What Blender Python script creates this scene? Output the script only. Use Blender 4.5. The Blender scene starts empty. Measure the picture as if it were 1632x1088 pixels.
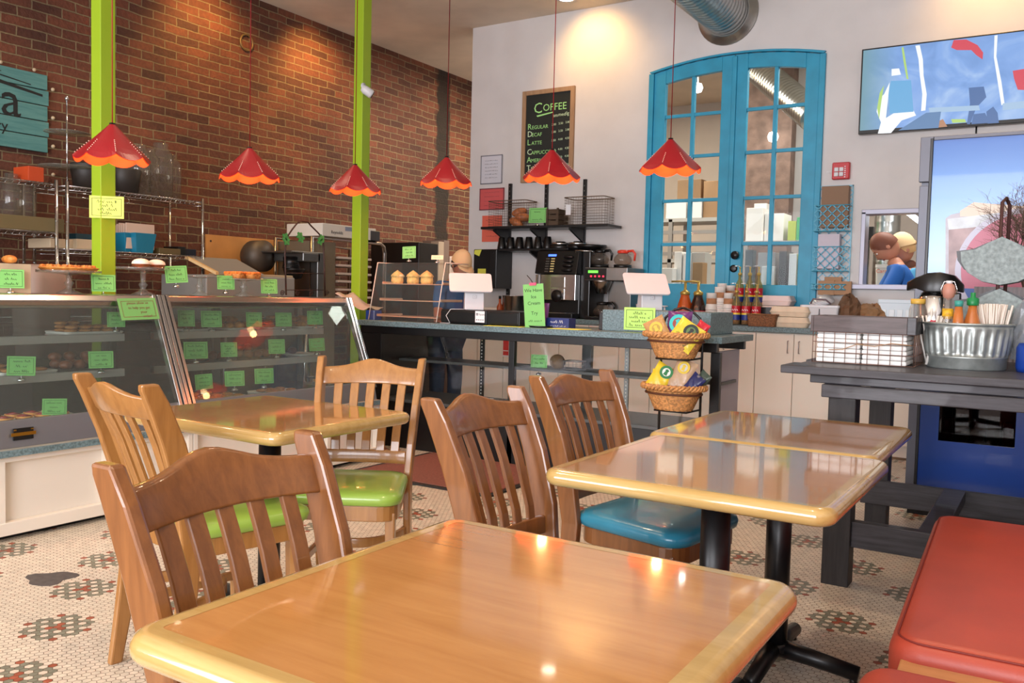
import bpy, math, random
import numpy as np
from mathutils import Vector, Matrix
random.seed(7)
S=bpy.context.scene; COL=S.collection
PI=math.pi
# ---------------- camera ----------------
FPX=1383.0; YAW=0.562533; PIT=0.0545373; ROL=0.024065; CH=1.2
_F=Vector((-math.sin(YAW)*math.cos(PIT),math.cos(YAW)*math.cos(PIT),-math.sin(PIT)))
_R0=Vector((math.cos(YAW),math.sin(YAW),0)); _U0=_R0.cross(_F)
_R=_R0*math.cos(ROL)+_U0*math.sin(ROL); _U=-_R0*math.sin(ROL)+_U0*math.cos(ROL)
CAMP=Vector((0,0,CH))
cd=bpy.data.cameras.new('camera'); cam=bpy.data.objects.new('camera',cd); COL.objects.link(cam)
m=Matrix((( _R.x,_U.x,-_F.x,0),(_R.y,_U.y,-_F.y,0),(_R.z,_U.z,-_F.z,0),(0,0,0,1)))
m.translation=CAMP; cam.matrix_world=m
cd.sensor_width=36; cd.lens=FPX/1632*36; cd.clip_start=.05; cd.clip_end=60
S.camera=cam
def P(x,y,X=None,Y=None,Z=None):
    d=_F+_R*((x-816)/FPX)-_U*((y-544)/FPX)
    if X is not None: t=(X-CAMP.x)/d.x
    elif Y is not None: t=(Y-CAMP.y)/d.y
    else: t=(Z-CAMP.z)/d.z
    return CAMP+d*t
# ---------------- view ----------------
S.view_settings.view_transform='Standard'; S.view_settings.look='None'
S.view_settings.gamma=1; S.view_settings.exposure=0.75
# ---------------- colour / materials ----------------
def lin(c):
    c=c/255.0
    return c/12.92 if c<=.04045 else ((c+.055)/1.055)**2.4
def rgb(r,g,b): return (lin(r),lin(g),lin(b),1)
MC={}
def N(nt,t,**k):
    n=nt.nodes.new(t)
    for a,b in k.items():
        if a in n.inputs: n.inputs[a].default_value=b
        else: setattr(n,a,b)
    return n
def base(name):
    m=bpy.data.materials.new(name); m.use_nodes=True
    return m,m.node_tree,m.node_tree.nodes['Principled BSDF']
def mat(name,c,rough=.5,metal=0,coat=0,var=0,vs=20,bump=0,bs=60,emit=None,es=1,alpha=None):
    if name in MC: return MC[name]
    m,nt,b=base(name); L=nt.links
    b.inputs['Base Color'].default_value=rgb(*c); b.inputs['Roughness'].default_value=rough
    b.inputs['Metallic'].default_value=metal; b.inputs['Coat Weight'].default_value=coat
    b.inputs['Coat Roughness'].default_value=.06
    if var or bump:
        tc=N(nt,'ShaderNodeTexCoord')
    if var:
        no=N(nt,'ShaderNodeTexNoise',Scale=vs,Detail=4.0)
        L.new(tc.outputs['Object'],no.inputs['Vector'])
        rp=N(nt,'ShaderNodeValToRGB')
        rp.color_ramp.elements[0].color=rgb(*[max(0,v*(1-var)) for v in c]); rp.color_ramp.elements[0].position=.3
        rp.color_ramp.elements[1].color=rgb(*[min(255,v*(1+var)) for v in c]); rp.color_ramp.elements[1].position=.7
        L.new(no.outputs['Fac'],rp.inputs['Fac']); L.new(rp.outputs['Color'],b.inputs['Base Color'])
    if bump:
        n2=N(nt,'ShaderNodeTexNoise',Scale=bs,Detail=3.0); L.new(tc.outputs['Object'],n2.inputs['Vector'])
        bp=N(nt,'ShaderNodeBump',Strength=bump,Distance=.01); L.new(n2.outputs['Fac'],bp.inputs['Height']); L.new(bp.outputs['Normal'],b.inputs['Normal'])
    if emit is not None:
        b.inputs['Emission Color'].default_value=rgb(*emit); b.inputs['Emission Strength'].default_value=es
    MC[name]=m; return m
def wood(name,c1,c2,axis='X',rough=.3,coat=.5,sc=1.0,grain=14):
    if name in MC: return MC[name]
    m,nt,b=base(name); L=nt.links
    tc=N(nt,'ShaderNodeTexCoord'); mp=N(nt,'ShaderNodeMapping')
    k={'X':(1.2,grain,grain),'Y':(grain,1.2,grain),'Z':(grain,grain,1.2)}[axis]
    mp.inputs['Scale'].default_value=tuple(v*sc for v in k)
    L.new(tc.outputs['Object'],mp.inputs['Vector'])
    no=N(nt,'ShaderNodeTexNoise',Scale=3.0,Detail=8.0,Roughness=.65,Distortion=.4); L.new(mp.outputs['Vector'],no.inputs['Vector'])
    rp=N(nt,'ShaderNodeValToRGB'); rp.color_ramp.elements[0].position=.32; rp.color_ramp.elements[1].position=.68
    rp.color_ramp.elements[0].color=rgb(*c1); rp.color_ramp.elements[1].color=rgb(*c2)
    L.new(no.outputs['Fac'],rp.inputs['Fac']); L.new(rp.outputs['Color'],b.inputs['Base Color'])
    b.inputs['Roughness'].default_value=rough; b.inputs['Coat Weight'].default_value=coat; b.inputs['Coat Roughness'].default_value=.05
    MC[name]=m; return m
def glass(name,tint=(255,255,255),gl=.9,rough=.02,opac=0.0):
    if name in MC: return MC[name]
    m,nt,b=base(name); L=nt.links; nt.nodes.remove(b)
    out=nt.nodes['Material Output']
    tr=N(nt,'ShaderNodeBsdfTransparent'); tr.inputs['Color'].default_value=rgb(*tint)
    g=N(nt,'ShaderNodeBsdfGlossy'); g.inputs['Roughness'].default_value=rough
    fr=N(nt,'ShaderNodeFresnel',IOR=1.5); mu=N(nt,'ShaderNodeMath',operation='MULTIPLY'); mu.inputs[1].default_value=gl
    ge=N(nt,'ShaderNodeNewGeometry'); s1=N(nt,'ShaderNodeMath',operation='SUBTRACT'); s1.inputs[0].default_value=1; L.new(ge.outputs['Backfacing'],s1.inputs[1])
    m0=N(nt,'ShaderNodeMath',operation='MULTIPLY'); L.new(fr.outputs[0],m0.inputs[0]); L.new(s1.outputs[0],m0.inputs[1]); L.new(m0.outputs[0],mu.inputs[0])
    mx=N(nt,'ShaderNodeMixShader'); L.new(mu.outputs[0],mx.inputs[0]); L.new(tr.outputs[0],mx.inputs[1]); L.new(g.outputs[0],mx.inputs[2])
    last=mx
    if opac:
        df=N(nt,'ShaderNodeBsdfDiffuse'); df.inputs['Color'].default_value=rgb(*tint)
        m2=N(nt,'ShaderNodeMixShader'); m2.inputs[0].default_value=opac
        L.new(mx.outputs[0],m2.inputs[1]); L.new(df.outputs[0],m2.inputs[2]); last=m2
    L.new(last.outputs[0],out.inputs['Surface']); MC[name]=m; return m
# ---------------- object helpers ----------------
def tag(o,label=None,cat=None,group=None,kind=None):
    if label: o['label']=label
    if cat: o['category']=cat
    if group: o['group']=group
    if kind: o['kind']=kind
    return o
def thing(name,label,cat,loc=(0,0,0),rz=0,group=None):
    o=bpy.data.objects.new(name,None); o.empty_display_size=.05; COL.objects.link(o)
    o.location=loc; o.rotation_euler=(0,0,rz)
    return tag(o,label,cat,group)
def dup(r,loc=None,rz=None,label=None,group=None):
    def cp(o,par):
        c=o.copy(); COL.objects.link(c); c.parent=par
        for ch in o.children: cp(ch,c)
        return c
    c=cp(r,None)
    if loc is not None: c.location=loc
    if rz is not None: c.rotation_euler=(0,0,rz)
    if label: c['label']=label
    if group: c['group']=group
    return c
class MB:
    def __init__(s): s.v=[];s.f=[];s.m=[];s.s=[];s.mats=[]
    def mi(s,m):
        if m not in s.mats: s.mats.append(m)
        return s.mats.index(m)
    def add(s,vs,fs,m,smooth=False,M=None):
        o=len(s.v); i=s.mi(m)
        for v in vs:
            v=Vector(v)
            if M is not None: v=M@v
            s.v.append(tuple(v))
        for f in fs: s.f.append([o+k for k in f]); s.m.append(i); s.s.append(smooth)
        return s
    def box(s,a,b,m,M=None,taper=0):
        x0,y0,z0=a;x1,y1,z1=b;t=taper
        vs=[(x0+t,y0+t,z0),(x1-t,y0+t,z0),(x1-t,y1-t,z0),(x0+t,y1-t,z0),(x0,y0,z1),(x1,y0,z1),(x1,y1,z1),(x0,y1,z1)]
        return s.add(vs,[(0,3,2,1),(4,5,6,7),(0,1,5,4),(1,2,6,5),(2,3,7,6),(3,0,4,7)],m,False,M)
    def cbox(s,c,d,m,M=None,taper=0):
        return s.box([c[i]-d[i]/2 for i in range(3)],[c[i]+d[i]/2 for i in range(3)],m,M,taper)
    def lathe(s,prof,m,c=(0,0,0),n=24,M=None,smooth=True,sc=(1,1),cap=True):
        vs=[];fs=[];k=len(prof)
        for i in range(n):
            a=2*PI*i/n
            for r,z in prof: vs.append((c[0]+r*math.cos(a)*sc[0],c[1]+r*math.sin(a)*sc[1],c[2]+z))
        for i in range(n):
            j=(i+1)%n
            for q in range(k-1): fs.append((i*k+q,j*k+q,j*k+q+1,i*k+q+1))
        if cap:
            if prof[0][0]>1e-5: fs.append([i*k for i in range(n)][::-1])
            if prof[-1][0]>1e-5: fs.append([i*k+k-1 for i in range(n)])
        return s.add(vs,fs,m,smooth,M)
    def cyl(s,p0,p1,r0,m,r1=None,n=14,smooth=True):
        r1=r0 if r1 is None else r1
        p0=Vector(p0);p1=Vector(p1);d=p1-p0;L=d.length
        M=Matrix.Translation(p0)@d.to_track_quat('Z','Y').to_matrix().to_4x4()
        return s.lathe([(r0,0),(r1,L)],m,n=n,M=M,smooth=smooth)
    def tube(s,pts,r,m,n=8,close=False,smooth=True):
        pts=[Vector(p) for p in pts]; k=len(pts); vs=[];fs=[]
        rr=r if isinstance(r,(list,tuple)) else [r]*k
        up=None
        for i,p in enumerate(pts):
            a=pts[(i-1)%k] if (i>0 or close) else p
            b=pts[(i+1)%k] if (i<k-1 or close) else p
            t=(b-a).normalized()
            if up is None:
                up=Vector((0,0,1)) if abs(t.z)<.9 else Vector((1,0,0))
            s1=t.cross(up)
            if s1.length<1e-4: s1=t.cross(Vector((.3,.9,.1)))
            s1.normalize(); up=s1.cross(t).normalized()
            for q in range(n):
                an=2*PI*q/n; vs.append(p+(s1*math.cos(an)+up*math.sin(an))*rr[i])
        for i in range(k if close else k-1):
            j=(i+1)%k
            for q in range(n):
                w=(q+1)%n; fs.append((i*n+q,i*n+w,j*n+w,j*n+q))
        if not close: fs.append(list(range(n))[::-1]); fs.append([(k-1)*n+q for q in range(n)])
        return s.add(vs,fs,m,smooth)
    def prism(s,poly,h,m,M=None,smooth=False):
        n=len(poly); vs=[(x,y,0) for x,y in poly]+[(x,y,h) for x,y in poly]
        fs=[list(range(n))[::-1],[n+i for i in range(n)]]+[(i,(i+1)%n,n+(i+1)%n,n+i) for i in range(n)]
        return s.add(vs,fs,m,smooth,M)
    def sweep(s,secs,m,smooth=False):
        # secs: list of equal length vertex rings
        n=len(secs[0]); vs=[v for q in secs for v in q]; fs=[]
        for i in range(len(secs)-1):
            for q in range(n): w=(q+1)%n; fs.append((i*n+q,i*n+w,(i+1)*n+w,(i+1)*n+q))
        fs.append(list(range(n))[::-1]); fs.append([(len(secs)-1)*n+q for q in range(n)])
        return s.add(vs,fs,m,smooth)
    def ell(s,c,r,m,nu=14,nv=9,M=None,z0=-1,jit=0):
        prof=[]
        vs=[];fs=[]
        for j in range(nv+1):
            ph=-PI/2+PI*j/nv; zz=max(math.sin(ph),z0)
            rr=math.cos(ph) if math.sin(ph)>z0 else math.cos(math.asin(z0))*(1 if True else 0)*(math.cos(ph)/max(1e-6,math.cos(ph)))*1.0
            if math.sin(ph)<=z0: rr=math.sqrt(max(0,1-z0*z0))*(j/max(1,nv)*2 if False else 1)
            for i in range(nu):
                a=2*PI*i/nu; k=1+jit*(random.random()-.5)
                vs.append((c[0]+r[0]*rr*math.cos(a)*k,c[1]+r[1]*rr*math.sin(a)*k,c[2]+r[2]*zz))
        for j in range(nv):
            for i in range(nu): w=(i+1)%nu; fs.append((j*nu+i,j*nu+w,(j+1)*nu+w,(j+1)*nu+i))
        return s.add(vs,fs,m,True,M)
    def build(s,name,parent=None,bevel=0,seg=2,sub=0,loc=None,rz=None):
        me=bpy.data.meshes.new(name); me.from_pydata(s.v,[],s.f)
        for mm in s.mats: me.materials.append(mm)
        me.polygons.foreach_set('material_index',s.m); me.polygons.foreach_set('use_smooth',s.s); me.update()
        o=bpy.data.objects.new(name,me); COL.objects.link(o)
        if parent is not None: o.parent=parent
        if loc is not None: o.location=loc
        if rz is not None: o.rotation_euler=(0,0,rz)
        if bevel:
            b=o.modifiers.new('bevel','BEVEL'); b.width=bevel; b.segments=seg; b.limit_method='ANGLE'; b.angle_limit=.7; b.harden_normals=False
        if sub:
            q=o.modifiers.new('sub','SUBSURF'); q.levels=sub; q.render_levels=sub
        return o
def B1(name,a,b,m,parent=None,bevel=0,M=None):
    return MB().box(a,b,m,M).build(name,parent,bevel)
def struct(o): o['kind']='structure'; return o
def Tr(x,y,z): return Matrix.Translation((x,y,z))
def Rz(a): return Matrix.Rotation(a,4,'Z')
def Rx(a): return Matrix.Rotation(a,4,'X')
def Ry(a): return Matrix.Rotation(a,4,'Y')
def rrect(w,d,r,n=5):
    p=[]
    for cx,cy,a0 in ((w/2-r,d/2-r,0),(-w/2+r,d/2-r,90),(-w/2+r,-d/2+r,180),(w/2-r,-d/2+r,270)):
        for i in range(n+1):
            a=math.radians(a0+90*i/n); p.append((cx+r*math.cos(a),cy+r*math.sin(a)))
    return p
def text_mesh(txt,size,m,extr=.0004,align='LEFT'):
    c=bpy.data.curves.new('t','FONT'); c.body=txt; c.size=size; c.extrude=extr; c.align_x=align; c.resolution_u=2
    o=bpy.data.objects.new('t',c); COL.objects.link(o)
    dg=bpy.context.evaluated_depsgraph_get(); dg.update()
    me=bpy.data.meshes.new_from_object(o.evaluated_get(dg)); vs=[tuple(v.co) for v in me.vertices]; fs=[tuple(p.vertices) for p in me.polygons]
    bpy.data.objects.remove(o); bpy.data.curves.remove(c); bpy.data.meshes.remove(me)
    return vs,fs
def add_text(mb,txt,size,m,M,align='LEFT'):
    vs,fs=text_mesh(txt,size,m,align=align); mb.add(vs,fs,m,False,M)
# text frame: local x->right, y->up, z->out.  FY: faces -Y ; FX: faces +X
FY=Rx(PI/2)
FX=Rz(PI/2)@Rx(PI/2)
# ---------------- dimensions ----------------
YW=7.7; HC=4.016; XB=-6.79; XR=2.2; YF=-3.2
# ---------------- world and lights ----------------
w=bpy.data.worlds.new('world'); S.world=w; w.use_nodes=True
bg=w.node_tree.nodes['Background']; bg.inputs[0].default_value=rgb(205,220,245); bg.inputs[1].default_value=.9
def area(name,loc,size,rot,power,col,sy=None):
    l=bpy.data.lights.new(name,'AREA'); l.shape='RECTANGLE'; l.size=size; l.size_y=sy or size; l.energy=power; l.color=rgb(*col)[:3]
    o=bpy.data.objects.new(name,l); COL.objects.link(o); o.location=loc; o.rotation_euler=rot; return o
def spot(name,loc,tgt,power,col,ang=70,blend=.6,r=.05):
    l=bpy.data.lights.new(name,'SPOT'); l.energy=power; l.color=rgb(*col)[:3]; l.spot_size=math.radians(ang); l.spot_blend=blend; l.shadow_soft_size=r
    o=bpy.data.objects.new(name,l); COL.objects.link(o); o.location=loc
    o.rotation_euler=(Vector(tgt)-Vector(loc)).to_track_quat('-Z','Y').to_euler(); return o
DAY=(244,242,246); WARM=(255,205,150)
# daylight entering by the two shop-front windows behind the camera
area('window_light_left',(-4.6,YF+.12,1.9),3.0,(PI/2+.22,0,0),160,DAY,2.4)
area('window_light_right',(-.4,YF+.12,1.9),3.4,(PI/2+.22,0,0),230,DAY,2.4)
# recessed ceiling lamps
for i,(x,y,p) in enumerate([(-3.2,1.2,60),(-.6,1.2,60),(-3.2,3.9,60),(-.4,4.3,60),(-5.6,4.2,45),(-5.7,1.6,40)]):
    spot('ceiling_lamp',(x,y,HC-.05),(x,y,0),p,(255,225,190),120,.8,.08)
PB1=P(325,30,X=XB).y-.1
for x,y,tx,ty,tz,p in ((-6.15,PB1,-6.79,PB1+.15,3.2,50),(-6.15,6.5,-6.79,6.75,3.1,70),(-.55,7.1,-.5,7.7,3.5,20),(-4.0,7.22,-3.95,7.7,3.5,22)):
    spot('ceiling_lamp',(x,y,HC-.04),(tx,ty,tz),p,(255,196,112),105,.9,.05)
area('kitchen_lamp',(-4.6,8.8,HC-.1),1.6,(0,0,0),80,(255,250,240),.8); area('kitchen_lamp',(-1.0,8.8,HC-.1),1.6,(0,0,0),70,(255,250,240),.8)
area('kitchen_lamp',(-4.9,9.9,HC-.1),1.6,(0,0,0),45,(255,215,160),.6)
# ---------------- common materials ----------------
white=mat('white_paint',(212,208,206),.6,var=.02,vs=3)
ceilm=mat('ceiling_plaster',(214,202,184),.85,var=.07,vs=1.3,bump=.2,bs=8)
limeg=mat('lime_green_paint',(150,182,36),.45)
blue=mat('turquoise_blue_paint',(38,150,185),.45,var=.05,vs=6)
steel=mat('brushed_steel',(190,185,182),.22,1)
chrome=mat('chrome_metal',(215,215,215),.12,1)
dsteel=mat('dull_grey_steel',(130,130,128),.35,.9)
black=mat('black_painted_metal',(16,16,18),.35)
blackp=mat('black_plastic',(14,14,15),.3)
signg=mat('green_card_paper',(128,200,108),.6)
signy=mat('yellow_green_card_paper',(214,240,110),.6)
ink=mat('dark_ink',(25,40,25),.7)
inkr=mat('red_brown_ink',(140,50,40),.7)
granite=mat('blue_grey_laminate',(100,122,128),.4,var=.22,vs=90)
wht=mat('white_laminate',(234,225,212),.45)
clear=glass('clear_glass',(250,252,252),.9)
caseg=glass('display_case_glass',(232,238,236),1.1,.02,.035)  # faint diffuse haze put in for the grey reflections on the glass
acryl=glass('clear_acrylic',(250,250,248),1.3,.03,.015)
# ================= SETTING =================
def brick_mat():
    m,nt,b=base('old_red_brick'); L=nt.links
    tc=N(nt,'ShaderNodeTexCoord'); sp=N(nt,'ShaderNodeSeparateXYZ'); cb=N(nt,'ShaderNodeCombineXYZ')
    L.new(tc.outputs['Object'],sp.inputs[0]); L.new(sp.outputs['Y'],cb.inputs['X']); L.new(sp.outputs['Z'],cb.inputs['Y'])
    nw=N(nt,'ShaderNodeTexNoise',Scale=3.5,Detail=4.0); L.new(cb.outputs[0],nw.inputs['Vector'])
    vm=N(nt,'ShaderNodeVectorMath',operation='MULTIPLY_ADD'); L.new(nw.outputs['Color'],vm.inputs[0]); vm.inputs[1].default_value=(.035,.035,0); L.new(cb.outputs[0],vm.inputs[2])
    bt=N(nt,'ShaderNodeTexBrick',Scale=1.0); bt.offset=.5
    bt.inputs['Brick Width'].default_value=.235; bt.inputs['Row Height'].default_value=.0735; bt.inputs['Mortar Size'].default_value=.0062; bt.inputs['Mortar Smooth'].default_value=.35; bt.inputs['Bias'].default_value=-.1
    bt.inputs['Color1'].default_value=rgb(128,74,54); bt.inputs['Color2'].default_value=rgb(80,48,38); bt.inputs['Mortar'].default_value=rgb(146,128,98)
    L.new(vm.outputs[0],bt.inputs['Vector'])
    n1=N(nt,'ShaderNodeTexNoise',Scale=1.1,Detail=5.0,Roughness=.7); L.new(cb.outputs[0],n1.inputs['Vector'])
    rp=N(nt,'ShaderNodeValToRGB'); rp.color_ramp.elements[0].color=(.6,.58,.56,1); rp.color_ramp.elements[1].color=(1.15,1.1,.95,1); rp.color_ramp.elements[0].position=.35; rp.color_ramp.elements[1].position=.7
    L.new(n1.outputs['Fac'],rp.inputs['Fac'])
    mu=N(nt,'ShaderNodeMix',data_type='RGBA',blend_type='MULTIPLY'); mu.inputs[0].default_value=1
    L.new(bt.outputs['Color'],mu.inputs[6]); L.new(rp.outputs['Color'],mu.inputs[7])
    n2=N(nt,'ShaderNodeTexNoise',Scale=34,Detail=5.0); L.new(tc.outputs['Object'],n2.inputs['Vector'])
    r2=N(nt,'ShaderNodeValToRGB'); r2.color_ramp.elements[0].color=(.6,.6,.6,1); r2.color_ramp.elements[1].color=(1.2,1.2,1.2,1)
    L.new(n2.outputs['Fac'],r2.inputs['Fac'])
    m2=N(nt,'ShaderNodeMix',data_type='RGBA',blend_type='MULTIPLY'); m2.inputs[0].default_value=1
    L.new(mu.outputs[2],m2.inputs[6]); L.new(r2.outputs['Color'],m2.inputs[7])
    # old soot track of a removed flue: a vertical black band
    ys=P(706,200,X=XB).y; 
    su=N(nt,'ShaderNodeMath',operation='SUBTRACT'); su.inputs[1].default_value=ys; L.new(sp.outputs['Y'],su.inputs[0])
    ab=N(nt,'ShaderNodeMath',operation='ABSOLUTE'); L.new(su.outputs[0],ab.inputs[0])
    n3=N(nt,'ShaderNodeTexNoise',Scale=6.0,Detail=6.0); L.new(cb.outputs[0],n3.inputs['Vector'])
    ad=N(nt,'ShaderNodeMath',operation='MULTIPLY_ADD'); L.new(n3.outputs['Fac'],ad.inputs[0]); ad.inputs[1].default_value=.22; L.new(ab.outputs[0],ad.inputs[2])
    mr=N(nt,'ShaderNodeMapRange'); mr.inputs['From Min'].default_value=.22; mr.inputs['From Max'].default_value=.27; mr.inputs['To Min'].default_value=.92; mr.inputs['To Max'].default_value=0
    L.new(ad.outputs[0],mr.inputs['Value'])
    m3=N(nt,'ShaderNodeMix',data_type='RGBA'); L.new(mr.outputs[0],m3.inputs[0]); L.new(m2.outputs[2],m3.inputs[6]); m3.inputs[7].default_value=rgb(26,22,18)
    L.new(m3.outputs[2],b.inputs['Base Color']); b.inputs['Roughness'].default_value=.8
    bp=N(nt,'ShaderNodeBump',Strength=.9,Distance=.02); inv=N(nt,'ShaderNodeMath',operation='SUBTRACT'); inv.inputs[0].default_value=1; L.new(bt.outputs['Fac'],inv.inputs[1])
    a2=N(nt,'ShaderNodeMath',operation='MULTIPLY_ADD'); L.new(n2.outputs['Fac'],a2.inputs[0]); a2.inputs[1].default_value=.5; L.new(inv.outputs[0],a2.inputs[2])
    L.new(a2.outputs[0],bp.inputs['Height']); L.new(bp.outputs['Normal'],b.inputs['Normal'])
    return m
brick=brick_mat()
struct(B1('wall_left',(XB-.2,YF,0),(XB,13,HC),brick))
struct(B1('ceiling',(XB,YF,HC),(XR,13,HC+.15),ceilm))
struct(B1('wall_right',(XR,YF,0),(XR+.15,13,HC),white))
# ---- back wall with the arched doorway and the kitchen hatch ----
XL=P(754,45,Y=YW).x
DL=P(1037,200,Y=YW).x; DR=P(1309,200,Y=YW).x; DTs=P(1310,86,Y=YW).z; DTm=P(1170,87,Y=YW).z
HL=P(1376,338,Y=YW).x; HR=P(1463,337,Y=YW).x+.12; HT=P(1376,338,Y=YW).z; HB=P(1376,455,Y=YW).z
def arch(n=12,off=0):
    pts=[]
    c=(DL+DR)/2; hw=(DR-DL)/2
    for i in range(n+1):
        t=-1+2*i/n; pts.append((c+t*(hw+off),DTs+off+(DTm-DTs)*(1-t*t)))
    return pts
mb=MB(); T=.14
mb.box((XL,YW,0),(DL,YW+T,HC),white); mb.box((DR,YW,0),(HL,YW+T,HC),white)
mb.box((HL,YW,0),(HR,YW+T,HB),white); mb.box((HL,YW,HT),(HR,YW+T,HC),white); mb.box((HR,YW,0),(XR,YW+T,HC),white)
poly=arch()+[(DR,HC),(DL,HC)]
mb.prism(poly,T,white,M=Tr(0,YW+T,0)@Rx(PI/2))
struct(mb.build('wall_back'))
# door leaves
def leaf(x0,x1,idx,label_knob):
    mb=MB(); y0,y1=YW-.01,YW+.045
    def top(x):
        c=(DL+DR)/2; hw=(DR-DL)/2; t=(x-c)/hw; return DTs+(DTm-DTs)*(1-t*t)-.005
    gz0=P(1100,452,Y=YW).z; gz1=DTs-.13
    st=.115
    def piece(xa,xb,za,zb):
        mb.box((xa,y0,za),(xb,y1,zb),blue)
    # stiles (follow the arch), top rail as a prism
    n=8
    for xa,xb in ((x0,x0+st),(x1-st,x1)):
        pl=[(xa,0),(xb,0)]+[(xb+(xa-xb)*i/4,top(xb+(xa-xb)*i/4)) for i in range(5)]
        mb.prism(pl,y1-y0,blue,M=Tr(0,y1,0)@Rx(PI/2))
    ia,ib=x0+st,x1-st
    gt=lambda x: top(x)-.125
    pl=[(ia+(ib-ia)*i/n,gt(ia+(ib-ia)*i/n)) for i in range(n+1)]+[(ib+(ia-ib)*i/n,top(ib+(ia-ib)*i/n)) for i in range(n+1)]
    mb.prism(pl,y1-y0,blue,M=Tr(0,y1,0)@Rx(PI/2))
    piece(ia,ib,0,gz0)
    o=struct(mb.build('door_%d'%idx,bevel=.004))
    mu=MB(); xm=(ia+ib)/2
    mu.prism([(xm-.017,gz0),(xm+.017,gz0),(xm+.017,gt(xm)),(xm-.017,gt(xm))],.04,blue,M=Tr(0,YW+.035,0)@Rx(PI/2))
    zt=gt(x0 if idx==1 else x1)
    zs=[P(1100,y,Y=YW).z for y in (389,319,249,183)]
    for z in zs: mu.box((ia,YW,z-.015),(ib,YW+.03,z+.015),blue)
    mu.build('muntin',o,.003)
    g=MB(); pl=[(ia,gz0),(ib,gz0)]+[(ib+(ia-ib)*i/n,gt(ib+(ia-ib)*i/n)) for i in range(n+1)]
    g.prism(pl,.004,glass('old_door_glass',(250,252,252),.3),M=Tr(0,YW+.02,0)@Rx(PI/2)); g.build('glass_pane',o)
    if label_knob:
        k=MB(); kp=P(1174,407,Y=YW); k.cyl((kp.x,YW-.01,kp.z),(kp.x,YW-.05,kp.z),.012,black); k.lathe([(0,0),(.03,.004),(.038,.016),(.03,.028),(0,.032)],black,M=Tr(kp.x,YW-.04,kp.z)@Rx(PI/2)); k.build('door_knob',o)
        kp=P(1170,428,Y=YW); k=MB(); k.lathe([(.034,0),(.034,.012),(.02,.016),(0,.016)],black,M=Tr(kp.x+.0,YW-.01,kp.z)@Rx(PI/2)); k.build('lock_plate',o)
    return o
xm=P(1165,300,Y=YW).x
leaf(DL+.03,xm-.003,1,False); leaf(xm+.003,DR-.03,2,True)
# frame around both leaves
mb=MB()
mb.box((DL-.02,YW-.03,0),(DL+.03,YW+T,DTs),blue); mb.box((DR-.03,YW-.03,0),(DR+.02,YW+T,DTs),blue)
A=arch(14,.0); Bq=arch(14,.018)
mb.prism(A+Bq[::-1],T+.03,blue,M=Tr(0,YW+T,0)@Rx(PI/2))
struct(mb.build('trim_1',bevel=.004))
mb=MB(); mb.box((xm-.022,YW-.028,0),(xm+.022,YW-.012,DTm-.02),blue); struct(mb.build('trim_2',bevel=.006))
# hatch frame and sill
fr=mat('grey_silver_frame',(165,165,180),.4,.3)
mb=MB(); f=.035
mb.box((HL-.01,YW-.02,HB),(HL+f-.01,YW+T,HT),fr); mb.box((HL-.01,YW-.02,HT-.02),(HR,YW+T,HT+.02),fr); mb.box((HR-.02,YW-.02,HB),(HR+.02,YW+T,HT),fr); mb.box((HL-.06,YW-.07,HB-.03),(HR+.05,YW+T,HB+.01),fr)
struct(mb.build('window_1',bevel=.004))
# ---- floor: hexagon mosaic with flower clusters ----
grout=mat('floor_grout',(120,92,70),.8,var=.15,vs=4)
tw=mat('mosaic_white',(212,200,182),.35,var=.07,vs=25); tg=mat('mosaic_grey',(124,124,108),.4,var=.14,vs=30); trd=mat('mosaic_rust',(150,78,56),.4,var=.15,vs=30)
def build_floor():
    PT=.0262; hx=PT; hy=PT*math.sqrt(3)/2
    dirs=[(1,0),(0,1),(-1,1),(-1,0),(0,-1),(1,-1)]
    special={}
    def axial(x,y):
        r=y/hy; q=x/hx-r/2
        rx,ry=round(q),round(r); rz=round(-q-r)
        dx,dy,dz=abs(rx-q),abs(ry-r),abs(rz+q+r)
        if dx>dy and dx>dz: rx=-ry-rz
        elif dy>dz: ry=-rx-rz
        return int(rx),int(ry)
    for k in range(-6,12):
        for n in range(-14,10):
            s_=-1.24+.665*k; t_=-4.58+.56*n+.28*(k%2)
            x=(s_+t_)/2; y=(s_-t_)/2
            if not(-5<x<1.2 and .0<y<7.3): continue
            q,r=axial(x,y)
            special[(q,r)]=2
            for i,(a,b) in enumerate(dirs):
                special[(q+a,r+b)]=2 if i%2==0 else 1
                c=(q+3*a,r+3*b)
                for e,f in dirs: special[(c[0]+e,c[1]+f)]=1
                a2,b2=dirs[(i+1)%6]
                special[(q+3*(a+a2)-a2,r+3*(b+b2)-b2)]=2
    vs=[];fs=[];mi=[]
    rad=PT/math.sqrt(3)*.93
    hexo=[(rad*math.cos(PI/6+i*PI/3),rad*math.sin(PI/6+i*PI/3)) for i in range(6)]
    vs+= [(XB,YF,0),(XR,YF,0),(XR,13,0),(XB,13,0)]; fs.append((0,1,2,3)); mi.append(0)
    for r in range(int(.1/hy),int(7.2/hy)):
        y=r*hy
        for q0 in range(int(-4.4/hx),int(.75/hx)):
            q=q0-r//2; x=(q+r/2)*hx
            if y<1.5 and not(-3.2<x<.3): continue
            o=len(vs); vs+=[(x+a,y+b,.0015) for a,b in hexo]; fs.append(tuple(range(o,o+6))); mi.append({1:2,2:3}.get(special.get((q,r),0),1))
    me=bpy.data.meshes.new('floor'); me.from_pydata(vs,[],fs)
    for q in (grout,tw,tg,trd): me.materials.append(q)
    me.polygons.foreach_set('material_index',mi); me.update()
    o=bpy.data.objects.new('floor',me); COL.objects.link(o); struct(o); return o
fl=build_floor()
mb=MB(); c=P(80,922,Z=0); pc=mat('dark_cement_patch',(82,76,74),.8,var=.1,vs=40)
pl=[]
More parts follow.
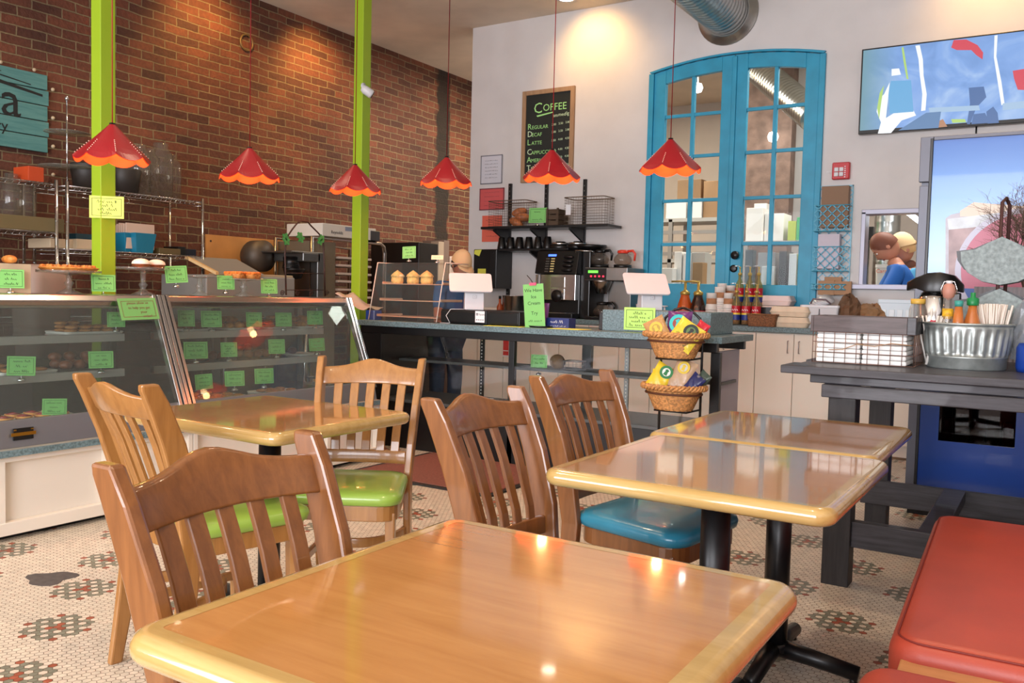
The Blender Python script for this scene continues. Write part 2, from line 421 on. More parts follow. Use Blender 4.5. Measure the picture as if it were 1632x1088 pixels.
for i in range(24):
    a=2*PI*i/24; k=1+.18*math.sin(3*a)+.1*math.sin(5*a+1)
    pl.append((c.x+(.085*math.cos(a)*k*.75-.1*math.sin(a)*k*.6),c.y+(.085*math.cos(a)*k*.75+.1*math.sin(a)*k*.6)))
mb.prism(pl,.003,pc); mb.build('cement_patch',fl)
struct(B1('baseboard_back',(XL,YW-.015,0),(XR,YW,.1),white))
# ---- shop front behind the camera: wall with two large windows (daylight) ----
mb=MB(); ww=white
mb.box((XB,YF-.2,0),(XR,YF,.55),ww); mb.box((XB,YF-.2,3.2),(XR,YF,HC),ww)
for a,b in ((XB,-6.2),(-3.0,-2.2),(1.5,XR)): mb.box((a,YF-.2,.55),(b,YF,3.2),ww)
struct(mb.build('wall_front'))
for i,(a,b) in enumerate(((-6.2,-3.0),(-2.2,1.5))):
    mb=MB(); mb.box((a,YF-.12,.55),(b,YF-.1,3.2),clear); 
    o=struct(mb.build('window_%d'%(i+2)))
# ---- kitchen behind ----
kw=mat('kitchen_wall_paint',(190,184,180),.7,var=.03,vs=3)
struct(B1('wall_kitchen_back',(XB,12.2,0),(XR,12.35,HC),kw))
# ---- green steel posts ----
def post(px_,pyc,X,sz,label):
    p=P(px_,pyc,X=X); h=sz/2
    mb=MB(); mb.box((p.x-h,p.y-h,0),(p.x+h,p.y+h,HC),limeg)
    o=mb.build('steel_post',bevel=.004); tag(o,label,'column',group='lime green posts'); return p
q1=post(165,300,-5.1,.1,'lime green square post carrying the small framed yellow notice, left of the two')
q2=post(575,300,-5.1,.1,'lime green square post with the white security camera, behind the glass case corner')
# ================= TABLES AND CHAIRS =================
chw=wood('honey_chair_wood',(142,96,48),(166,116,62),'Z',.32,.5)
chd=wood('brown_chair_wood',(112,68,34),(138,88,46),'Z',.3,.5)
topw=wood('orange_oak_laminate',(172,118,62),(190,136,78),'X',.16,1.0,.8,10)
edgew=wood('blond_table_edge',(172,140,80),(190,158,98),'X',.2,.9,1,12)
def make_table(name,label,x0,y0,x1,y1,h,cx=None,cy=None,group='square wood-topped tables',rz=0,axis='X'):
    w=x1-x0; d=y1-y0; c=((x0+x1)/2,(y0+y1)/2)
    t=thing(name,label,'table',(c[0],c[1],0),rz,group)
    th=.044; r=th/2; b=.042
    tm=topw
    MB().prism(rrect(w-2*b+.006,d-2*b+.006,.006),th-.0013,tm,M=Tr(0,0,h-th+.001)).build('tabletop',t)
    # bullnose border swept round the top
    prof=[(-b+r,th-.0),(-b+r+.006,th),(-.002,th)]+[(math.cos(a)*r*1.0,th/2+math.sin(a)*r) for a in [PI/2-PI*i/8 for i in range(9)]]+[(-.002,0),(-b+r,0)]
    base_=rrect(w-2*r,d-2*r,.035-r*.3,6); nn=len(base_); secs=[]
    cen=[]
    vs=[];fs=[];k=len(prof)
    for i in range(nn):
        p0=Vector(base_[i-1]);p1=Vector(base_[i]);p2=Vector(base_[(i+1)%nn])
        tn=(p2-p0).normalized(); nr=Vector((tn.y,-tn.x))
        for o_,z in prof: vs.append((p1.x+nr.x*o_,p1.y+nr.y*o_,h-th+z))
    for i in range(nn):
        j=(i+1)%nn
        for q in range(k-1): fs.append((i*k+q,i*k+(q+1)%k,j*k+(q+1)%k,j*k+q))
    MB().add(vs,fs,edgew,True).build('table_edge',t)
    ox=(cx-c[0]) if cx is not None else 0; oy=(cy-c[1]) if cy is not None else 0
    m=MB(); m.cyl((ox,oy,.05),(ox,oy,h-th-.015),.04,black,n=24); m.build('pedestal_column',t)
    m=MB(); m.box((ox-.2,oy-.025,h-th-.02),(ox+.2,oy+.025,h-th),black); m.box((ox-.025,oy-.2,h-th-.02),(ox+.025,oy+.2,h-th),black); m.build('mounting_spider',t)
    m=MB(); m.lathe([(.0,.075),(.045,.08),(.05,.055),(.0,.05)],black,c=(ox,oy,0))
    for a in range(4):
        dx,dy=math.cos(a*PI/2),math.sin(a*PI/2)
        m.tube([(ox,oy,.062),(ox+dx*.12,oy+dy*.12,.052),(ox+dx*.265,oy+dy*.265,.034)],[.03,.027,.024],black,n=12)
        m.cyl((ox+dx*.25,oy+dy*.25,0),(ox+dx*.25,oy+dy*.25,.02),.012,black)
    m.build('cross_base',t)
    return t
make_table('cafe_table','large foreground table with glossy orange top and blond rounded edge',-1.025,.665,-.325,1.415,.75)
make_table('cafe_table','glossy table reflecting the wall, near one of the joined pair beside the red bench',-1.125,1.93,-.39,2.685,.75,-.77,2.29)
make_table('cafe_table','far one of the joined pair of tables, in front of the basket stand',-1.16,2.69,-.43,3.45,.75,-.745,2.85)
make_table('cafe_table','table in front of the pastry cases with the two green-seated chairs',-2.83,1.86,-2.03,2.55,.75)
def rail_z(t): return .886+.034*math.exp(-(t/.45)**2)
def make_chair(seatm,wd,label,group=None,wback=None):
    wb=wback or wd
    t=thing('slat_back_chair',label,'chair',group='slat-back wooden chairs')
    prof=[(-.055,0,.04),(-.03,.15,.05),(-.008,.3,.06),(0,.45,.068),(-.02,.6,.074),(-.065,.75,.074),(-.115,.87,.066),(-.136,.91,.06),(-.142,.928,.05)]
    def backx(z):
        for a,b in zip(prof,prof[1:]):
            if a[1]<=z<=b[1]: k=(z-a[1])/(b[1]-a[1]); return a[0]+(b[0]-a[0])*k
        return prof[-1][0]
    def sidey(z): return .178+max(0,z-.45)*.062
    for sg in (-1,1):
        secs=[]
        for x,z,d in prof:
            y=sg*sidey(z); w=.014
            secs.append([(x-d/2,y-w,z),(x+d/2,y-w,z),(x+d/2,y+w,z),(x-d/2,y+w,z)])
        MB().sweep(secs,wd).build('back_leg',t,.006,2)
    # crest rail
    m=MB(); secs=[]; n=14
    for i in range(n+1):
        u=-1+2*i/n; y=u*(sidey(.88)-.012); bow=-.035*(1-u*u)
        zt=rail_z(u); zb=.818+.004*(1-u*u)
        def ring(z,th): x=backx(z)+bow+.0; return [(x-th/2,y,z),(x+th/2,y,z)]
        a=backx(zb)+bow; c_=backx(zt)+bow; th=.024
        secs.append([(a-th/2,y,zb),(a+th/2,y,zb),(c_+th/2,y,zt),(c_-th/2,y,zt)])
    m.sweep(secs,wb,True); o=m.build('crest_rail',t,.006,2)
    # lower rail
    secs=[]
    for i in range(9):
        u=-1+2*i/8; y=u*(.178-.012); bow=-.02*(1-u*u); x=backx(.54)+bow
        secs.append([(x-.01,y,.515),(x+.01,y,.515),(x+.01-.004,y,.565),(x-.01-.004,y,.565)])
    MB().sweep(secs,wd,True).build('lower_rail',t,.004,2)
    for i in range(5):
        u=(i-2)*.34; secs=[]
        for k in range(7):
            z=.555+(.83-.555)*k/6; y=u*(sidey(z)-.01); bow=-(.02+.015*k/6)*(1-u*u); x=backx(z)+bow
            secs.append([(x-.006,y-.017,z),(x+.006,y-.017,z),(x+.006,y+.017,z),(x-.006,y+.017,z)])
        MB().sweep(secs,wb).build('back_slat',t,.002,1)
    # seat cushion: rounded trapezoid with domed top
    pts=[]
    for x,y in rrect(.42,.4,.07,5):
        k=1+.1*(x/.21); pts.append((x+.215,y*k))
    secs=[]
    for z,s_ in ((.448,.97),(.452,1.0),(.47,1.02),(.484,1.0),(.493,.93),(.499,.78),(.502,.5),(.503,.2)):
        secs.append([(.215+(x-.215)*s_,y*s_,z) for x,y in pts])
    MB().sweep(secs,seatm,True).build('seat_cushion',t)
    m=MB(); pts2=[(.215+(x-.215)*.95,y*.95) for x,y in pts]
    m.prism(pts2,.055,wd,M=Tr(0,0,.392)); m.build('seat_apron',t,.004)
    for sg in (-1,1):
        m=MB(); secs=[]
        for z,d in ((0,.024),(.2,.03),(.42,.036)):
            x=.375;y=sg*.178
            secs.append([(x-d/2,y-d/2,z),(x+d/2,y-d/2,z),(x+d/2,y+d/2,z),(x-d/2,y+d/2,z)])
        m.sweep(secs,wd).build('front_leg',t,.004)
        m=MB(); m.box((-.02,sg*.178-.009,.17),(.375,sg*.178+.009,.2),wd); m.build('side_stretcher',t,.003)
    # bent stretcher arcing between the legs
    secs=[]
    for i in range(13):
        a=PI*i/12; x=-.02+.22*math.sin(a); y=-.17*math.cos(a)
        nx,ny=math.sin(a),-math.cos(a)
        secs.append([(x-nx*.008,y-ny*.008,.235),(x+nx*.008,y+ny*.008,.235),(x+nx*.008,y+ny*.008,.27),(x-nx*.008,y-ny*.008,.27)])
    MB().sweep(secs,wd,True).build('bent_stretcher',t,.002)
    return t
greens=mat('green_vinyl',(140,172,70),.3,coat=.3,var=.03,vs=8); blues=mat('blue_vinyl',(44,128,156),.3,coat=.3)
cB=make_chair(greens,chd,'dark honey chair with its back closest to us, drawn up to the foreground table')
cB.location=(-1.075,.99,0); cB.rotation_euler=(0,0,0)
cA=make_chair(greens,chw,'pale honey chair with green seat, left end of the table by the pastry cases')
cA.location=(-2.3,1.65,0); cA.rotation_euler=(0,0,math.radians(82))
cC=dup(cA,(-2.31,2.58,0),math.radians(-60),'honey chair with light green seat on the far right of the pastry case table')
cD=make_chair(blues,chd,'brown chair at the near table of the joined pair, its seat hidden')
cD.location=(-1.22,1.98,0)
cE=dup(cD,(-1.31,2.69,0),math.radians(-8),'brown chair with a blue vinyl seat at the far table of the joined pair')
# ---- red bench ----
red=mat('red_orange_vinyl',(172,68,50),.42,var=.04,vs=5,bump=.05,bs=300)
lamw=wood('light_oak_board',(190,138,86),(205,155,104),'X',.35,.4)
t=thing('banquette_bench','red-orange vinyl bench with a light wood divider at the right edge of the picture','bench',(0,0,0),.038)
def cushion(name,x0,y0,x1,y1,z0,z1,rr=.05):
    w=x1-x0;d=y1-y0; secs=[]
    for k in range(9):
        a=PI/2*k/8; s=rr*(1-math.sin(a)*1) ; 
    prof=[(z0,.012),(z0+.01,0)]+[(z1-rr+rr*math.sin(PI/2*k/6),rr-rr*math.cos(PI/2*k/6)) for k in range(7)]
    for z,ins in prof: secs.append([(x+(x0+x1)/2,y+(y0+y1)/2,z) for x,y in rrect(w-2*ins,d-2*ins,max(.012,.07-ins),6)])
    cx,cy=(x0+x1)/2,(y0+y1)/2
    last=secs[-1]; secs.append([(cx+(x-cx)*.5,cy+(y-cy)*.5,z+.006) for x,y,z in last])
    return MB().sweep(secs,red,True).build(name,t)
o=cushion('seat_cushion',-.215,2.07,.42,3.45,.30,.455,.045)
m=MB(); m.tube([(x+(-.215+.42)/2,y+(2.07+3.45)/2,.4485) for x,y in rrect(.635-.035,1.38-.035,.06,6)],.0022,mat('dark_red_stitching',(120,35,28),.6),n=6,close=True); m.build('seam',o)
cushion('seat_cushion',-.245,.7,.42,1.955,.28,.448,.045)
B1('wood_divider',(-.185,1.965,.1),(.45,2.12,.41),lamw,t,.004)
B1('bench_base',(-.12,.75,0),(.6,3.4,.3),mat('dark_bench_base',(60,36,26),.5),t,.004)
m=MB(); m.box((.40,.7,.3),(.56,3.45,.95),red); m.build('bench_back',t,.03,3)
# ================= SIGNS =================
def rebase(root,loc):
    loc=Vector(loc)
    for ch in root.children: ch.location=ch.location-loc
    root.location=loc; return root
def squiggle(mb,x0,x1,y,h,m,M,seed=0):
    r=random.Random(seed); x=x0; w=h*.13
    while x<x1-h*.4:
        L=min(r.uniform(1.5,4)*h,x1-x); pts=[]; n=max(3,int(L/(h*.32)))
        for i in range(n+1):
            k=i%2; pts.append((x+L*i/n,y+(h*.55 if k else 0)+(h*.45 if (k and r.random()<.3) else 0)+r.uniform(-.06,.06)*h))
        vs=[];fs=[]
        for i,(a,b) in enumerate(pts): vs+=[(a-w*.5,b-w*.5,0.0008),(a+w*.5,b+w*.5,.0008)]
        for i in range(len(pts)-1): fs.append((2*i,2*i+2,2*i+3,2*i+1))
        mb.add(vs,fs,m,False,M); x+=L+h*.5
def card_frame(p,phi,tilt=0,roll=0):
    return Matrix.Translation(p)@Rz(phi+PI/2)@Rx(PI/2-tilt)@Rz(roll)
def frame_lines(mb,w,h,m,M,ins=.07,t=.012):
    a=w/2-ins*w;b=h/2-ins*w;t=t*w
    for x0,y0,x1,y1 in ((-a,b-t,a,b),(-a,-b,a,-b+t),(-a,-b,-a+t,b),(a-t,-b,a,b)):
        mb.add([(x0,y0,.0007),(x1,y0,.0007),(x1,y1,.0007),(x0,y1,.0007)],[(0,1,2,3)],m,False,M)
def price_card(px_,py_,wp,hp,label,X=None,Y=None,Z=None,phi=-.35,roll=0,lines=3,paper=None,texts=None,inkm=None,holder='clip',group='green price cards',seed=0,tilt=.12,frame=True,name='price_card'):
    p=P(px_,py_,X=X,Y=Y,Z=Z); dep=(p-CAMP).dot(_F); w=wp*dep/FPX; h=hp*dep/FPX
    view=math.atan2(CAMP.y-p.y,CAMP.x-p.x); w/=max(.5,math.cos(phi-view))
    t=thing(name,label,'sign',p,0,group)
    M=card_frame(Vector((0,0,0)),phi,tilt,roll)
    mb=MB(); mb.cbox((0,0,-.0006),(w,h,.0012),paper or signg,M); mb.build('card',t)
    m=MB(); im=inkm or ink
    if frame: frame_lines(m,w,h,im,M)
    if texts:
        for tx,x,y,sz in texts: add_text(m,tx,sz*h,im,M@Tr(x*w,y*h,.0006),'CENTER')
    for i in range(lines):
        yy=h*(.24-.52*i/max(1,lines-1)) if lines>1 else 0
        r=random.Random(seed*7+i); a=r.uniform(.2,.36)*w
        squiggle(m,-a,a,yy-h*.05,h*.13,im,M,seed*13+i)
    if lines or texts or frame: m.build('writing',t)
    if holder=='clip':
        m=MB(); q=Vector((math.cos(phi),math.sin(phi),0)); 
        m.lathe([(.0,0),(.019,.001),(.021,.006),(.014,.014),(0,.017)],chrome,c=(0,0,-h/2-.028),n=12)
        m.tube([(0,0,-h/2-.014),(.004*q.y,0,-h/2-.004),(0,0,-h/2+.006)],.0022,chrome,n=6); m.build('clip_holder',t)
    return t,p,w,h
# ================= PENDANT LAMPS =================
lampred=mat('red_lamp_shade',(150,16,28),.34,coat=.3)
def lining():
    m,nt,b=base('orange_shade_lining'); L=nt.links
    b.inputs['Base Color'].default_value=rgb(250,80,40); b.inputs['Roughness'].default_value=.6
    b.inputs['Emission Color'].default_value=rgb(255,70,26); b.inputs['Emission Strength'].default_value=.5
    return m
lin_m=lining(); bulbm=mat('warm_glowing_bulb',(255,220,170),.4,emit=(255,205,140),es=14); cordm=mat('red_fabric_cord',(165,28,36),.6)
def make_pendant():
    t=thing('pendant_lamp','x','lamp')
    def shade(off,m,name):
        vs=[];fs=[];n=64;k=9
        for i in range(n):
            a=2*PI*i/n; ph=(i%8)/8.0
            sc=math.sin(PI*ph); fac=math.cos(PI/8)/math.cos((ph-.5)*PI/4)
            for j in range(k):
                u=j/(k-1); R=(.012+.188*u**1.0)*(1-(1-fac)*.45*u)-off
                z=.185*(1-u)**1.06-(.026*sc**.8)*(u**5)
                if u>.93: R-=.002
                vs.append((R*math.cos(a),R*math.sin(a),z-off*.6))
        for i in range(n):
            w_=(i+1)%n
            for j in range(k-1): fs.append((i*k+j,w_*k+j,w_*k+j+1,i*k+j+1))
        MB().add(vs,fs,m,False).build(name,t)
    shade(0,lampred,'lamp_shade'); shade(.004,lin_m,'shade_lining')
    stm=mat('lit_stitch_holes',(240,190,170),.5)  # pale beads along the stitched ribs paint lamp light leaking through the holes
    for r in range(8):
        a=2*PI*r/8; m=MB()
        for j in range(7):
            u=.55+.06*j; R=.012+.188*u+.0015; z=.185*(1-u)**1.06+.002
            m.cbox((R*math.cos(a),R*math.sin(a),z),(.004,.003,.005),stm,None)
        m.build('stitch_light',t)
    m=MB(); m.cyl((0,0,.08),(0,0,.19),.016,black); m.lathe([(.0,0),(.022,.008),(.03,.03),(.022,.055),(.012,.07)],bulbm,c=(0,0,.018),n=16); m.build('bulb',t)
    return t
pd=make_pendant()
lampspec=[(179,197,-4.45,None,'leftmost red scalloped pendant lamp, in front of the lime green post with the notice'),(398,235,-4.5,None,'second red scalloped pendant lamp from the left, against the brick wall'),(566,262,-4.5,None,'red scalloped pendant lamp hanging in front of the camera-bearing green post'),
 (712,250,None,5.2,'red scalloped pendant lamp at the edge between brick wall and white wall'),(880,238,None,5.2,'red scalloped pendant lamp hanging over the lower part of the coffee chalkboard'),(1069,221,None,5.2,'rightmost red scalloped pendant lamp, in front of the blue glazed door')]
for i,(x,y,X,Y,lb) in enumerate(lampspec):
    p=P(x,y,X=X,Y=Y); z=p.z-.187
    o=pd if i==0 else dup(pd)
    o.location=(p.x,p.y,z); o.rotation_euler=(0,0,[.3,.5,.45,1.0,1.2,.93][i]); o['label']=lb; o['group']='red pendant lamps'
    c=MB(); c.cyl((0,0,.187),(0,0,HC-z),.0032,cordm,n=6); c.build('cord',o)
    l=bpy.data.lights.new('pendant_bulb_light','POINT'); l.energy=2.0; l.color=rgb(255,190,120)[:3]; l.shadow_soft_size=.03
    lo=bpy.data.objects.new('pendant_bulb_light',l); COL.objects.link(lo); lo.location=(p.x,p.y,z+.0)
# ================= DISPLAY CASES =================
stonetop=mat('pale_grey_slab',(150,150,142),.5,var=.05,vs=20)
satin=mat('satin_stainless',(196,192,188),.38,.55)
def display_case(y0,y1,label,lip_end,plate=False):
    t=thing('pastry_display_case',label,'display case',group='glass pastry display cases')
    zt=1.143; zb=.555; xb=-4.12; xt=-4.36; XBK=-4.86
    m=MB(); m.box((XBK,y0,.03),(-4.1,y1,.40),wht); 
    # plinth frame with recessed panels
    m.box((-4.1,y0,.03),(-4.055,y1,.09),wht); m.box((-4.1,y0,.37),(-4.06,y1,.40),wht)
    for k in range(4):
        yy=y0+(y1-y0)*k/3 if k<3 else y1-.02
        yy=min(max(yy,y0),y1-.03); m.box((-4.1,yy,.05),(-4.058,yy+.03,.38),wht)
    m.box((XBK+.02,y0,0),(-4.12,y1,.04),black)
    m.build('base_cabinet',t,.003)
    MB().box((XBK,y0,.40),(-4.03,y1,.428),stonetop).build('slab',t,.002)
    MB().box((-4.04,y0,.4),(-4.025,y1,.43),granite).build('slab_edge',t)
    def fx(z): return xb+(xt-xb)*(z-zb)/(zt-zb)
    m=MB(); m.sweep([[(-4.09,y,.428),(-4.12,y,zb),(-4.14,y,zb),(-4.14,y,.5),(XBK,y,.5),(XBK,y,.428)] for y in (y0,y1)],mat('grey_stainless_panel',(150,150,154),.34,.75)); m.build('lower_panel',t,.003)
    # top cap with rolled front
    m=MB(); m.sweep([[(xt+.012,y,1.075),(xt+.018,y,1.11),(xt-.005,y,1.14),(xt-.03,y,zt),(XBK,y,zt),(XBK,y,zt-.03),(xt-.05,y,zt-.03),(xt-.01,y,1.07)] for y in (y0+.02,y1-.02)],steel,False); m.build('top_cap',t,.004)
    # slanted front glass
    g=MB(); g.sweep([[(fx(z)-.0,y0+.03,z),(fx(z)-.006,y0+.03,z),(fx(z)-.006,y1-.03,z),(fx(z),y1-.03,z)] for z in (zb,1.085)],caseg); g.build('front_glass',t)
    for yy in (y0+.012,y1-.016):
        g=MB(); g.sweep([[(x,yy,z) for x,z in ((fx(zb),zb),(fx(zt)-.0,zt-.01),(XBK,zt-.01),(XBK,zb))],[(x,yy+.004,z) for x,z in ((fx(zb),zb),(fx(zt),zt-.01),(XBK,zt-.01),(XBK,zb))]],clear); g.build('end_glass',t)
    # end trims : doubled chrome strips with a dark gasket
    for e,yy in ((0,y0),(1,y1)):
        m=MB(); s_=1 if e==0 else -1
        for a,b,mm,dx in ((0,.022,chrome,.012),(.022,.032,black,.004),(.032,.052,steel,.010)):
            ya,yb=sorted((yy+s_*a,yy+s_*b))
            m.sweep([[(fx(z)+dx,ya,z),(fx(z)+dx,yb,z),(fx(z)-.03,yb,z),(fx(z)-.03,ya,z)] for z in (zb-.04,zt+.004)],mm)
        m.build('end_trim',t,.002)
    # back frame with sliding doors
    m=MB(); m.box((XBK,y0,.5),(XBK+.02,y0+.04,zt),dsteel); m.box((XBK,y1-.04,zb),(XBK+.02,y1,zt),dsteel); ym=(y0+y1)/2
    m.box((XBK,ym-.03,zb),(XBK+.02,ym+.03,zt),dsteel); m.box((XBK,y0,zt-.06),(XBK+.02,y1,zt-.03),dsteel); m.build('rear_frame',t)
    MB().box((XBK+.008,y0+.04,.5),(XBK+.012,y1-.04,zt-.05),glass('smoked_door_glass',(190,195,195),.8)).build('sliding_door',t)
    for z in (.925,.725):
        MB().box((XBK+.03,y0+.06,z-.008),(-4.53,lip_end,z-.002),clear).build('shelf',t)
        m=MB(); m.box((-4.535,y0+.06,z-.045),(-4.5,lip_end,z-.002),satin); m.build('shelf_lip',t,.003)
    MB().box((XBK+.03,y0+.05,.501),(-4.15,y1-.05,.507),steel).build('deck',t)
    if plate:
        a=P(20,683,X=-4.1); m=MB(); q=P(52,683,X=-4.1)
        M=Tr(-4.102,(a.y+q.y)/2,.49)@FX
        gold=mat('brass',(200,150,60),.3,1)
        m.cbox((0,0,.006),(q.y-a.y,.055,.008),black,M); m.cbox((0,0,.011),(.115,.016,.003),gold,M)
        for sx in (-1,1): m.cbox((sx*(q.y-a.y)/2*.85,.02,.011),(.012,.006,.004),gold,M)
        m.build('maker_plate',t)
    rebase(t,((xb+XBK)/2,(y0+y1)/2,0)); return t
ys=3.125
display_case(1.55,ys-.002,'left stainless pastry case, black maker plate on its lower panel',3.0,True)
display_case(ys+.002,4.70,'right stainless pastry case, reflecting a red lamp, beside the dark counter',4.58)
# cards inside and on the cases
def cc(*a,**k): return price_card(*a,**k)
XT=-4.6
cc(17,444,38,30,'green price card at the left picture edge on top of the left pastry case',X=XT,seed=1)
cc(165,451,35,27,'green price card in front of the foot of the lime post',X=XT,seed=2)
cc(281,437,33,27,'tilted green price card beside the glass stand of white buns',X=XT,seed=3,roll=.07)
cc(360,450,26,22,'green price card on the right case in front of the crumble muffins',X=XT,seed=4)
cc(429,456,25,23,'rightmost green price card on top of the right pastry case',X=XT,seed=5)
cc(34,583,40,31,'green price card on the middle shelf at the far left',X=-4.48,seed=6,roll=-.05)
cc(161,573,36,27,'green price card on the middle shelf above the chair back',X=-4.48,seed=7)
cc(87,648,35,26,'green price card on the deck beside red-topped tarts',X=-4.24,seed=8,roll=-.05,lines=3)
cc(185,509,26,24,'green price card on the top shelf right of the cookie tray',X=-4.5,seed=9)
cc(297,507,25,26,'green price card at the left end of the right case top shelf',X=-4.48,seed=10)
cc(337,508,31,26,'second green price card on the top shelf of the right case',X=-4.48,seed=11)
cc(405,509,24,23,'third green price card on the top shelf of the right case',X=-4.48,seed=12)
cc(452,509,25,22,'fourth green price card on the top shelf of the right case',X=-4.48,seed=13)
cc(502,506,24,22,'last green price card on the top shelf of the right case',X=-4.48,seed=14)
cc(312,558,36,27,'green price card on the middle shelf of the right case under the orange lamp reflection',X=-4.48,seed=15)
cc(365,557,25,23,'second green price card on the middle shelf of the right case',X=-4.48,seed=16,lines=4)
cc(441,552,25,23,'third green price card on the middle shelf of the right case',X=-4.48,seed=17)
cc(505,549,24,20,'last green price card on the middle shelf of the right case, brown writing',X=-4.48,seed=18,inkm=inkr,roll=.03)
cc(325,608,26,24,'leftmost green price card on the deck of the right case',X=-4.3,seed=19,roll=.05)
cc(374,603,30,24,'middle green price card on the deck of the right case',X=-4.3,seed=20)
cc(421,599,29,24,'right green price card on the deck of the right case',X=-4.3,seed=21)
th_,p,w_,h_=price_card(221,492,56,36,'green handwritten notice in a clear sleeve hung on the left case top',X=-4.3,phi=-.05,seed=22,lines=0,holder=None,inkm=inkr,tilt=.35,roll=.03,
   texts=[('please allow us',-.0,.22,.17),('to help you get',.02,.0,.17),('your',.12,-.2,.17),('order!',.2,-.4,.17)],frame=True,group='x',name='notice'); del th_['group']
m=MB(); M=card_frame(Vector((0,0,0)),-.05,.35,.03); m.cbox((0,0,.003),(w_*1.12,h_*1.16,.001),acryl,M); m.build('clear_sleeve',th_)
th_,p,w_,h_=price_card(170,330,50,35,'pale yellow printed notice tied to the left lime post',X=-5.03,phi=-.75,seed=23,lines=4,holder=None,paper=signy,tilt=0,group='x',name='notice'); del th_['group']
# ---------- food ----------
cookm=mat('baked_cookie',(178,118,58),.7,var=.18,vs=60,bump=.3,bs=90); pastm=mat('golden_pastry',(205,135,62),.5,var=.18,vs=40,bump=.3,bs=60); darkp=mat('dark_glazed_pastry',(120,62,30),.4,var=.25,vs=40,bump=.3,bs=50)
creamm=mat('white_icing',(240,232,215),.5); redj=mat('red_jam',(150,30,34),.25); trayw=mat('white_tray_paper',(226,218,208),.5); trayd=mat('dark_baking_tray',(60,56,52),.35,.6)
ck=MB(); ck.ell((0,0,.011),(.036,.036,.011),cookm,12,6,jit=.06); CK=ck.build('cookie'); tag(CK,'x','cookie')
rl=MB(); rl.ell((0,0,.022),(.055,.032,.022),pastm,12,7,jit=.08); RL=rl.build('pastry_roll'); tag(RL,'x','pastry')
sc_=MB(); sc_.ell((0,0,.024),(.036,.034,.026),darkp,12,7,jit=.12); SC=sc_.build('glazed_bun'); tag(SC,'x','bun')
first={'c':True,'r':True,'s':True}; PR={'c':CK,'r':RL,'s':SC}
def put(kind,loc,rz,label,group,sc=1):
    o=PR[kind]
    if first[kind]: first[kind]=False
    else: o=o.copy(); COL.objects.link(o)
    o.location=loc; o.rotation_euler=(0,0,rz); o.scale=(sc,sc,sc); o['label']=label; o['group']=group; return o
def tray(px_,X,z,wy,dx,label,kind,n,itemlabel,dark=False,pile=2,rz=0):
    """tray on a shelf at height z, centred under picture column px_"""
    y=P(px_,520,X=X).y
    m=MB(); mm=trayd if dark else trayw
    m.prism(rrect(dx,wy,.02),.004,mm); 
    rim=rrect(dx,wy,.02); m.tube([(a,b,.008) for a,b in rim],.005,mm,n=6,close=True)
    o=m.build('serving_tray',loc=(X,y,z)); tag(o,label,'tray',group='trays in the pastry cases')
    r=random.Random(int(px_*7+z*100)); g='pastries on '+label[:40]
    sx=.07 if kind=='c' else .075; 
    cells=[(i,j) for j in range(max(1,int(wy/.085))) for i in range(max(1,int(dx/.095)))]
    nx=max(1,int(dx/.095)); ny=max(1,int(wy/.085)); cnt=0; lay=0
    while cnt<n and lay<4:
        for i in range(nx):
            for j in range(ny):
                if cnt>=n: break
                hh={'c':.02,'r':.036,'s':.04}[kind]
                put(kind,(X+(i-(nx-1)/2)*dx/nx*.86+r.uniform(-.006,.006),y+(j-(ny-1)/2)*wy/ny*.86+r.uniform(-.006,.006),z+.005+lay*hh),r.uniform(0,3.1),itemlabel,g); cnt+=1
        lay+=1
S1,S2,DK=.923,.723,.508
tray(135,-4.66,S1,.34,.22,'white tray of cookies on the top shelf of the left case','c',18,'round golden cookie piled on the top shelf tray of the left case')
tray(30,-4.66,S2,.3,.22,'white tray of flat squares on the middle shelf at the far left','c',8,'flat cookie on the far left middle shelf tray')
tray(120,-4.66,S2,.3,.22,'dark tray of pastries on the middle shelf, left case','s',9,'dark pastry on the middle shelf tray of the left case',True)
tray(200,-4.4,DK,.25,.2,'tray near the seam on the deck of the left case','s',5,'bun near the seam on the left case deck',True)
tray(45,-4.42,DK,.4,.24,'white tray of red-topped tarts on the deck of the left case','s',0,'x')
rt=MB(); rt.lathe([(.0,0),(.036,0),(.042,.018),(0,.018)],pastm,n=14); rt.lathe([(.0,.02),(.034,.019),(0,.028)],redj,n=14); RT=rt.build('jam_tart'); tag(RT,'small tart topped with red jam beside the lowest green card of the left case','tart',group='red jam tarts in the left case')
y0_=P(45,600,X=-4.42).y
for i in range(8):
    o=RT if i==0 else RT.copy()
    if i: COL.objects.link(o)
    o.location=(-4.38-.1*(i//4),y0_-.14+.095*(i%4),DK+.004)
tray(300,-4.66,S1,.18,.22,'tray at the left end of the right case top shelf','s',4,'glazed bun at the left end of the right case top shelf')
tray(373,-4.66,S1,.26,.22,'tray of long golden loaves on the right case top shelf','r',8,'long golden roll on the right case top shelf')
tray(430,-4.66,S1,.22,.22,'tray of thin stacked cookies on the right case top shelf','c',20,'thin cookie stacked on the right case top shelf')
tray(480,-4.66,S1,.24,.22,'tray of orange pastries toward the right end of the top shelf','r',6,'orange-brown pastry toward the right end of the top shelf')
tray(330,-4.66,S2,.3,.22,'dark tray under the orange lamp reflection, right case','s',6,'dark bun on the tray under the orange reflection',True)
tray(410,-4.66,S2,.34,.22,'dark tray of green-brown squares on the right case middle shelf','s',10,'dark square bun on the middle shelf of the right case',True)
tray(480,-4.66,S2,.2,.2,'white plate with one cream bun on the middle shelf','s',1,'lone bun on the middle shelf plate')
tray(345,-4.4,DK,.4,.22,'white tray on the left of the right case deck','c',10,'cookie on the left deck tray of the right case')
tray(440,-4.4,DK,.3,.22,'white tray in the middle of the right case deck','c',6,'cookie on the middle deck tray of the right case')
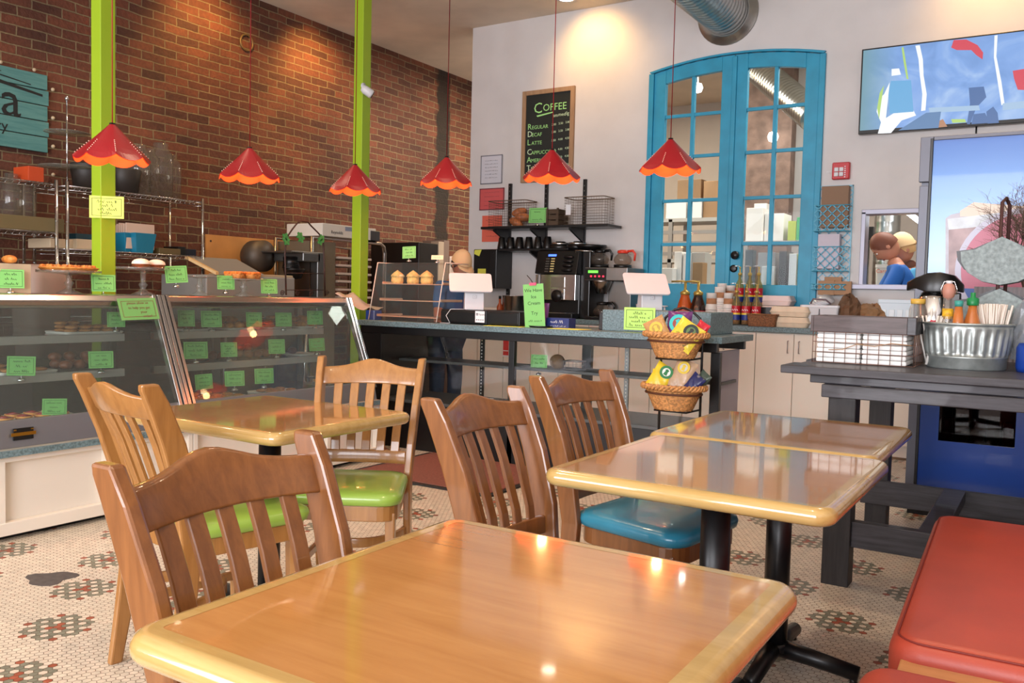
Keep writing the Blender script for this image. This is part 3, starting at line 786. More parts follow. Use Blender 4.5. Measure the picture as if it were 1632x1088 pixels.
# wire basket of croissants at the right end of the deck
def wire_basket(name,label,w,d,h,loc,rz=0,m_=None,step=.025,cat='basket',tag_plate=False,rim=.004):
    m_=m_ or dsteel; t=thing(name,label,cat,loc,rz)
    m=MB(); pts=rrect(w,d,.03,4)
    m.tube([(a,b,h) for a,b in pts],rim,m_,n=6,close=True); m.tube([(a,b,.003) for a,b in pts],rim*.8,m_,n=6,close=True)
    m.build('rim',t)
    m=MB(); r=.0011
    per=[]
    nx=int(w/step); ny=int(d/step); nz=int(h/step)
    for i in range(1,nx):
        x=-w/2+w*i/nx
        for y in (-d/2,d/2): m.tube([(x,y,0),(x,y,h)],r,m_,n=4)
        m.tube([(x,-d/2,.002),(x,d/2,.002)],r,m_,n=4)
    for j in range(1,ny):
        y=-d/2+d*j/ny
        for x in (-w/2,w/2): m.tube([(x,y,0),(x,y,h)],r,m_,n=4)
        m.tube([(-w/2,y,.002),(w/2,y,.002)],r,m_,n=4)
    for k in range(1,nz):
        z=h*k/nz; m.tube([(a,b,z) for a,b in pts],r,m_,n=4,close=True)
    m.build('wire_mesh',t)
    return t
y_=P(545,600,X=-4.4).y
wire_basket('wire_basket','low wire basket of croissants at the right end of the right pastry case',.3,.34,.06,(-4.4,y_-.05,DK+.002),m_=chrome)
for i in range(6): put('r',(-4.47+.09*(i%2),y_-.16+.1*(i//2),DK+.02+.0*(i//2)),.4*i,'plump golden croissant in the low wire basket','croissants in the wire basket',1.0)
# ---------- cake stands ----------
def cake_stand(px_,py_,X,R,label,h,rim=.014):
    p=P(px_,py_,X=X); p.z=1.143
    m=MB(); m.lathe([(.062,0),(.066,.004),(.03,.02),(.014,.035),(.02,.05),(.026,.06),(.014,.075),(.016,h-.012),(.05,h-.006),(R,h),(R,h+rim),(R-.004,h+rim),(R-.006,h+.005),(0,h+.005)],glass('pressed_glass',(238,240,236),1.6,.04,.07),n=32)
    o=m.build('cake_stand',loc=p); tag(o,label,'cake stand',group='glass cake stands on the pastry cases'); return p,h+.006
p,h=cake_stand(110,470,-4.66,.165,'wide glass cake stand carrying a crumbly golden flan',.115)
m=MB(); m.lathe([(0,0),(.13,0),(.15,.018),(.155,.022),(.14,.026),(0,.028)],pastm,n=32); 
top=MB()
for i in range(60):
    a=random.random()*2*PI; r_=.135*math.sqrt(random.random()); top.ell((r_*math.cos(a),r_*math.sin(a),.03),(.014,.012,.009),random.choice([pastm,cookm]),6,4,jit=.2)
o=m.build('golden_flan',loc=(p.x,p.y,p.z+h)); tag(o,'crumbly golden flan on the wide glass stand left of the lime post','cake'); top.build('crumb_topping',o)
p,h=cake_stand(228,470,-4.66,.15,'tall-stemmed glass cake stand with two white-iced buns',.15)
bm=MB(); bm.ell((0,0,.03),(.055,.05,.032),darkp,16,8); bm.ell((0,0,.034),(.056,.051,.03),creamm,16,8)
b_=bm.build('iced_bun',loc=(p.x+.03,p.y-.035,p.z+h-.004)); tag(b_,'left of the two white-iced buns on the tall glass stand','bun',group='white-iced buns')
b2=b_.copy(); COL.objects.link(b2); b2.location=(p.x,p.y+.09,p.z+h-.004); b2['label']='right of the two white-iced buns on the tall glass stand, red underside showing'
p,h=cake_stand(318,474,-4.66,.13,'empty low glass cake stand on the right pastry case',.12,.006)
p,h=cake_stand(388,474,-4.6,.15,'glass cake stand with crumble-topped muffins',.11,.006)
mm_=MB(); mm_.lathe([(.0,0),(.03,0),(.038,.03),(0,.03)],cookm,n=14); 
for i in range(14): a=i*2.4; r_=.032*math.sqrt(i/14); mm_.ell((r_*math.cos(a),r_*math.sin(a),.036),(.013,.012,.011),mat('orange_crumble',(226,120,40),.6,var=.2,vs=60),6,4,jit=.2)
MM=mm_.build('crumble_muffin'); tag(MM,'orange crumble-topped muffin on the glass stand by the wooden board','muffin',group='crumble muffins on the glass stand')
for i,(a,b) in enumerate(((.06,-.1),(.02,-.03),(.05,.05),(-.04,-.08),(-.04,.04),(.0,.1),(.07,.0))):
    o=MM if i==0 else MM.copy()
    if i: COL.objects.link(o)
    o.location=(p.x+a,p.y+b,p.z+h)
# ================= FRONT COUNTER =================
CT=.97; CY0=5.12; CY1=5.76
cxl=P(566,515,Y=CY0).x; cxr=P(1151,530,Y=CY0).x
cgr=mat('charcoal_shelf',(84,86,86),.4,.3)
t=thing('service_counter','long dark-framed counter with blue-grey top and glass front facing us','counter')
B1('worktop',(cxl,CY0,CT-.042),(cxr,CY1,CT),granite,t,.004)
m=MB(); m.box((cxl+.03,CY0+.03,CT-.1),(cxr-.04,CY0+.07,CT-.042),black); m.box((cxl+.03,CY1-.07,CT-.1),(cxr-.04,CY1-.03,CT-.042),black); m.build('top_rail',t,.003)
for px_,wd in ((604,.05),(814,.045),(880,.075),(1139,.06)):
    x=P(px_,600,Y=CY0+.03).x; yo=.0 if px_!=880 else .5
    MB().box((x-wd/2,CY0+.03+yo,.0),(x+wd/2,CY0+.07+yo,CT-.1),black).build('post',t,.003)
for px_ in (767,998):
    x=P(px_,600,Y=CY0+.5).x; m=MB(); m.box((x-.016,CY0+.5,.38),(x+.016,CY0+.52,CT-.1),dsteel if px_==998 else black)
    for k in range(18): m.box((x-.004,CY0+.498,.41+.026*k),(x+.004,CY0+.5,.422+.026*k),wht)
    m.build('slotted_standard',t)
xa=P(604,600,Y=CY0).x; 
B1('shelf',(xa+.03,CY0+.2,.655),(cxr-.06,CY0+.5,.675),cgr,t,.002)
B1('deck',(xa,CY0+.02,.355),(cxr-.05,CY1-.04,.378),cgr,t,.002)
B1('base_plinth',(xa-.02,CY0+.03,0),(cxr-.08,CY0+.09,.355),black,t,.003)
B1('end_panel',(cxl+.02,CY0+.02,0),(xa,CY1-.05,CT-.1),black,t,.003)
B1('end_panel',(cxr-.09,CY0+.1,0),(cxr-.075,CY1-.05,CT-.1),mat('lilac_grey_panel',(170,160,172),.4),t,.002)
g=MB(); g.box((xa,CY0+.035,.378),(cxr-.06,CY0+.04,CT-.1),clear); g.build('front_glass',t)
rebase(t,((cxl+cxr)/2,(CY0+CY1)/2,0))
# shelf contents inside the counter
price_card(859,578,26,26,'green price card on the shelf inside the glass counter',Y=CY0+.28,phi=-1.2,seed=31)
bagm=mat('brown_paper_bag',(150,108,70),.7,var=.12,vs=12,bump=.4,bs=20)
q=P(888,590,Y=CY0+.32); 
m=MB(); m.ell((0,0,.05),(.06,.05,.055),mat('dark_loaf',(110,80,45),.7,var=.2,vs=20),12,8,jit=.15); o=m.build('bread_loaf',loc=(q.x,q.y,.672)); tag(o,'dark bread loaf on the shelf inside the glass counter beside the green card','bread')
o=wire_basket('wire_basket','small wire basket beside the loaf on the counter shelf',.14,.12,.06,(q.x+.14,q.y,.676),m_=dsteel)
m=MB(); xx=P(838,654,Y=CY0+.3).x
wire_basket('wire_basket','flat wire rack on the bottom deck of the glass counter',.26,.22,.03,(xx-.25,CY0+.22,.379),m_=chrome)
# floor mat
matm=mat('brown_carpet_mat',(122,74,62),.9,var=.08,vs=60,bump=.3,bs=200)
m=MB(); m.box((-3.92,4.2,.002),(-2.78,5.1,.012),mat('black_rubber',(30,28,28),.7)); m.box((-3.88,4.24,.004),(-2.82,5.1,.016),matm); o=m.build('floor_mat',bevel=.003); tag(o,'brown carpet mat with black rubber rim in front of the counter','mat')
# acrylic pastry case
xl=P(590,508,Y=5.22).x; xr=P(698,512,Y=5.22).x; zt=P(655,419,Y=5.35).z
t=thing('acrylic_pastry_case','clear acrylic counter case holding three cream-topped pastries','display case')
A=[(0,5.2,CT+.004),(0,5.3,zt),(0,5.6,zt),(0,5.6,CT+.004)]
for x,nm in ((xl,'side_panel'),(xr,'side_panel')):
    m=MB(); m.sweep([[(x+dx,a[1],a[2]) for a in A] for dx in (-.003,.003)],acryl); 
    for a,b in ((0,1),(1,2)): m.cyl((x,A[a][1],A[a][2]),(x,A[b][1],A[b][2]),.004,mat('acrylic_edge',(235,215,200),.2),n=6)
    m.build(nm,t)
m=MB(); m.sweep([[(x,5.2,CT+.006),(x,5.3,zt),(x,5.305,zt),(x,5.205,CT+.006)] for x in (xl,xr)],acryl); m.build('front_panel',t)
B1('top_panel',(xl,5.3,zt-.005),(xr,5.6,zt),acryl,t); B1('bottom_panel',(xl,5.2,CT),(xr,5.6,CT+.006),acryl,t)
trm=mat('pinkish_tray_plastic',(214,176,150),.4)
for k,(py_,yo) in enumerate(((491,.0),(479,.04),(455,.07))):
    z=(CT+.03,CT+.155,CT+.285)[k]
    m=MB(); m.box((xl+.04,5.24+yo,z),(xr-.02,5.56,z+.006),trm); m.box((xl+.04,5.24+yo,z),(xl+.05,5.56,z+.02),trm); m.box((xr-.03,5.24+yo,z),(xr-.02,5.56,z+.02),trm); m.build('tray',t,.003)
rebase(t,((xl+xr)/2,5.4,CT))
crm=mat('pale_puff_pastry',(232,196,120),.55,var=.12,vs=40,bump=.2,bs=50)
PF=None
for i,px_ in enumerate((632,657,679)):
    x=P(px_,450,Y=5.38).x
    if PF is None:
        m=MB(); m.lathe([(.0,0),(.045,0),(.05,.02),(.047,.055),(.0,.056)],crm,n=12); m.lathe([(.056,.055),(.05,.07),(.03,.088),(.012,.1),(0,.108)],crm,n=9); m.ell((.01,0,.06),(.05,.045,.02),mat('cream_filling',(244,226,176),.5),10,6,jit=.2); PF=m.build('cream_pastry'); o=PF
    else: o=PF.copy(); COL.objects.link(o)
    o.location=(x,5.39,CT+.292); o.rotation_euler=(0,0,i*.9); tag(o,['left of the three cream puff pastries in the acrylic case','middle one of the three cream puff pastries in the acrylic case','right of the three cream puff pastries in the acrylic case'][i],'pastry','cream pastries in the acrylic case')
price_card(652,402,21,19,'green price card standing on top of the acrylic case',Y=5.42,phi=-1.3,seed=33,roll=.06)
lc_=price_card(697,410,19,7,'small pale yellow label card above the right end of the acrylic case',Y=5.5,phi=-1.4,seed=34,paper=mat('cream_card',(240,232,190),.5),lines=1,frame=False,group='x',name='label_card')[0]; del lc_['group']
# blue carton and baking parchment at the left end
x=max(P(572,503,Y=5.25).x,cxl+.07); m=MB(); m.box((x-.05,5.22,CT),(x+.045,5.3,CT+.075),mat('blue_carton',(34,70,160),.4)); m.box((x+.03,5.217,CT+.001),(x+.046,5.219,CT+.074),mat('pale_blue_carton',(120,150,210),.4)); o=m.build('foil_carton',bevel=.002); tag(o,'small blue carton between the pastry case end and the acrylic case','box')
pap=mat('parchment_paper',(222,200,184),.7)
m=MB(); n=8; vs=[];fs=[]
for i in range(n+1):
    for j in range(n+1):
        u=i/n;v=j/n; vs.append((-.2+.32*u,-.12+.24*v,.02+.12*(1-u)**1.6+.012*math.sin(9*v+5*u)))
for i in range(n):
    for j in range(n): a=i*(n+1)+j; fs.append((a,a+1,a+n+2,a+n+1))
m.add(vs,fs,pap,True); p_=P(570,490,Y=5.42); o=m.build('parchment_sheet',loc=(p_.x+.03,5.45,CT+.06)); sm=o.modifiers.new('s','SOLIDIFY'); sm.thickness=.002; tag(o,'crumpled parchment sheet lying behind the blue carton','paper')
# ---------- tablets and cash drawers ----------
appw=mat('white_plastic',(214,214,218),.3); labw=mat('white_label',(235,235,238),.5); dgry=mat('dark_grey_ink',(60,60,66),.5)
def tablet(px0,px1,pyt,pyb,sx0,sx1,sb,Y,zb,label):
    t=thing('point_of_sale_tablet',label,'tablet stand',group='white tablet stands')
    xl=P(px0,pyt,Y=Y).x; xr=P(px1,pyb,Y=Y).x; zt=P((px0+px1)/2,pyt,Y=Y-.02).z; zl=P((px0+px1)/2,pyb,Y=Y-.12).z
    hw=(xr-xl)/2*.86; cx=(xl+xr)/2
    # slab facing away from us, leaning: near edge low, far edge high
    y0,y1=Y-.11,Y+.03
    L=math.hypot(zt-zl,y1-y0)
    ang=math.atan2(zt-zl,y1-y0)
    m=MB(); pl=rrect(2*hw,L,.02,4)
    pl=[(x*(1+.13*(-y/(L/2))*-1*-1 if False else x/x*1) if False else x,y) for x,y in pl]
    M=Tr(cx,(y0+y1)/2,(zt+zl)/2)@Rx(ang)
    m.prism(pl,.014,appw,M=M); m.build('screen_housing',t,.003)
    m=MB(); m.prism(rrect(2*hw-.02,L-.02,.014,4),.001,blackp,M=M@Tr(0,0,-.0012)); m.build('screen',t)
    a=P(sx0,sb,Y=Y-.06).x; b=P(sx1,sb,Y=Y-.06).x; zs=(zt+zl)/2
    m=MB(); m.sweep([[(x,Y-.075,zb),(x,Y-.06,zs+.0),(x,Y+.0,zs+.02),(x,Y+.05,zb)] for x in (a,b)],appw); m.build('stand',t,.006,3)
    m=MB(); c=(a+b)/2; M2=Tr(c,Y-.0705,(zb+zs)/2+.0)@Rx(PI/2); 
    for w_,mm in ((.03,mat('light_grey_mark',(196,196,200),.4)),(.022,appw)): m.prism(rrect(w_,w_,.006),.002+(.001 if w_<.03 else 0),mm,M=M2)
    m.cbox((0,0,.003),(.008,.008,.002),mat('light_grey_mark',(196,196,200),.4),M2); m.build('square_emblem',t)
    rebase(t,(cx,Y,zb)); t.rotation_euler=(0,0,math.radians(40)); t.location.x+=.01; return t
def drawer(px0,px1,Y,label,d=.36,z1=1.075):
    xl=P(px0,515,Y=Y).x; xr=P(px1,515,Y=Y).x
    t=thing('cash_drawer',label,'cash drawer')
    B1('drawer_body',(xl,Y,CT+.006),(xr,Y+d,z1),blackp,t,.004); B1('drawer_front',(xl+.005,Y-.012,CT+.015),(xr-.005,Y,z1-.012),blackp,t,.003)
    m=MB(); 
    for x in (xl+.02,xr-.04): m.box((x,Y+.02,CT),(x+.02,Y+.05,CT+.006),black); m.box((x,Y+d-.05,CT),(x+.02,Y+d-.02,CT+.006),black)
    m.build('foot',t); rebase(t,((xl+xr)/2,Y+d/2,CT)); return t,xl,xr
t,xl,xr=drawer(703,775,5.2,'left black cash drawer under the white tablet, bearing a white sticker')
m=MB(); M=Tr(P(764,502,Y=5.18).x,5.187,1.03)@FY; m.cbox((0,0,0),(.082,.082,.002),labw,M); m.cbox((-.024,.018,.0015),(.016,.016,.001),dgry,M); m.cbox((-.024,.018,.002),(.007,.007,.001),labw,M)
add_text(m,'Square',.02,dgry,M@Tr(-.01,.011,.001)); 
for i in range(4): m.cbox((-.026+.018*i,-.022,.0015),(.01,.006,.001),dgry,M)
o=m.build('sticker',t); o.location=-t.location
drawer(776,828,5.2,'right black cash drawer, beside the white-stickered one')
TZ=1.081
tablet(716,780,437,466,732,757,490,5.34,1.076,'white tablet stand on the black cash drawer, turned away from us')
m=MB(); a=P(745,489,Y=5.3); b=P(722,512,Y=5.17)
m.tube([(a.x,5.3,1.079),(a.x-.03,5.24,1.079),(a.x-.07,5.185,1.078),(a.x-.1,5.17,1.03),(b.x-.02,5.16,CT+.006),(b.x-.12,5.17,CT+.004)],.003,appw,n=6); o=m.build('charging_cable'); tag(o,'thin white cable hanging over the black cash drawer','cable')
# raised granite box with tablet and notice
xl=P(960,510,Y=5.3).x; xr=P(1133,510,Y=5.3).x
m=MB(); m.box((xl,5.3,CT),(xr,5.74,1.112),granite); o=m.build('raised_counter_box',bevel=.004); tag(o,'blue-grey raised box at the right end of the counter top','counter box')
tablet(988,1063,437,470,1010,1042,492,5.48,1.113,'white tablet stand on the blue-grey raised box')
th_,p,w_,h_=price_card(1019,508,49,36,'lime printed notice with a dark border on the front of the raised box',Y=5.292,phi=-PI/2,seed=35,lines=4,holder=None,paper=mat('lime_printed_paper',(190,240,120),.6),tilt=0,group='x',name='notice'); del th_['group']
m=MB(); x=P(963,508,Y=5.28).x; m.box((x-.08,5.36,CT),(x-.012,5.6,1.09),blackp); o=m.build('card_terminal',bevel=.004); tag(o,'black box against the left side of the raised counter box','box')
# yellow sheets, blue box, sign in purple cup
yel=mat('yellow_paper',(236,236,90),.6)
for i,(px_,Y,wx,rz,lb) in enumerate(((806,5.2,.3,.1,'yellow sheet lying under the edge of the black cash drawer'),(905,5.22,.26,-.1,'yellow sheet lying in front of the blue carton of gloves'))):
    m=MB(); m.cbox((0,0,.001),(wx,.16,.002),yel); o=m.build('paper_sheet',loc=(P(px_,519,Y=Y).x,Y+.02,CT),rz=rz); tag(o,lb,'paper')
x=P(890,510,Y=5.34).x; m=MB(); m.cbox((0,0,.035),(.2,.1,.07),mat('navy_carton',(30,44,110),.4)); squiggle(m,-.05,.06,.0,.02,labw,Tr(0,-.0505,.035)@FY,5); squiggle(m,-.05,.08,-.025,.01,labw,Tr(0,-.0505,.035)@FY,6); o=m.build('glove_carton',loc=(x,5.36,CT)); tag(o,'navy carton with white lettering beside the tall green sign','box')
t=thing('cup_sign','tall green sign clipped upright in a purple cup on the counter','sign')
p=P(852,490,Y=5.24); pc_=P(865,490,Y=5.32)
m=MB(); m.lathe([(.032,0),(.034,.004),(.05,.16),(.047,.16),(.03,.01),(0,.008)],mat('purple_cup',(96,48,120),.35),c=(pc_.x,5.32,CT+.012),n=20); m.build('cup',t)
m=MB(); m.lathe([(.0,0),(.085,0),(.095,.012),(.07,.012),(0,.008)],blackp,c=(p.x+.02,5.3,CT),n=24); m.build('dish',t)
M=card_frame(Vector((p.x,5.235,p.z)),-1.35,0,.08); m=MB(); m.cbox((0,0,0),(.15,.33,.0015),signg,M)
m.build('card',t); m=MB()
for tx,y in (('We Have',.11),('Ice',.065),('Cream',.02),('Try',-.05)): add_text(m,tx,.034,ink,M@Tr(0,y,.001),'CENTER')
squiggle(m,-.05,.05,-.1,.016,ink,M,3); m.build('writing',t)
m=MB(); m.cbox((0,.165,.003),(.05,.02,.014),mat('pink_clip',(200,50,100),.4),M); m.tube([M@Vector((.0,.17,0)),M@Vector((-.02,.2,-.01)),M@Vector((-.045,.23,-.01))],.003,blackp,n=6); m.build('clip',t)
rebase(t,(p.x,5.3,CT))
# ---------- basket stand ----------
wick=mat('wicker',(196,140,84),.55,var=.22,vs=70,bump=.6,bs=120); wickd=mat('dark_wicker_band',(90,50,28),.6)
t=thing('basket_stand','two-tier stand of oval wicker baskets filled with snack bags, in front of the counter','basket stand')
def wicker(cx,cy,z0,name='wicker_basket'):
    m=MB(); R0,R1,h=.115,.175,.13; sy=.72
    # staves and weave
    n=40; vs=[];fs=[]; k=12
    for j in range(k):
        u=j/(k-1)
        for i in range(n*2):
            a=2*PI*i/(n*2); wv=.0035*(1 if (i//2+j)%2 else -1)
            R=R0+(R1-R0)*u+wv; vs.append((cx+R*math.cos(a),cy+R*sy*math.sin(a),z0+h*u))
    for j in range(k-1):
        for i in range(n*2): w_=(i+1)%(n*2); fs.append((j*2*n+i,j*2*n+w_,(j+1)*2*n+w_,(j+1)*2*n+i))
    fs.append([i for i in range(2*n)][::-1]); m.add(vs,fs,wick,True)
    o=m.build(name,t); so=o.modifiers.new('s','SOLIDIFY'); so.thickness=.008
    # braided rim
    r_=MB()
    for s_ in range(3):
        pts=[]
        for i in range(72):
            a=2*PI*i/72; b=a*14+s_*2*PI/3; R=R1+.014+.011*math.cos(b); pts.append((cx+R*math.cos(a),cy+R*sy*math.sin(a),z0+h+.008+.012*math.sin(b)))
        r_.tube(pts,.009,wick,n=6,close=True)
    r_.build('braided_rim',o)
    b_=MB(); b_.tube([(cx+(R1-.004)*math.cos(2*PI*i/48),cy+(R1-.004)*sy*math.sin(2*PI*i/48),z0+h-.03) for i in range(48)],.007,wickd,n=6,close=True); b_.build('dark_band',o)
    return o
bx=P(1079,540,Y=4.9).x; by=4.88; z1_=.845; z2_=.535
wicker(bx,by,z1_); bx2=P(1075,640,Y=4.9).x; wicker(bx2,by,z2_)
m=MB()
for s_ in (-1,1):
    m.tube([(bx+s_*.13,by+.1,0),(bx+s_*.13,by+.1,1.0),(bx+s_*.11,by+.1,1.08),(bx+s_*.05,by+.1,1.13),(bx,by+.1,1.142)],.008,black,n=8)
m.tube([(bx2-.13,by-.1,.0),(bx2-.13,by+.1,.012),(bx2+.13,by+.1,.012),(bx2+.13,by-.1,.0)],.008,black,n=8)
for z in (z1_,z2_): m.tube([(bx-.13,by+.1,z),(bx-.1,by-.05,z-.006),(bx+.1,by-.05,z-.006),(bx+.13,by+.1,z)],.006,black,n=8)
m.build('iron_frame',t); rebase(t,(bx,by,0))
def bag(label,cx,cy,cz,w,h,col,rx,ry,rz,logo=None,lc=(235,235,230),txt=None,d=.045):
    """pillow pack: local z up"""
    mm=mat('bag_film_%d_%d_%d'%col,col,.3,var=.06,vs=20,bump=.35,bs=14); m=MB(); n=12;k=12
    vs=[];fs=[]
    for side in (1,-1):
        o=len(vs)
        for i in range(n+1):
            for j in range(k+1):
                u=i/n*2-1; v=j/k*2-1
                t_=max(0,(1-u**4)*(1-abs(v)**3))**.7
                wv=.004*math.sin(6*u+9*v)*t_
                vs.append((w/2*u*(1-.05*(1-v*v)),side*(d/2*t_+.0005)+wv,h/2*v*(1-.03*(1-u*u))))
        for i in range(n):
            for j in range(k):
                a=o+i*(k+1)+j; f=(a,a+1,a+k+2,a+k+1); fs.append(f if side<0 else f[::-1])
    m.add(vs,fs,mm,True)
    o=m.build('snack_bag',loc=(cx,cy,cz)); o.rotation_euler=(rx,ry,rz); tag(o,label,'snack bag','snack bags in the two wicker baskets')
    if logo:
        lm=MB(); ox,oz,R=logo[:3]; M=Tr(ox,-d/2-.001,oz)@FY
        lm.prism([(R*math.cos(a*PI/12),R*math.sin(a*PI/12)) for a in range(24)],.002,mat('logo_ring_%d_%d_%d'%lc,lc,.4),M=M)
        inner=logo[3] if len(logo)>3 else (240,240,235)
        im=mat('logo_inner_%d_%d_%d'%inner,inner,.4)
        lm.prism([(R*.62*math.cos(a*PI/12),R*.62*math.sin(a*PI/12)) for a in range(24)],.003,im,M=M)
        dk=mat('logo_ring_%d_%d_%d'%lc,lc,.4)
        lm.prism([(-.3*R,-.5*R),(.3*R,-.5*R),(.2*R,.1*R),(.32*R,.3*R),(0,.5*R),(-.32*R,.3*R),(-.2*R,.1*R)],.004,dk,M=M)
        lm.build('printed_emblem',o)
    if txt:
        tm=MB(); M=Tr(0,-d/2-.0015,txt)@FY
        for i in range(3): squiggle(tm,-w*.33,w*.3,-.022*i,.012,mat('green_print',(60,110,40),.5),M,i+int(w*1000))
        tm.build('printed_text',o)
    return o
zu=z1_+.15; zl=z2_+.15
bag('purple bag with a turquoise round emblem, middle of the upper basket',bx+.01,by+.02,zu+.03,.15,.2,(98,50,110),-.25,0,.1,(0,.02,.055,(150,60,50)),(50,190,190))
bag('tan bag with gold oval, left in the upper basket',bx-.1,by-.03,zu-.0,.13,.18,(188,146,96),-.3,-.5,.3,(0,.02,.04,(180,150,60)),(225,190,70))
bag('yellow bag with black round emblem leaning across the upper basket',bx+.08,by-.05,zu-.01,.17,.17,(226,206,70),-.35,.55,0,(.02,.03,.045,(90,120,70)),(30,40,40),-.02)
bag('red bag corner at the right of the upper basket',bx+.13,by+.03,zu+.0,.08,.15,(200,44,60),-.2,.5,-.2)
bag('yellow bag with green round emblem, left in the lower basket',bx2-.07,by-.04,zl+.03,.13,.19,(232,200,50),-.3,.5,.25,(.01,.05,.04),(20,120,60),-.0)
bag('small folded yellow bag behind at the left of the lower basket',bx2-.12,by+.02,zl+.01,.06,.15,(226,196,60),-.2,.1,.5)
bag('tan bag with yellow emblem, middle of the lower basket',bx2+.045,by-.01,zl+.05,.13,.22,(190,160,130),-.3,.35,0,(.0,.055,.038,(200,200,190)),(220,190,50))
bag('dark blue bag at the right of the lower basket',bx2+.12,by-.02,zl+.0,.09,.16,(40,46,96),-.3,.6,-.2)
bag('dark green-grey bag behind the blue one in the lower basket',bx2+.145,by+.03,zl+.01,.08,.17,(70,84,74),-.2,.6,-.3)
bag('purple bag flat at the bottom front of the lower basket',bx2+.01,by-.06,zl-.04,.14,.1,(80,60,110),-.8,.1,0)
# ================= BACK COUNTER =================
BT=.98; BY=7.25; bxl=-5.3; bxr=P(1463,620,Y=BY).x
o=B1('back_worktop',(bxl,BY-.03,BT-.045),(bxr+.02,YW-.016,BT),granite,None,.004); tag(o,'blue-grey worktop along the white wall behind the counter','worktop')
hnd=mat('pull_handle_metal',(180,170,175),.3,.9)
x=bxl; i=0
widths=[.62]*7; tot=bxr-bxl; nun=7; wun=tot/nun
names=['leftmost white base cabinet, behind the glass counter','second white base cabinet from the left, seen through the glass counter','third white base cabinet from the left, seen through the glass counter','white base cabinet behind the middle of the glass counter','white base cabinet right of the basket stand','white base cabinet with two pull handles beside the rustic table','rightmost white base cabinet, seen between the rustic table legs']
for i in range(nun):
    x0=bxl+i*wun; x1=x0+wun; t=thing('base_cabinet',names[i],'cabinet',((x0+x1)/2,(BY+YW)/2,0),0,'white base cabinets on the back wall')
    W2=wun/2-.001; y0=BY-(BY+YW)/2; y1=YW-.016-(BY+YW)/2
    m=MB(); m.box((-W2,y0+.02,.09),(W2,y1,BT-.046),wht); m.box((-W2,y0+.06,0),(W2,y1,.09),wht); m.build('body',t)
    for s_ in (-1,1):
        a,b=sorted((s_*.003,s_*(W2-.002))); d=MB().box((a,y0,.1),(b,y0+.019,BT-.055),wht).build('door',t,.002)
        h=MB(); hx=s_*.045; h.tube([(hx,y0,BT-.11),(hx,y0-.025,BT-.11),(hx,y0-.025,BT-.21),(hx,y0,BT-.21)],.004,hnd,n=6); h.build('handle',d)
m=MB(); M=Tr(P(805,552,Y=BY-.02).x,BY-.004,P(805,553,Y=BY).z)@FY; m.cbox((0,0,0),(.075,.19,.002),labw,M); m.cbox((0,.0,.001),(.065,.16,.002),mat('red_label',(205,50,50),.5),M)
for k,y in enumerate((.05,.022,-.006)): squiggle(m,-.025,.025,y-.005,.012,labw,M,k+40)
m.cbox((0,-.035,.0023),(.06,.008,.001),labw,M); o=m.build('warning_label'); tag(o,'red and white warning label on a white cabinet seen through the counter','label')
# ================= ON AND ABOVE THE BACK COUNTER =================
WY=YW-.002
def wp(x,y,Y=YW): return P(x,y,Y=Y)
# ---- chalkboard ----
a=wp(835,147);b=wp(918,137);c=wp(832,292)
x0,x1,z1,z0=a.x,b.x,(a.z+b.z)/2,c.z
fram=wood('raw_wood_frame',(150,116,84),(172,138,104),'Z',.6,0)
t=thing('coffee_chalkboard','black chalkboard headed COFFEE in a raw wood frame on the white wall','chalkboard')
m=MB(); f=.045
m.box((x0,YW-.03,z0),(x0+f,WY,z1),fram);m.box((x1-f,YW-.03,z0),(x1,WY,z1),fram);m.box((x0+f,YW-.03,z1-f),(x1-f,WY,z1),fram);m.box((x0+f,YW-.03,z0),(x1-f,WY,z0+f),fram); m.build('frame',t,.003)
B1('slate',(x0+f,YW-.018,z0+f),(x1-f,WY,z1-f),mat('chalkboard_black',(26,30,26),.7,var=.15,vs=5),t)
chk=mat('green_chalk',(165,225,140),.8); chw2=mat('pale_chalk',(205,228,190),.8)
m=MB(); W=x1-x0; H=z1-z0; M=Tr(x0,YW-.019,z1)@FY
def ct(s,u,v,sz,mm=chk): add_text(m,s,sz,mm,M@Tr(u*W,-v*H,.001))
ct('C',.22,.25,.15); ct('OFFEE',.4,.235,.1)
m.add([(.28*W,-.275*H,.002),(.6*W,-.25*H,.002),(.6*W,-.262*H,.002),(.3*W,-.292*H,.002)],[(0,3,2,1)],chk,False,M)
ct('sm',.6,.31,.05,chw2); ct('med',.7,.305,.05,chw2); ct('lg',.85,.3,.05,chw2)
for i,(s,v,pr) in enumerate((('EGULAR',.42,('2.00','2.50','2.80')),('ECAF',.5,('2.00','2.50','2.80')),('ATTE',.59,('3.50','4.00','4.50')),('APPUCCINO',.695,('3.50','4.00','4.50')),('MERICANO',.78,('2.50','3.50','4.00')),('EA',.87,('2.00','2.50','2.80')))):
    ct('RDLCAT'[i],.11,v,.082,chw2 if i%2 else chk); ct(s,.195,v,.052)
    for k in range(3): ct(pr[k],.58+.13*k,v-.02-.006*k,.03,chw2)
m.build('chalk_writing',t); rebase(t,((x0+x1)/2,YW-.02,z0))
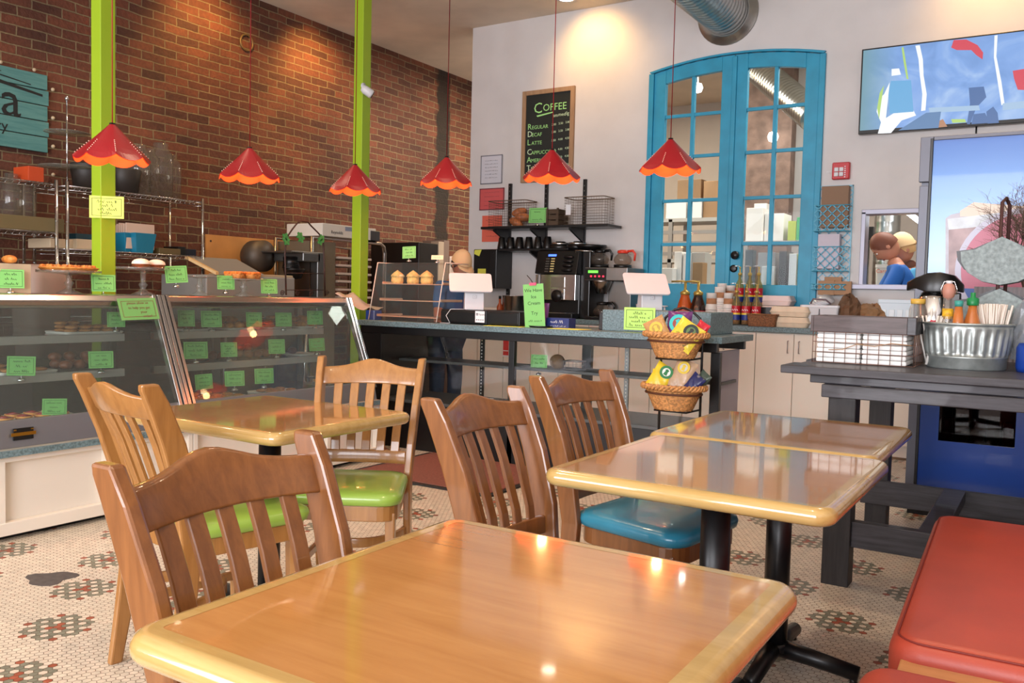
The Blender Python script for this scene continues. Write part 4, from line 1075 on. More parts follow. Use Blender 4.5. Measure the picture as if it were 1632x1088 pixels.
# ---- pinned papers ----
def wallpaper_(px0,py0,px1,py1,label,col,fr=None,n=5,cat='notice'):
    a=wp(px0,py0);b=wp(px1,py1); t=thing('pinned_notice',label,cat,((a.x+b.x)/2,WY-.01,(a.z+b.z)/2))
    w_=b.x-a.x;h_=a.z-b.z; m=MB(); m.cbox((0,0,0),(w_,.006,h_),mat('paper_%d_%d_%d'%col,col,.5)); m.build('sheet',t)
    M=Tr(0,-.0045,0)@FY; m=MB(); 
    for i in range(n): squiggle(m,-w_*.3,w_*.3,h_*(.3-.6*i/max(1,n-1)),h_*.035,dgry,M,i+int(px0))
    m.build('printing',t)
    if fr:
        m=MB(); frame_lines(m,w_*1.03,h_*1.03,fr,M,ins=.01,t=.035); m.build('border',t)
wallpaper_(768,249,801,292,'white printed certificate in a thin grey frame on the white wall','%s' and (206,206,214),mat('thin_grey_frame',(120,120,130),.4),6)
wallpaper_(766,301,804,334,'rose red poster above the left wire basket',(205,88,88),mat('dark_rose_edge',(130,60,70),.5),4,'poster')
wallpaper_(770,344,800,385,'orange-red poster behind the left wire basket',(222,102,80),None,3,'poster')
# ---- wall shelving ----
t=thing('wall_shelving','black two-tier wall shelving on slotted uprights above the coffee machines','shelf')
ups=[]
for px_,yt,yb in ((815,293,470),(873,286,470),(934,286,470)):
    a=wp(px_,yt); zb_=wp(px_-2,yb).z; m=MB(); m.box((a.x-.016,YW-.03,zb_),(a.x+.016,WY,a.z),black)
    for k in range(int((a.z-zb_)/.05)): m.box((a.x-.004,YW-.031,zb_+.02+.05*k),(a.x+.004,YW-.03,zb_+.035+.05*k),dsteel)
    m.build('slotted_upright',t); ups.append(a.x)
SY=YW-.33
zu_=P(860,359,Y=SY).z; xl=P(766,360,Y=SY).x; xr=P(969,358,Y=SY).x
B1('upper_shelf',(xl,SY,zu_-.025),(xr,YW-.032,zu_),black,t,.002)
zl_=P(830,396,Y=SY).z; xl2=P(794,396,Y=SY).x; xr2=P(905,396,Y=SY).x
B1('lower_shelf',(xl2,SY,zl_-.022),(xr2,YW-.032,zl_),black,t,.002)
for x in ups:
    for z in ((zu_-.025,zl_-.022) if x<ups[2]-.1 else (zu_-.025,)):
        m=MB(); m.prism([(0,0),(-.28,0),(-.28,-.02),(0,-.13)],.02,black,M=Tr(x-.01,YW-.032,z)@Rz(PI/2)@Rx(PI/2)); m.build('bracket',t)
rebase(t,((xl+xr)/2,YW,zl_))
# baskets on the shelf
rust=mat('rusty_wire',(120,100,84),.5,.6)
def side_basket(px0,px1,pyt,label,tagp=False):
    a=P(px0,358,Y=SY+.05).x;b=P(px1,358,Y=SY+.05).x;h=P(px0,pyt,Y=SY+.05).z-zu_
    t=wire_basket('wire_basket',label,b-a,.24,h,((a+b)/2,SY+.17,zu_+.001),0,rust,.026,rim=.005); t['group']='rusty wire baskets on the wall shelf'
    if tagp:
        m=MB(); m.cbox((-(b-a)/2+.06,-.127,h*.55),(.055,.004,.1),labw); m.build('paper_tag',t)
    return (a+b)/2,h
bxm,_=side_basket(776,837,321,'left rusty wire basket on the wall shelf, holding bread')
side_basket(897,962,315,'right rusty wire basket on the wall shelf, empty with a white tag',True)
for i in range(3):
    m=MB(); m.ell((0,0,0),(.085,.05,.045),mat('crusty_bread',(176,104,60),.5,var=.2,vs=25),12,8,jit=.06) if i==0 else None
    if i==0: BR=m.build('bread_roll'); o=BR
    else: o=BR.copy(); COL.objects.link(o)
    o.location=(bxm+.06+.06*(i%2),SY+.15+.03*i,zu_+.048+.068*(i//1)*.8); o.rotation_euler=(0,.5-.4*i,.4*i); tag(o,['lowest bread roll in the left rusty wire basket','middle bread roll in the left rusty wire basket','topmost bread roll in the left rusty wire basket'][i],'bread','bread rolls in the wire basket')
price_card(857,343,28,24,'green price card standing on the wall shelf between the wire baskets',Y=SY+.06,phi=-1.45,seed=51,lines=2)
a=P(874,345,Y=SY+.1).x;b=P(894,345,Y=SY+.1).x; cw=wood('dark_crate_wood',(62,48,34),(88,66,46),'X',.7,0)
t=thing('wooden_crate','small dark slatted wooden crate beside the green card on the wall shelf','crate',((a+b)/2,SY+.15,zu_))
m=MB(); W=(b-a)/2
for k in range(3): m.box((-W,-.09,.004+.055*k),(W,-.08,.05+.055*k),cw); m.box((-W,.08,.004+.055*k),(W,.09,.05+.055*k),cw); m.box((-W,-.08,.004+.055*k),(-W+.01,.08,.05+.055*k),cw); m.box((W-.01,-.08,.004+.055*k),(W,.08,.05+.055*k),cw)
m.build('slats',t); m=MB()
for sx in (-1,1): m.cbox((sx*(W-.012),-.095,.085),(.02,.012,.17),cw)
m.box((-W,-.08,0),(W,.08,.004),cw); m.build('corner_posts',t)
# upside-down black cups
CU=None
for i,px_ in enumerate((800,814,828,843,858,873)):
    x=P(px_,390,Y=SY+.1).x
    if CU is None:
        m=MB(); m.lathe([(.046,0),(.048,.003),(.046,.02),(.033,.1),(.028,.105),(0,.105)],blackp,n=20); CU=m.build('black_cup'); o=CU
    else: o=CU.copy(); COL.objects.link(o)
    o.location=(x,SY+.1,zl_+.001); o.scale=(1,1,1.15); tag(o,['leftmost','second from the left','third from the left','fourth from the left','fifth from the left','rightmost'][i]+' upside-down black cup on the lower wall shelf','cup','upside-down black cups')
# ---- black dispenser with yellow stickers, left ----
a=wp(755,400,YW-.3);b=wp(792,400,YW-.3); zt=P(770,397,Y=YW-.3).z; zb_=P(770,459,Y=YW-.3).z
t=thing('black_wall_cabinet','black wall-mounted cabinet with two yellow stickers at the left end of the white wall','cabinet',((a.x+b.x)/2,YW-.15,zb_))
w_=(b.x-a.x)/2; h_=zt-zb_
m=MB(); m.box((-w_,-.15,0),(w_,.148,h_),blackp); m.build('body',t,.008); m=MB(); m.box((w_*.45,-.158,.02),(w_-.005,-.15,h_-.02),black); m.build('door_strip',t,.003)
ys_=mat('yellow_sticker',(214,214,80),.5)
m=MB(); m.add([(-w_*.95,-.152,h_*.88),(-w_*.5,-.152,h_*.82),(-w_*.3,-.152,h_*.99),(-w_*.9,-.152,h_*.98)],[(0,1,2,3)],ys_); m.add([(-w_*.6,-.152,h_*.36),(w_*.1,-.152,h_*.36),(w_*.1,-.152,h_*.5),(-w_*.6,-.152,h_*.5)],[(0,1,2,3)],ys_); 
m.build('sticker',t)
# steel pot and cluster beside it
BZ=BT
p=P(820,478,Y=7.42); m=MB(); m.lathe([(.0,0),(.115,0),(.125,.02),(.125,.2),(.13,.205),(.12,.205),(.118,.02),(0,.01)],steel,n=28); m.tube([(.13,0,.17),(.165,0,.16),(.165,0,.1),(.13,0,.09)],.006,steel,n=6); o=m.build('steel_pot',loc=(p.x,7.42,BZ)); tag(o,'tall brushed steel pot on the back counter left of the tall green sign','pot')
p=P(795,490,Y=7.4); m=MB(); m.cbox((0,0,.04),(.3,.2,.08),wht); o=m.build('takeout_carton',loc=(p.x-.1,7.42,BZ)); tag(o,'low cream carton behind the white tablet stand','box')
p=P(797,470,Y=7.33); m=MB(); m.lathe([(.0,0),(.03,0),(.032,.09),(.012,.13),(.012,.17),(0,.175)],mat('amber_sauce',(170,80,40),.25),n=14); m.lathe([(.014,.17),(.014,.2),(0,.2)],blackp,n=10); o=m.build('sauce_bottle',loc=(p.x,7.33,BZ)); tag(o,'small amber sauce bottle left of the steel pot','bottle')
# ---- super-automatic espresso machine ----
t=thing('espresso_machine','black and chrome automatic coffee machine with a blue display on the back counter','coffee machine')
x0=P(857,450,Y=7.3).x; x1=P(921,450,Y=7.3).x; zt=P(890,397,Y=7.3).z; zm=P(890,438,Y=7.3).z; W=x1-x0
m=MB(); m.box((x0,7.34,BZ+.01),(x1,7.64,zt),blackp); m.build('body',t,.012)
m=MB(); m.sweep([[(x,7.34,zm),(x,7.25,zm+.01),(x,7.3,zt-.02),(x,7.34,zt)] for x in (x0-.01,x1+.01)],blackp); m.build('control_head',t,.01,3)
M=Tr(x0,7.252,zm+.01)@Rx(-math.atan2(.05,zt-zm-.03))@FY
m=MB(); hh=zt-zm-.03
m.cbox((W*.37,hh*.84,.002),(W*.2,hh*.09,.004),mat('blue_display',(60,90,220),.3,emit=(70,110,255),es=1.6),M); m.build('display',t)
m=MB(); lbm=mat('cream_key',(220,205,140),.5)
for i in range(6):
    for j in range(2): m.cbox((W*(.27+.13*j),hh*(.68-.115*i),.003),(W*.09,hh*.05,.004),lbm if j else dsteel,M)
m.build('keypad',t)
m=MB()
for i in range(4): m.ell((W*.78,hh*(.75-.2*i),.012),(W*.13,hh*.08,.02),blackp,12,6,M=M)
m.build('selector_knobs',t)
fz0=P(890,478,Y=7.3).z
m=MB(); m.box((x0+W*.12,7.27,fz0),(x1-.01,7.34,zm+.005),chrome); m.build('steel_front',t,.004)
m=MB(); m.box((x0+W*.38,7.262,fz0+.005),(x0+W*.72,7.27,fz0+.11),steel); m.box((x0+W*.38,7.262,fz0+.12),(x0+W*.72,7.27,zm-.02),steel); m.build('service_door',t,.002)
m=MB(); m.lathe([(0,0),(W*.13,0),(W*.13,.02),(0,.02)],black,M=Tr(x0+W*.55,7.262,fz0+.04)@Rx(PI/2)); m.build('spout_recess',t)
m=MB(); m.box((x0,7.2,BZ),(x1,7.34,BZ+.05),blackp); m.build('drip_tray',t,.006)
m=MB(); m.box((x0+W*.1,7.205,BZ+.05),(x1-W*.1,7.33,BZ+.055),chrome); m.build('drip_grid',t)
m=MB(); m.cyl((x0+W*.06,7.24,BZ+.06),(x0+W*.06,7.24,zm),.012,chrome); m.cyl((x0+W*.06,7.24,zm-.03),(x0+W*.0,7.2,BZ+.14),.006,chrome); m.build('steam_wand',t)
for i,fx_ in enumerate((.3,.75)):
    m=MB(); m.lathe([(.0,0),(.1,0),(.115,.01),(.115,.05),(.09,.055),(.09,.07),(.05,.075),(.05,.085),(0,.085)],blackp,n=24,c=(x0+W*fx_,7.5,zt)); m.lathe([(.094,.052),(.101,.054),(.101,.07),(.094,.072)],chrome,n=24,c=(x0+W*fx_,7.5,zt),cap=False); m.build('bean_hopper',t)
rebase(t,((x0+x1)/2,7.45,BZ))
# grinder / dark machine right of it
x0=P(921,450,Y=7.4).x; x1=P(940,450,Y=7.4).x; zt=P(930,398,Y=7.4).z
t=thing('bean_grinder','dark grinder with a chrome bail handle between the two coffee machines','grinder')
m=MB(); m.box((x0+.005,7.36,BZ),(x1+.02,7.66,zt),blackp); m.build('body',t,.01)
m=MB(); m.lathe([(.0,0),(.12,0),(.15,.03),(.15,.05),(0,.055)],blackp,n=24,c=((x0+x1)/2+.02,7.5,zt)); m.build('lid',t)
m=MB(); m.tube([(x0+.02,7.36,zt-.06),(x0+.02,7.3,zt-.05),(x0+.02,7.3,zt-.01),(x1+.06,7.3,zt-.02),(x1+.06,7.36,zt-.03)],.006,chrome,n=8); m.build('bail_handle',t); rebase(t,((x0+x1)/2,7.5,BZ))
# ---- drip coffee brewer ----
t=thing('drip_coffee_brewer','steel coffee brewer with red lights and a green display, carafes on its warmers','coffee brewer')
x0=P(932,440,Y=7.25).x; x1=P(968,440,Y=7.25).x; zt=P(950,426,Y=7.25).z; zb_=P(950,447,Y=7.25).z
xe=x1+.2
m=MB(); m.box((x0,7.25,zb_),(xe,7.62,zt),dsteel); m.build('head',t,.006)
m=MB(); m.box((x0+.005,7.243,zb_+.008),(x1-.01,7.25,zt-.008),blackp); m.build('control_panel',t)
m=MB(); m.cbox((x0+.09,7.241,zt-.04),(.1,.004,.022),mat('green_display',(80,200,60),.3,emit=(90,230,60),es=1.6)); m.build('display',t)
m=MB(); rdl=mat('red_indicator',(220,30,50),.3,emit=(255,40,70),es=1.8)
for k in range(4): m.cbox((x0+.07+.042*k,7.241,zb_+.04),(.016,.004,.014),rdl)
m.build('indicator_lights',t)
m=MB(); m.box((x1-.05,7.38,BZ),(xe-.02,7.6,zb_),dsteel); m.build('rear_column',t,.004)
m=MB(); m.box((x0+.02,7.22,BZ),(xe-.02,7.6,BZ+.03),blackp); m.build('base',t,.004)
m=MB(); cxx=(x0+x1)/2+.02; m.lathe([(.0,0),(.05,.0),(.095,.11),(.1,.12),(0,.12)],steel,n=20,c=(cxx,7.34,zb_-.12)); m.build('filter_basket',t)
rebase(t,((x0+xe)/2,7.45,BZ))
gl2=glass('carafe_glass',(225,215,205),1.2,.03,.04)
def carafe(x,y,z,label,hc,coffee=False,ang=0):
    t=thing('glass_carafe',label,'carafe',(x,y,z),ang,'glass coffee carafes')
    m=MB(); m.lathe([(.05,0),(.075,.008),(.088,.04),(.08,.07),(.05,.1),(.046,.115)],gl2,n=22,cap=False); m.build('bowl',t)
    m=MB(); m.lathe([(.046,.105),(.053,.11),(.053,.13),(.03,.138),(0,.138)],hc,n=18); m.build('lid',t)
    m=MB(); m.tube([(.045,0,.125),(.1,0,.13),(.125,0,.1),(.118,0,.035)],[.012,.013,.012,.01],hc,n=8); m.build('handle',t)
    if coffee: m=MB(); m.lathe([(.0,.004),(.07,.008),(.083,.04),(.08,.055),(0,.055)],mat('dark_coffee',(50,24,12),.2),n=20); m.build('coffee',t)
xw=P(956,423,Y=7.36).x
m=MB(); m.lathe([(0,0),(.085,0),(.085,.035),(0,.035)],blackp,n=22); 
o=m.build('warmer_plate',loc=(xw-.03,7.42,zt+.0)); tag(o,'black round warmer on top of the coffee brewer','warmer','black warmers on the coffee brewer'); o2=o.copy(); COL.objects.link(o2); o2.location=(xw+.17,7.5,zt); o2['label']='right-hand black warmer on the coffee brewer, under the orange-handled carafe'; o['label']='left-hand black warmer on the coffee brewer, under the black-handled carafe'
carafe(xw-.03,7.42,zt+.036,'glass carafe with a black handle on top of the coffee brewer',blackp)
carafe(xw+.17,7.5,zt+.036,'glass carafe with a bright orange-red handle on top of the coffee brewer',mat('orange_plastic',(226,62,40),.35))
carafe((x0+x1)/2+.03,7.34,BZ+.031,'lower glass carafe under the filter basket of the coffee brewer',blackp,True)
# ---- cups, canisters, bottles right of the tablet ----
def simple(name,label,cat,px_,Y,prof,mm,n=18,group=None,extra=None):
    x=P(px_,495,Y=Y).x; m=MB(); m.lathe(prof,mm,n=n)
    if extra: extra(m)
    o=m.build(name,loc=(x,Y,BZ)); tag(o,label,cat,group); return o
def _t(mm,z0,z1,r): return lambda m: m.lathe([(r,z0),(r,z1)],mm,n=18,cap=False)
simple('paper_tub','white and violet paper tub beside the raised-box tablet stand','tub',1023,7.3,[(0,0),(.05,0),(.055,.15),(.057,.155),(0,.155)],appw,extra=lambda m:(m.lathe([(.0525,.06),(.0555,.12)],mat('violet_print',(110,90,170),.4),n=18,cap=False),m.lathe([(.0508,.01),(.052,.05)],mat('pink_print',(230,170,150),.4),n=18,cap=False)))
simple('steel_canister','left brushed steel canister in front of the blue door','canister',1037,7.33,[(0,0),(.038,0),(.038,.12),(.032,.13),(0,.13)],steel,group='steel canisters')
simple('steel_canister','right brushed steel canister in front of the blue door','canister',1046,7.36,[(0,0),(.03,0),(.03,.12),(.025,.13),(0,.13)],dsteel,group='steel canisters')
simple('pump_bottle','small white pump bottle left of the caramel syrup','bottle',1059,7.3,[(0,0),(.032,0),(.034,.08),(.02,.1),(.01,.11),(.01,.14),(.03,.14),(.03,.15),(0,.15)],appw)
brassm=mat('gold_pump',(200,170,90),.3,.6)
torr=mat('red_brand_label',(185,28,44),.4); blul=mat('blue_band_label',(30,50,130),.4); yell=mat('yellow_band_label',(226,200,60),.4)
def sauce(px_,label,col):
    t=thing('sauce_pump_bottle',label,'bottle',(P(px_,495,Y=7.3).x,7.3,BZ),0,'large sauce pump bottles')
    m=MB(); m.lathe([(.0,0),(.07,0),(.075,.02),(.073,.1),(.06,.17),(.04,.23),(.038,.26),(0,.26)],mat('sauce_%d'%col[0],col,.15,coat=.5),n=22); m.build('bottle_body',t)
    m=MB(); m.lathe([(.0752,.055),(.0748,.115)],torr,n=22,cap=False); m.build('label_band',t)
    m=MB(); M=Tr(0,-.0765,.075)@FY; squiggle(m,-.04,.045,0,.022,labw,M,3); m.build('label_script',t)
    m=MB(); m.lathe([(.042,.25),(.042,.275),(.016,.29),(.012,.3),(.012,.36),(0,.36)],brassm,n=14); m.tube([(.01,0,.365),(-.03,0,.37),(-.13,0,.366)],.008,brassm,n=8); m.build('pump',t)
sauce(1091,'orange caramel sauce pump bottle on the back counter',(190,84,30)); sauce(1112,'dark chocolate sauce pump bottle right of the caramel one',(40,18,14))
cupw=mat('paper_cup_white',(232,226,220),.5); slv=mat('kraft_sleeve',(170,120,84),.7)
def cupstack(px_,Y,n,h_each,r,label,sleeve=True,total=None,inv=True):
    t=thing('paper_cup_stack',label,'cup stack',(P(px_,505,Y=Y).x,Y,BZ+.006),0,'stacks of paper cups')
    m=MB(); prof=[(0,0)]
    z=0
    for k in range(n): prof+= [(r,z),(r,z+.006),(r*.985,z+.007),(r*.96,z+h_each)]; z+=h_each
    m.lathe(prof+[(r*.8,z+.05),(0,z+.05)],cupw,n=20); m.build('cups',t)
    if sleeve:
        m=MB(); m.lathe([(r*.92,z-.01),(r*.86,z+.07),(r*.8,z+.07)],slv,n=20); m.lathe([(0,z+.068),(r*.88,z+.068),(r*.88,z+.11),(r*.92,z+.115),(0,z+.115)],cupw,n=20); m.build('sleeved_cup',t)
m=MB(); a=P(1133,505,Y=7.27).x; b=P(1175,505,Y=7.27).x; m.box((a,7.27,BZ),(b,7.58,BZ+.006),blackp); o=m.build('black_tray'); tag(o,'flat black tray under the paper cup stacks','tray')
cupstack(1133,7.3,5,.03,.05,'leftmost short stack of white cups with a kraft sleeve cup on top')
cupstack(1146,7.36,12,.017,.052,'tallest stack of white paper cups at the middle of the tray')
cupstack(1160,7.34,9,.017,.045,'narrow stack of white cups with a kraft sleeve, right of the tallest')
cupstack(1149,7.52,14,.017,.045,'rear left stack of white cups topped by a kraft sleeve')
cupstack(1163,7.52,13,.017,.045,'rear right stack of white cups topped by a kraft sleeve')
# syrup bottles in a rack : 2 rows of 3
def syrup():
    t=thing('syrup_bottle','x','bottle')
    m=MB(); m.lathe([(.0,0),(.036,0),(.038,.01),(.038,.17),(.03,.2),(.014,.235),(.014,.28),(0,.28)],glass('syrup_glass',(225,215,170),1.3,.03,.12),n=18); m.build('glass_bottle',t)
    m=MB(); m.lathe([(.0,.006),(.033,.006),(.033,.05),(0,.05)],mat('amber_syrup',(150,80,30),.2),n=16); m.build('syrup',t)
    m=MB(); m.lathe([(.0388,.1),(.0388,.16)],torr,n=18,cap=False); m.lathe([(.0388,.085),(.0388,.1)],yell,n=18,cap=False); m.lathe([(.0388,.04),(.0388,.085)],blul,n=18,cap=False); m.build('label_band',t)
    m=MB(); squiggle(m,-.028,.03,.118,.026,labw,Tr(0,-.0395,0)@FY,4); m.build('label_script',t)
    m=MB(); m.lathe([(.017,.27),(.017,.29),(.006,.295),(.006,.335),(.012,.34),(0,.345)],brassm,n=12); m.tube([(0,0,.342),(-.02,-.01,.352),(-.05,-.02,.345)],.004,chrome,n=6); m.cyl((0,0,.06),(0,0,.28),.005,brassm,n=6); m.build('pump',t)
    return t
sy=syrup(); k=0
tr_=MB(); a=P(1166,515,Y=7.26).x; b=P(1212,515,Y=7.26).x
tr_.box((a-.02,7.38,BZ),(b+.05,7.6,BZ+.16),black); tr_.box((a-.02,7.25,BZ),(b+.05,7.38,BZ+.006),black); o=tr_.build('bottle_rack'); tag(o,'black stepped rack holding the syrup bottles','rack')
for row,(Y,z) in enumerate(((7.31,BZ+.007),(7.47,BZ+.161))):
    for i,px_ in enumerate((1173,1189,1205) if row==0 else (1177,1193,1207)):
        o=sy if k==0 else dup(sy); k+=1
        o.location=(P(px_,500,Y=Y).x,Y,z); o['label']=['left','middle','right'][i]+' red-labelled syrup bottle in the '+['front','raised rear'][row]+' row of the rack'; o['group']='syrup bottles in the rack'
# wicker basket, clamshell boxes, white basket
x=P(1210,505,Y=7.2).x; t=thing('wicker_tray_basket','low brown wicker basket in front of the syrup bottles','basket',(x+.015,7.255,BZ))
m=MB(); bw=mat('brown_wicker',(120,78,48),.7,var=.25,vs=90,bump=.5,bs=120); m.sweep([[(a*s,b*s,z) for a,b in rrect(.24,.11,.02)] for z,s in ((0,.92),(.05,.97),(.1,1.02),(.1,.94),(.01,.86))],bw); m.build('woven_body',t)
m=MB(); m.tube([(a,b,.1) for a,b in rrect(.245,.113,.02)],.007,bw,n=6,close=True); m.build('rim',t)
clam=mat('beige_pulp_box',(226,206,180),.65,var=.04,vs=15); clam2=mat('pinkish_foam_box',(232,210,206),.6)
def clamshell(px_,Y,z,w_,label,mm,group):
    m=MB(); m.sweep([[(a*s,b*s,zz) for a,b in rrect(w_,.2,.03)] for zz,s in ((0,.9),(.035,1.0),(.038,1.03),(.042,1.03),(.045,1.0),(.085,.9))],mm)
    o=m.build('clamshell_box',loc=(P(px_,500,Y=Y).x,Y,z),bevel=.004); tag(o,label,'takeout box',group); return o
clamshell(1260,7.36,BZ,.34,'front beige pulp takeout box beside the wicker basket, lower of two',clam,'takeout boxes'); clamshell(1262,7.37,BZ+.088,.32,'front beige pulp takeout box, upper of two',clam,'takeout boxes')
clamshell(1234,7.57,BZ,.32,'rear pinkish foam takeout box, bottom of three',clam2,'takeout boxes'); clamshell(1234,7.57,BZ+.088,.32,'rear pinkish foam takeout box, middle of three',clam2,'takeout boxes'); clamshell(1236,7.57,BZ+.176,.3,'rear pinkish foam takeout box, top of three',clam2,'takeout boxes')
x=P(1310,500,Y=7.42).x
t=thing('white_storage_basket','white handled storage basket filled with paper lids below the lattice organizer','basket',(x,7.45,BZ))
m=MB(); m.sweep([[(a*s,b*s,z) for a,b in rrect(.3,.26,.02)] for z,s in ((0,.85),(.17,1.0),(.17,1.04),(.19,1.04),(.19,.97),(.02,.82))],appw); m.box((-.003,-.135,.02),(.003,-.125,.16),dgry); m.build('basket_body',t,.002)
m=MB()
for i in range(5): m.lathe([(0,0),(.06,0),(.06,.006),(0,.01)],appw,n=18,M=Tr(-.05+.02*i,-.02,.19+.012*i)@Rx(.2+.1*i)@Ry(.3))
m.build('paper_lids',t); m=MB(); m.tube([(-.07,-.13,.2),(-.05,-.14,.24),(.05,-.14,.235),(.09,-.13,.2)],.007,mat('mauve_handle',(110,92,100),.5),n=8); m.build('handle',t)
# crumpled brown bags + black tray
def crumple(name,label,c,r,mm,seed,rot=(0,0,0),cat='bag',group=None):
    rr=random.Random(seed); m=MB(); nu,nv=18,12; vs=[];fs=[]
    for j in range(nv+1):
        ph=-PI/2+PI*j/nv
        for i in range(nu):
            a=2*PI*i/nu; k=1+.16*rr.uniform(-1,1)+.1*math.sin(3*a+2*ph)
            vs.append((r[0]*math.cos(ph)*math.cos(a)*k,r[1]*math.cos(ph)*math.sin(a)*k,max(-r[2]*.9,r[2]*math.sin(ph)*k)))
    for j in range(nv):
        for i in range(nu): w_=(i+1)%nu; fs.append((j*nu+i,j*nu+w_,(j+1)*nu+w_,(j+1)*nu+i))
    m.add(vs,fs,mm,False); o=m.build(name,loc=c); o.rotation_euler=rot; return tag(o,label,cat,group)
bk=mat('kraft_bag_paper',(150,112,76),.7,var=.1,vs=8); bk2=mat('dark_kraft_paper',(104,74,50),.7,var=.1,vs=8)
x=P(1345,490,Y=7.4).x
crumple('paper_bag','open crumpled dark brown paper bag right of the white storage basket',(x+.04,7.42,BZ+.13),(.1,.1,.14),bk2,3,group='brown paper bags'); crumple('paper_bag','pale kraft paper bag lying over the black tray by the hatch sill',(x+.19,7.46,BZ+.1),(.13,.1,.11),bk,5,(0,.35,0),group='brown paper bags')
m=MB(); m.sweep([[(a*s,b*s,z) for a,b in rrect(.24,.16,.03)] for z,s in ((0,.9),(.07,1.0),(.07,.94),(.01,.86))],blackp); o=m.build('black_container',loc=(P(1380,495,Y=7.3).x,7.31,BZ)); tag(o,'shiny black tray container beside the crumpled brown bags','container')
x=P(1437,478,Y=7.5).x; m=MB()
wp_=mat('frosted_white_plastic',(210,225,235),.3); m.box((-.16,-.1,0),(.16,.1,.24),wp_)
for i in range(5): m.box((-.14+.06*i,-.105,.03),(-.1+.06*i,-.1,.17),mat('pale_blue_white',(232,242,248),.3))
m.box((-.165,-.105,.22),(.165,.105,.25),wp_); o=m.build('storage_bin',loc=(x,7.55,BZ),bevel=.006); tag(o,'frosted white storage bin on the back counter under the hatch','bin')
# ---- fire alarm ----
a=wp(1328,260);b=wp(1355,286); cx,cz=(a.x+b.x)/2,(a.z+b.z)/2; w_=b.x-a.x;h_=a.z-b.z
t=thing('fire_alarm_strobe','red fire alarm strobe on the white wall above the blue lattice organizer','fire alarm',(cx,WY,cz))
m=MB(); m.sweep([[(x_*s,-y_,z_*s) for x_,z_ in rrect(w_,h_,.012)] for y_,s in ((0,1),(.03,1),(.045,.93))],mat('alarm_red',(196,24,34),.35)); m.build('housing',t,.003)
m=MB(); M=Tr(-.012,-.046,-.01)@FY
for sx,sy_ in ((-1,-1),(1,-1),(-1,1),(1,1)): m.cbox((sx*.02,sy_*.02,.006),(.034,.034,.012),appw,M)
m.build('strobe_lens',t,.004)
m=MB(); 
for i in range(6): m.cbox((w_*.34,-h_*.3+h_*.12*i,.001),(.01,.008,.002),labw,M)
add_text(m,'FIRE',.022,labw,M@Tr(-.1,-.004,.001)@Rz(0)); m.build('lettering',t)
# ---- blue lattice wall organizer ----
t=thing('lattice_wall_organizer','pale blue metal lattice organizer with three pockets hanging right of the blue door','organizer')
a=wp(1305,297);b=wp(1358,462); x0,x1,z1,z0=a.x,wp(1361,297).x,wp(1330,296).z,b.z
lat=mat('light_blue_enamel',(120,190,215),.4)
def lattice(m,x0,x1,z0,z1,y,cell,w_,mm):
    # diagonal strips clipped to the rectangle
    W=x1-x0;H=z1-z0; n=int((W+H)/cell)+2
    for k in range(-int(H/cell)-1,int(W/cell)+2):
        for sgn in (1,-1):
            # line x = k*cell + s*z
            pts=[]
            c0=k*cell if sgn==1 else (k*cell+H)
            za=0;zb=H
            xa=c0+sgn*0; xb=c0+sgn*H
            def clip(c0):
                t0,t1=0,H
                if sgn==1: t0=max(t0,-c0); t1=min(t1,W-c0)
                else: t0=max(t0,c0-W); t1=min(t1,c0)
                return t0,t1
            t0,t1=clip(c0)
            if t1-t0<.01: continue
            p0=(x0+c0+sgn*t0,z0+t0);p1=(x0+c0+sgn*t1,z0+t1)
            d=w_*.7
            m.add([(p0[0]-d,y,p0[1]),(p0[0]+d,y,p0[1]),(p1[0]+d,y,p1[1]),(p1[0]-d,y,p1[1]),(p0[0]-d,y+.003,p0[1]),(p0[0]+d,y+.003,p0[1]),(p1[0]+d,y+.003,p1[1]),(p1[0]-d,y+.003,p1[1])],[(0,1,2,3),(7,6,5,4),(0,4,5,1),(2,6,7,3),(1,5,6,2),(3,7,4,0)],mm)
m=MB(); lattice(m,x0,x1,z0,z1,YW-.012,.075,.008,lat)
for xa,xb,za,zb in ((x0,x0+.008,z0,z1),(x1-.008,x1,z0,z1),(x0,x1,z1-.008,z1),(x0,x1,z0,z0+.008)): m.box((xa,YW-.014,za),(xb,YW-.006,zb),lat)
m.build('back_panel',t)
pk=[(327,368),(393,432),(453,466)]
latd=mat('turquoise_enamel',(60,160,190),.4)
for i,(yt,yb) in enumerate(pk):
    zt=P(1330,yt,Y=YW-.1).z; zb_=P(1330,yb,Y=YW-.1).z if i<2 else z0
    m=MB(); lattice(m,x0,x1-.01,zb_,zt,YW-.12,.075,.008,latd)
    for z in (zt,zb_): m.tube([(x0,YW-.01,z),(x0,YW-.118,z),(x1-.01,YW-.118,z),(x1-.01,YW-.01,z)],.004,latd,n=6)
    m.box((x0,YW-.118,zb_),(x1-.01,YW-.02,zb_+.003),latd); m.build('pocket',t)
rebase(t,((x0+x1)/2,YW,z0))
def flatbox(px0,px1,py0,py1,Y,d,mm,label,yaw=0):
    a=P(px0,py0,Y=Y);b=P(px1,py1,Y=Y); m=MB(); m.cbox((0,0,0),(b.x-a.x,d,a.z-b.z),mm); o=m.build('flattened_carton',loc=((a.x+b.x)/2,Y+d/2,(a.z+b.z)/2),bevel=.002,rz=yaw); return tag(o,label,'carton','cartons in the lattice organizer')
flatbox(1310,1350,297,362,YW-.1,.07,mat('kraft_carton',(140,110,86),.7),'large kraft carton in the top pocket of the lattice organizer')
flatbox(1304,1336,373,428,YW-.1,.07,mat('lilac_carton',(200,192,204),.6),'pale lilac carton in the middle pocket of the lattice organizer')
kr=mat('light_kraft_carton',(172,132,98),.7)
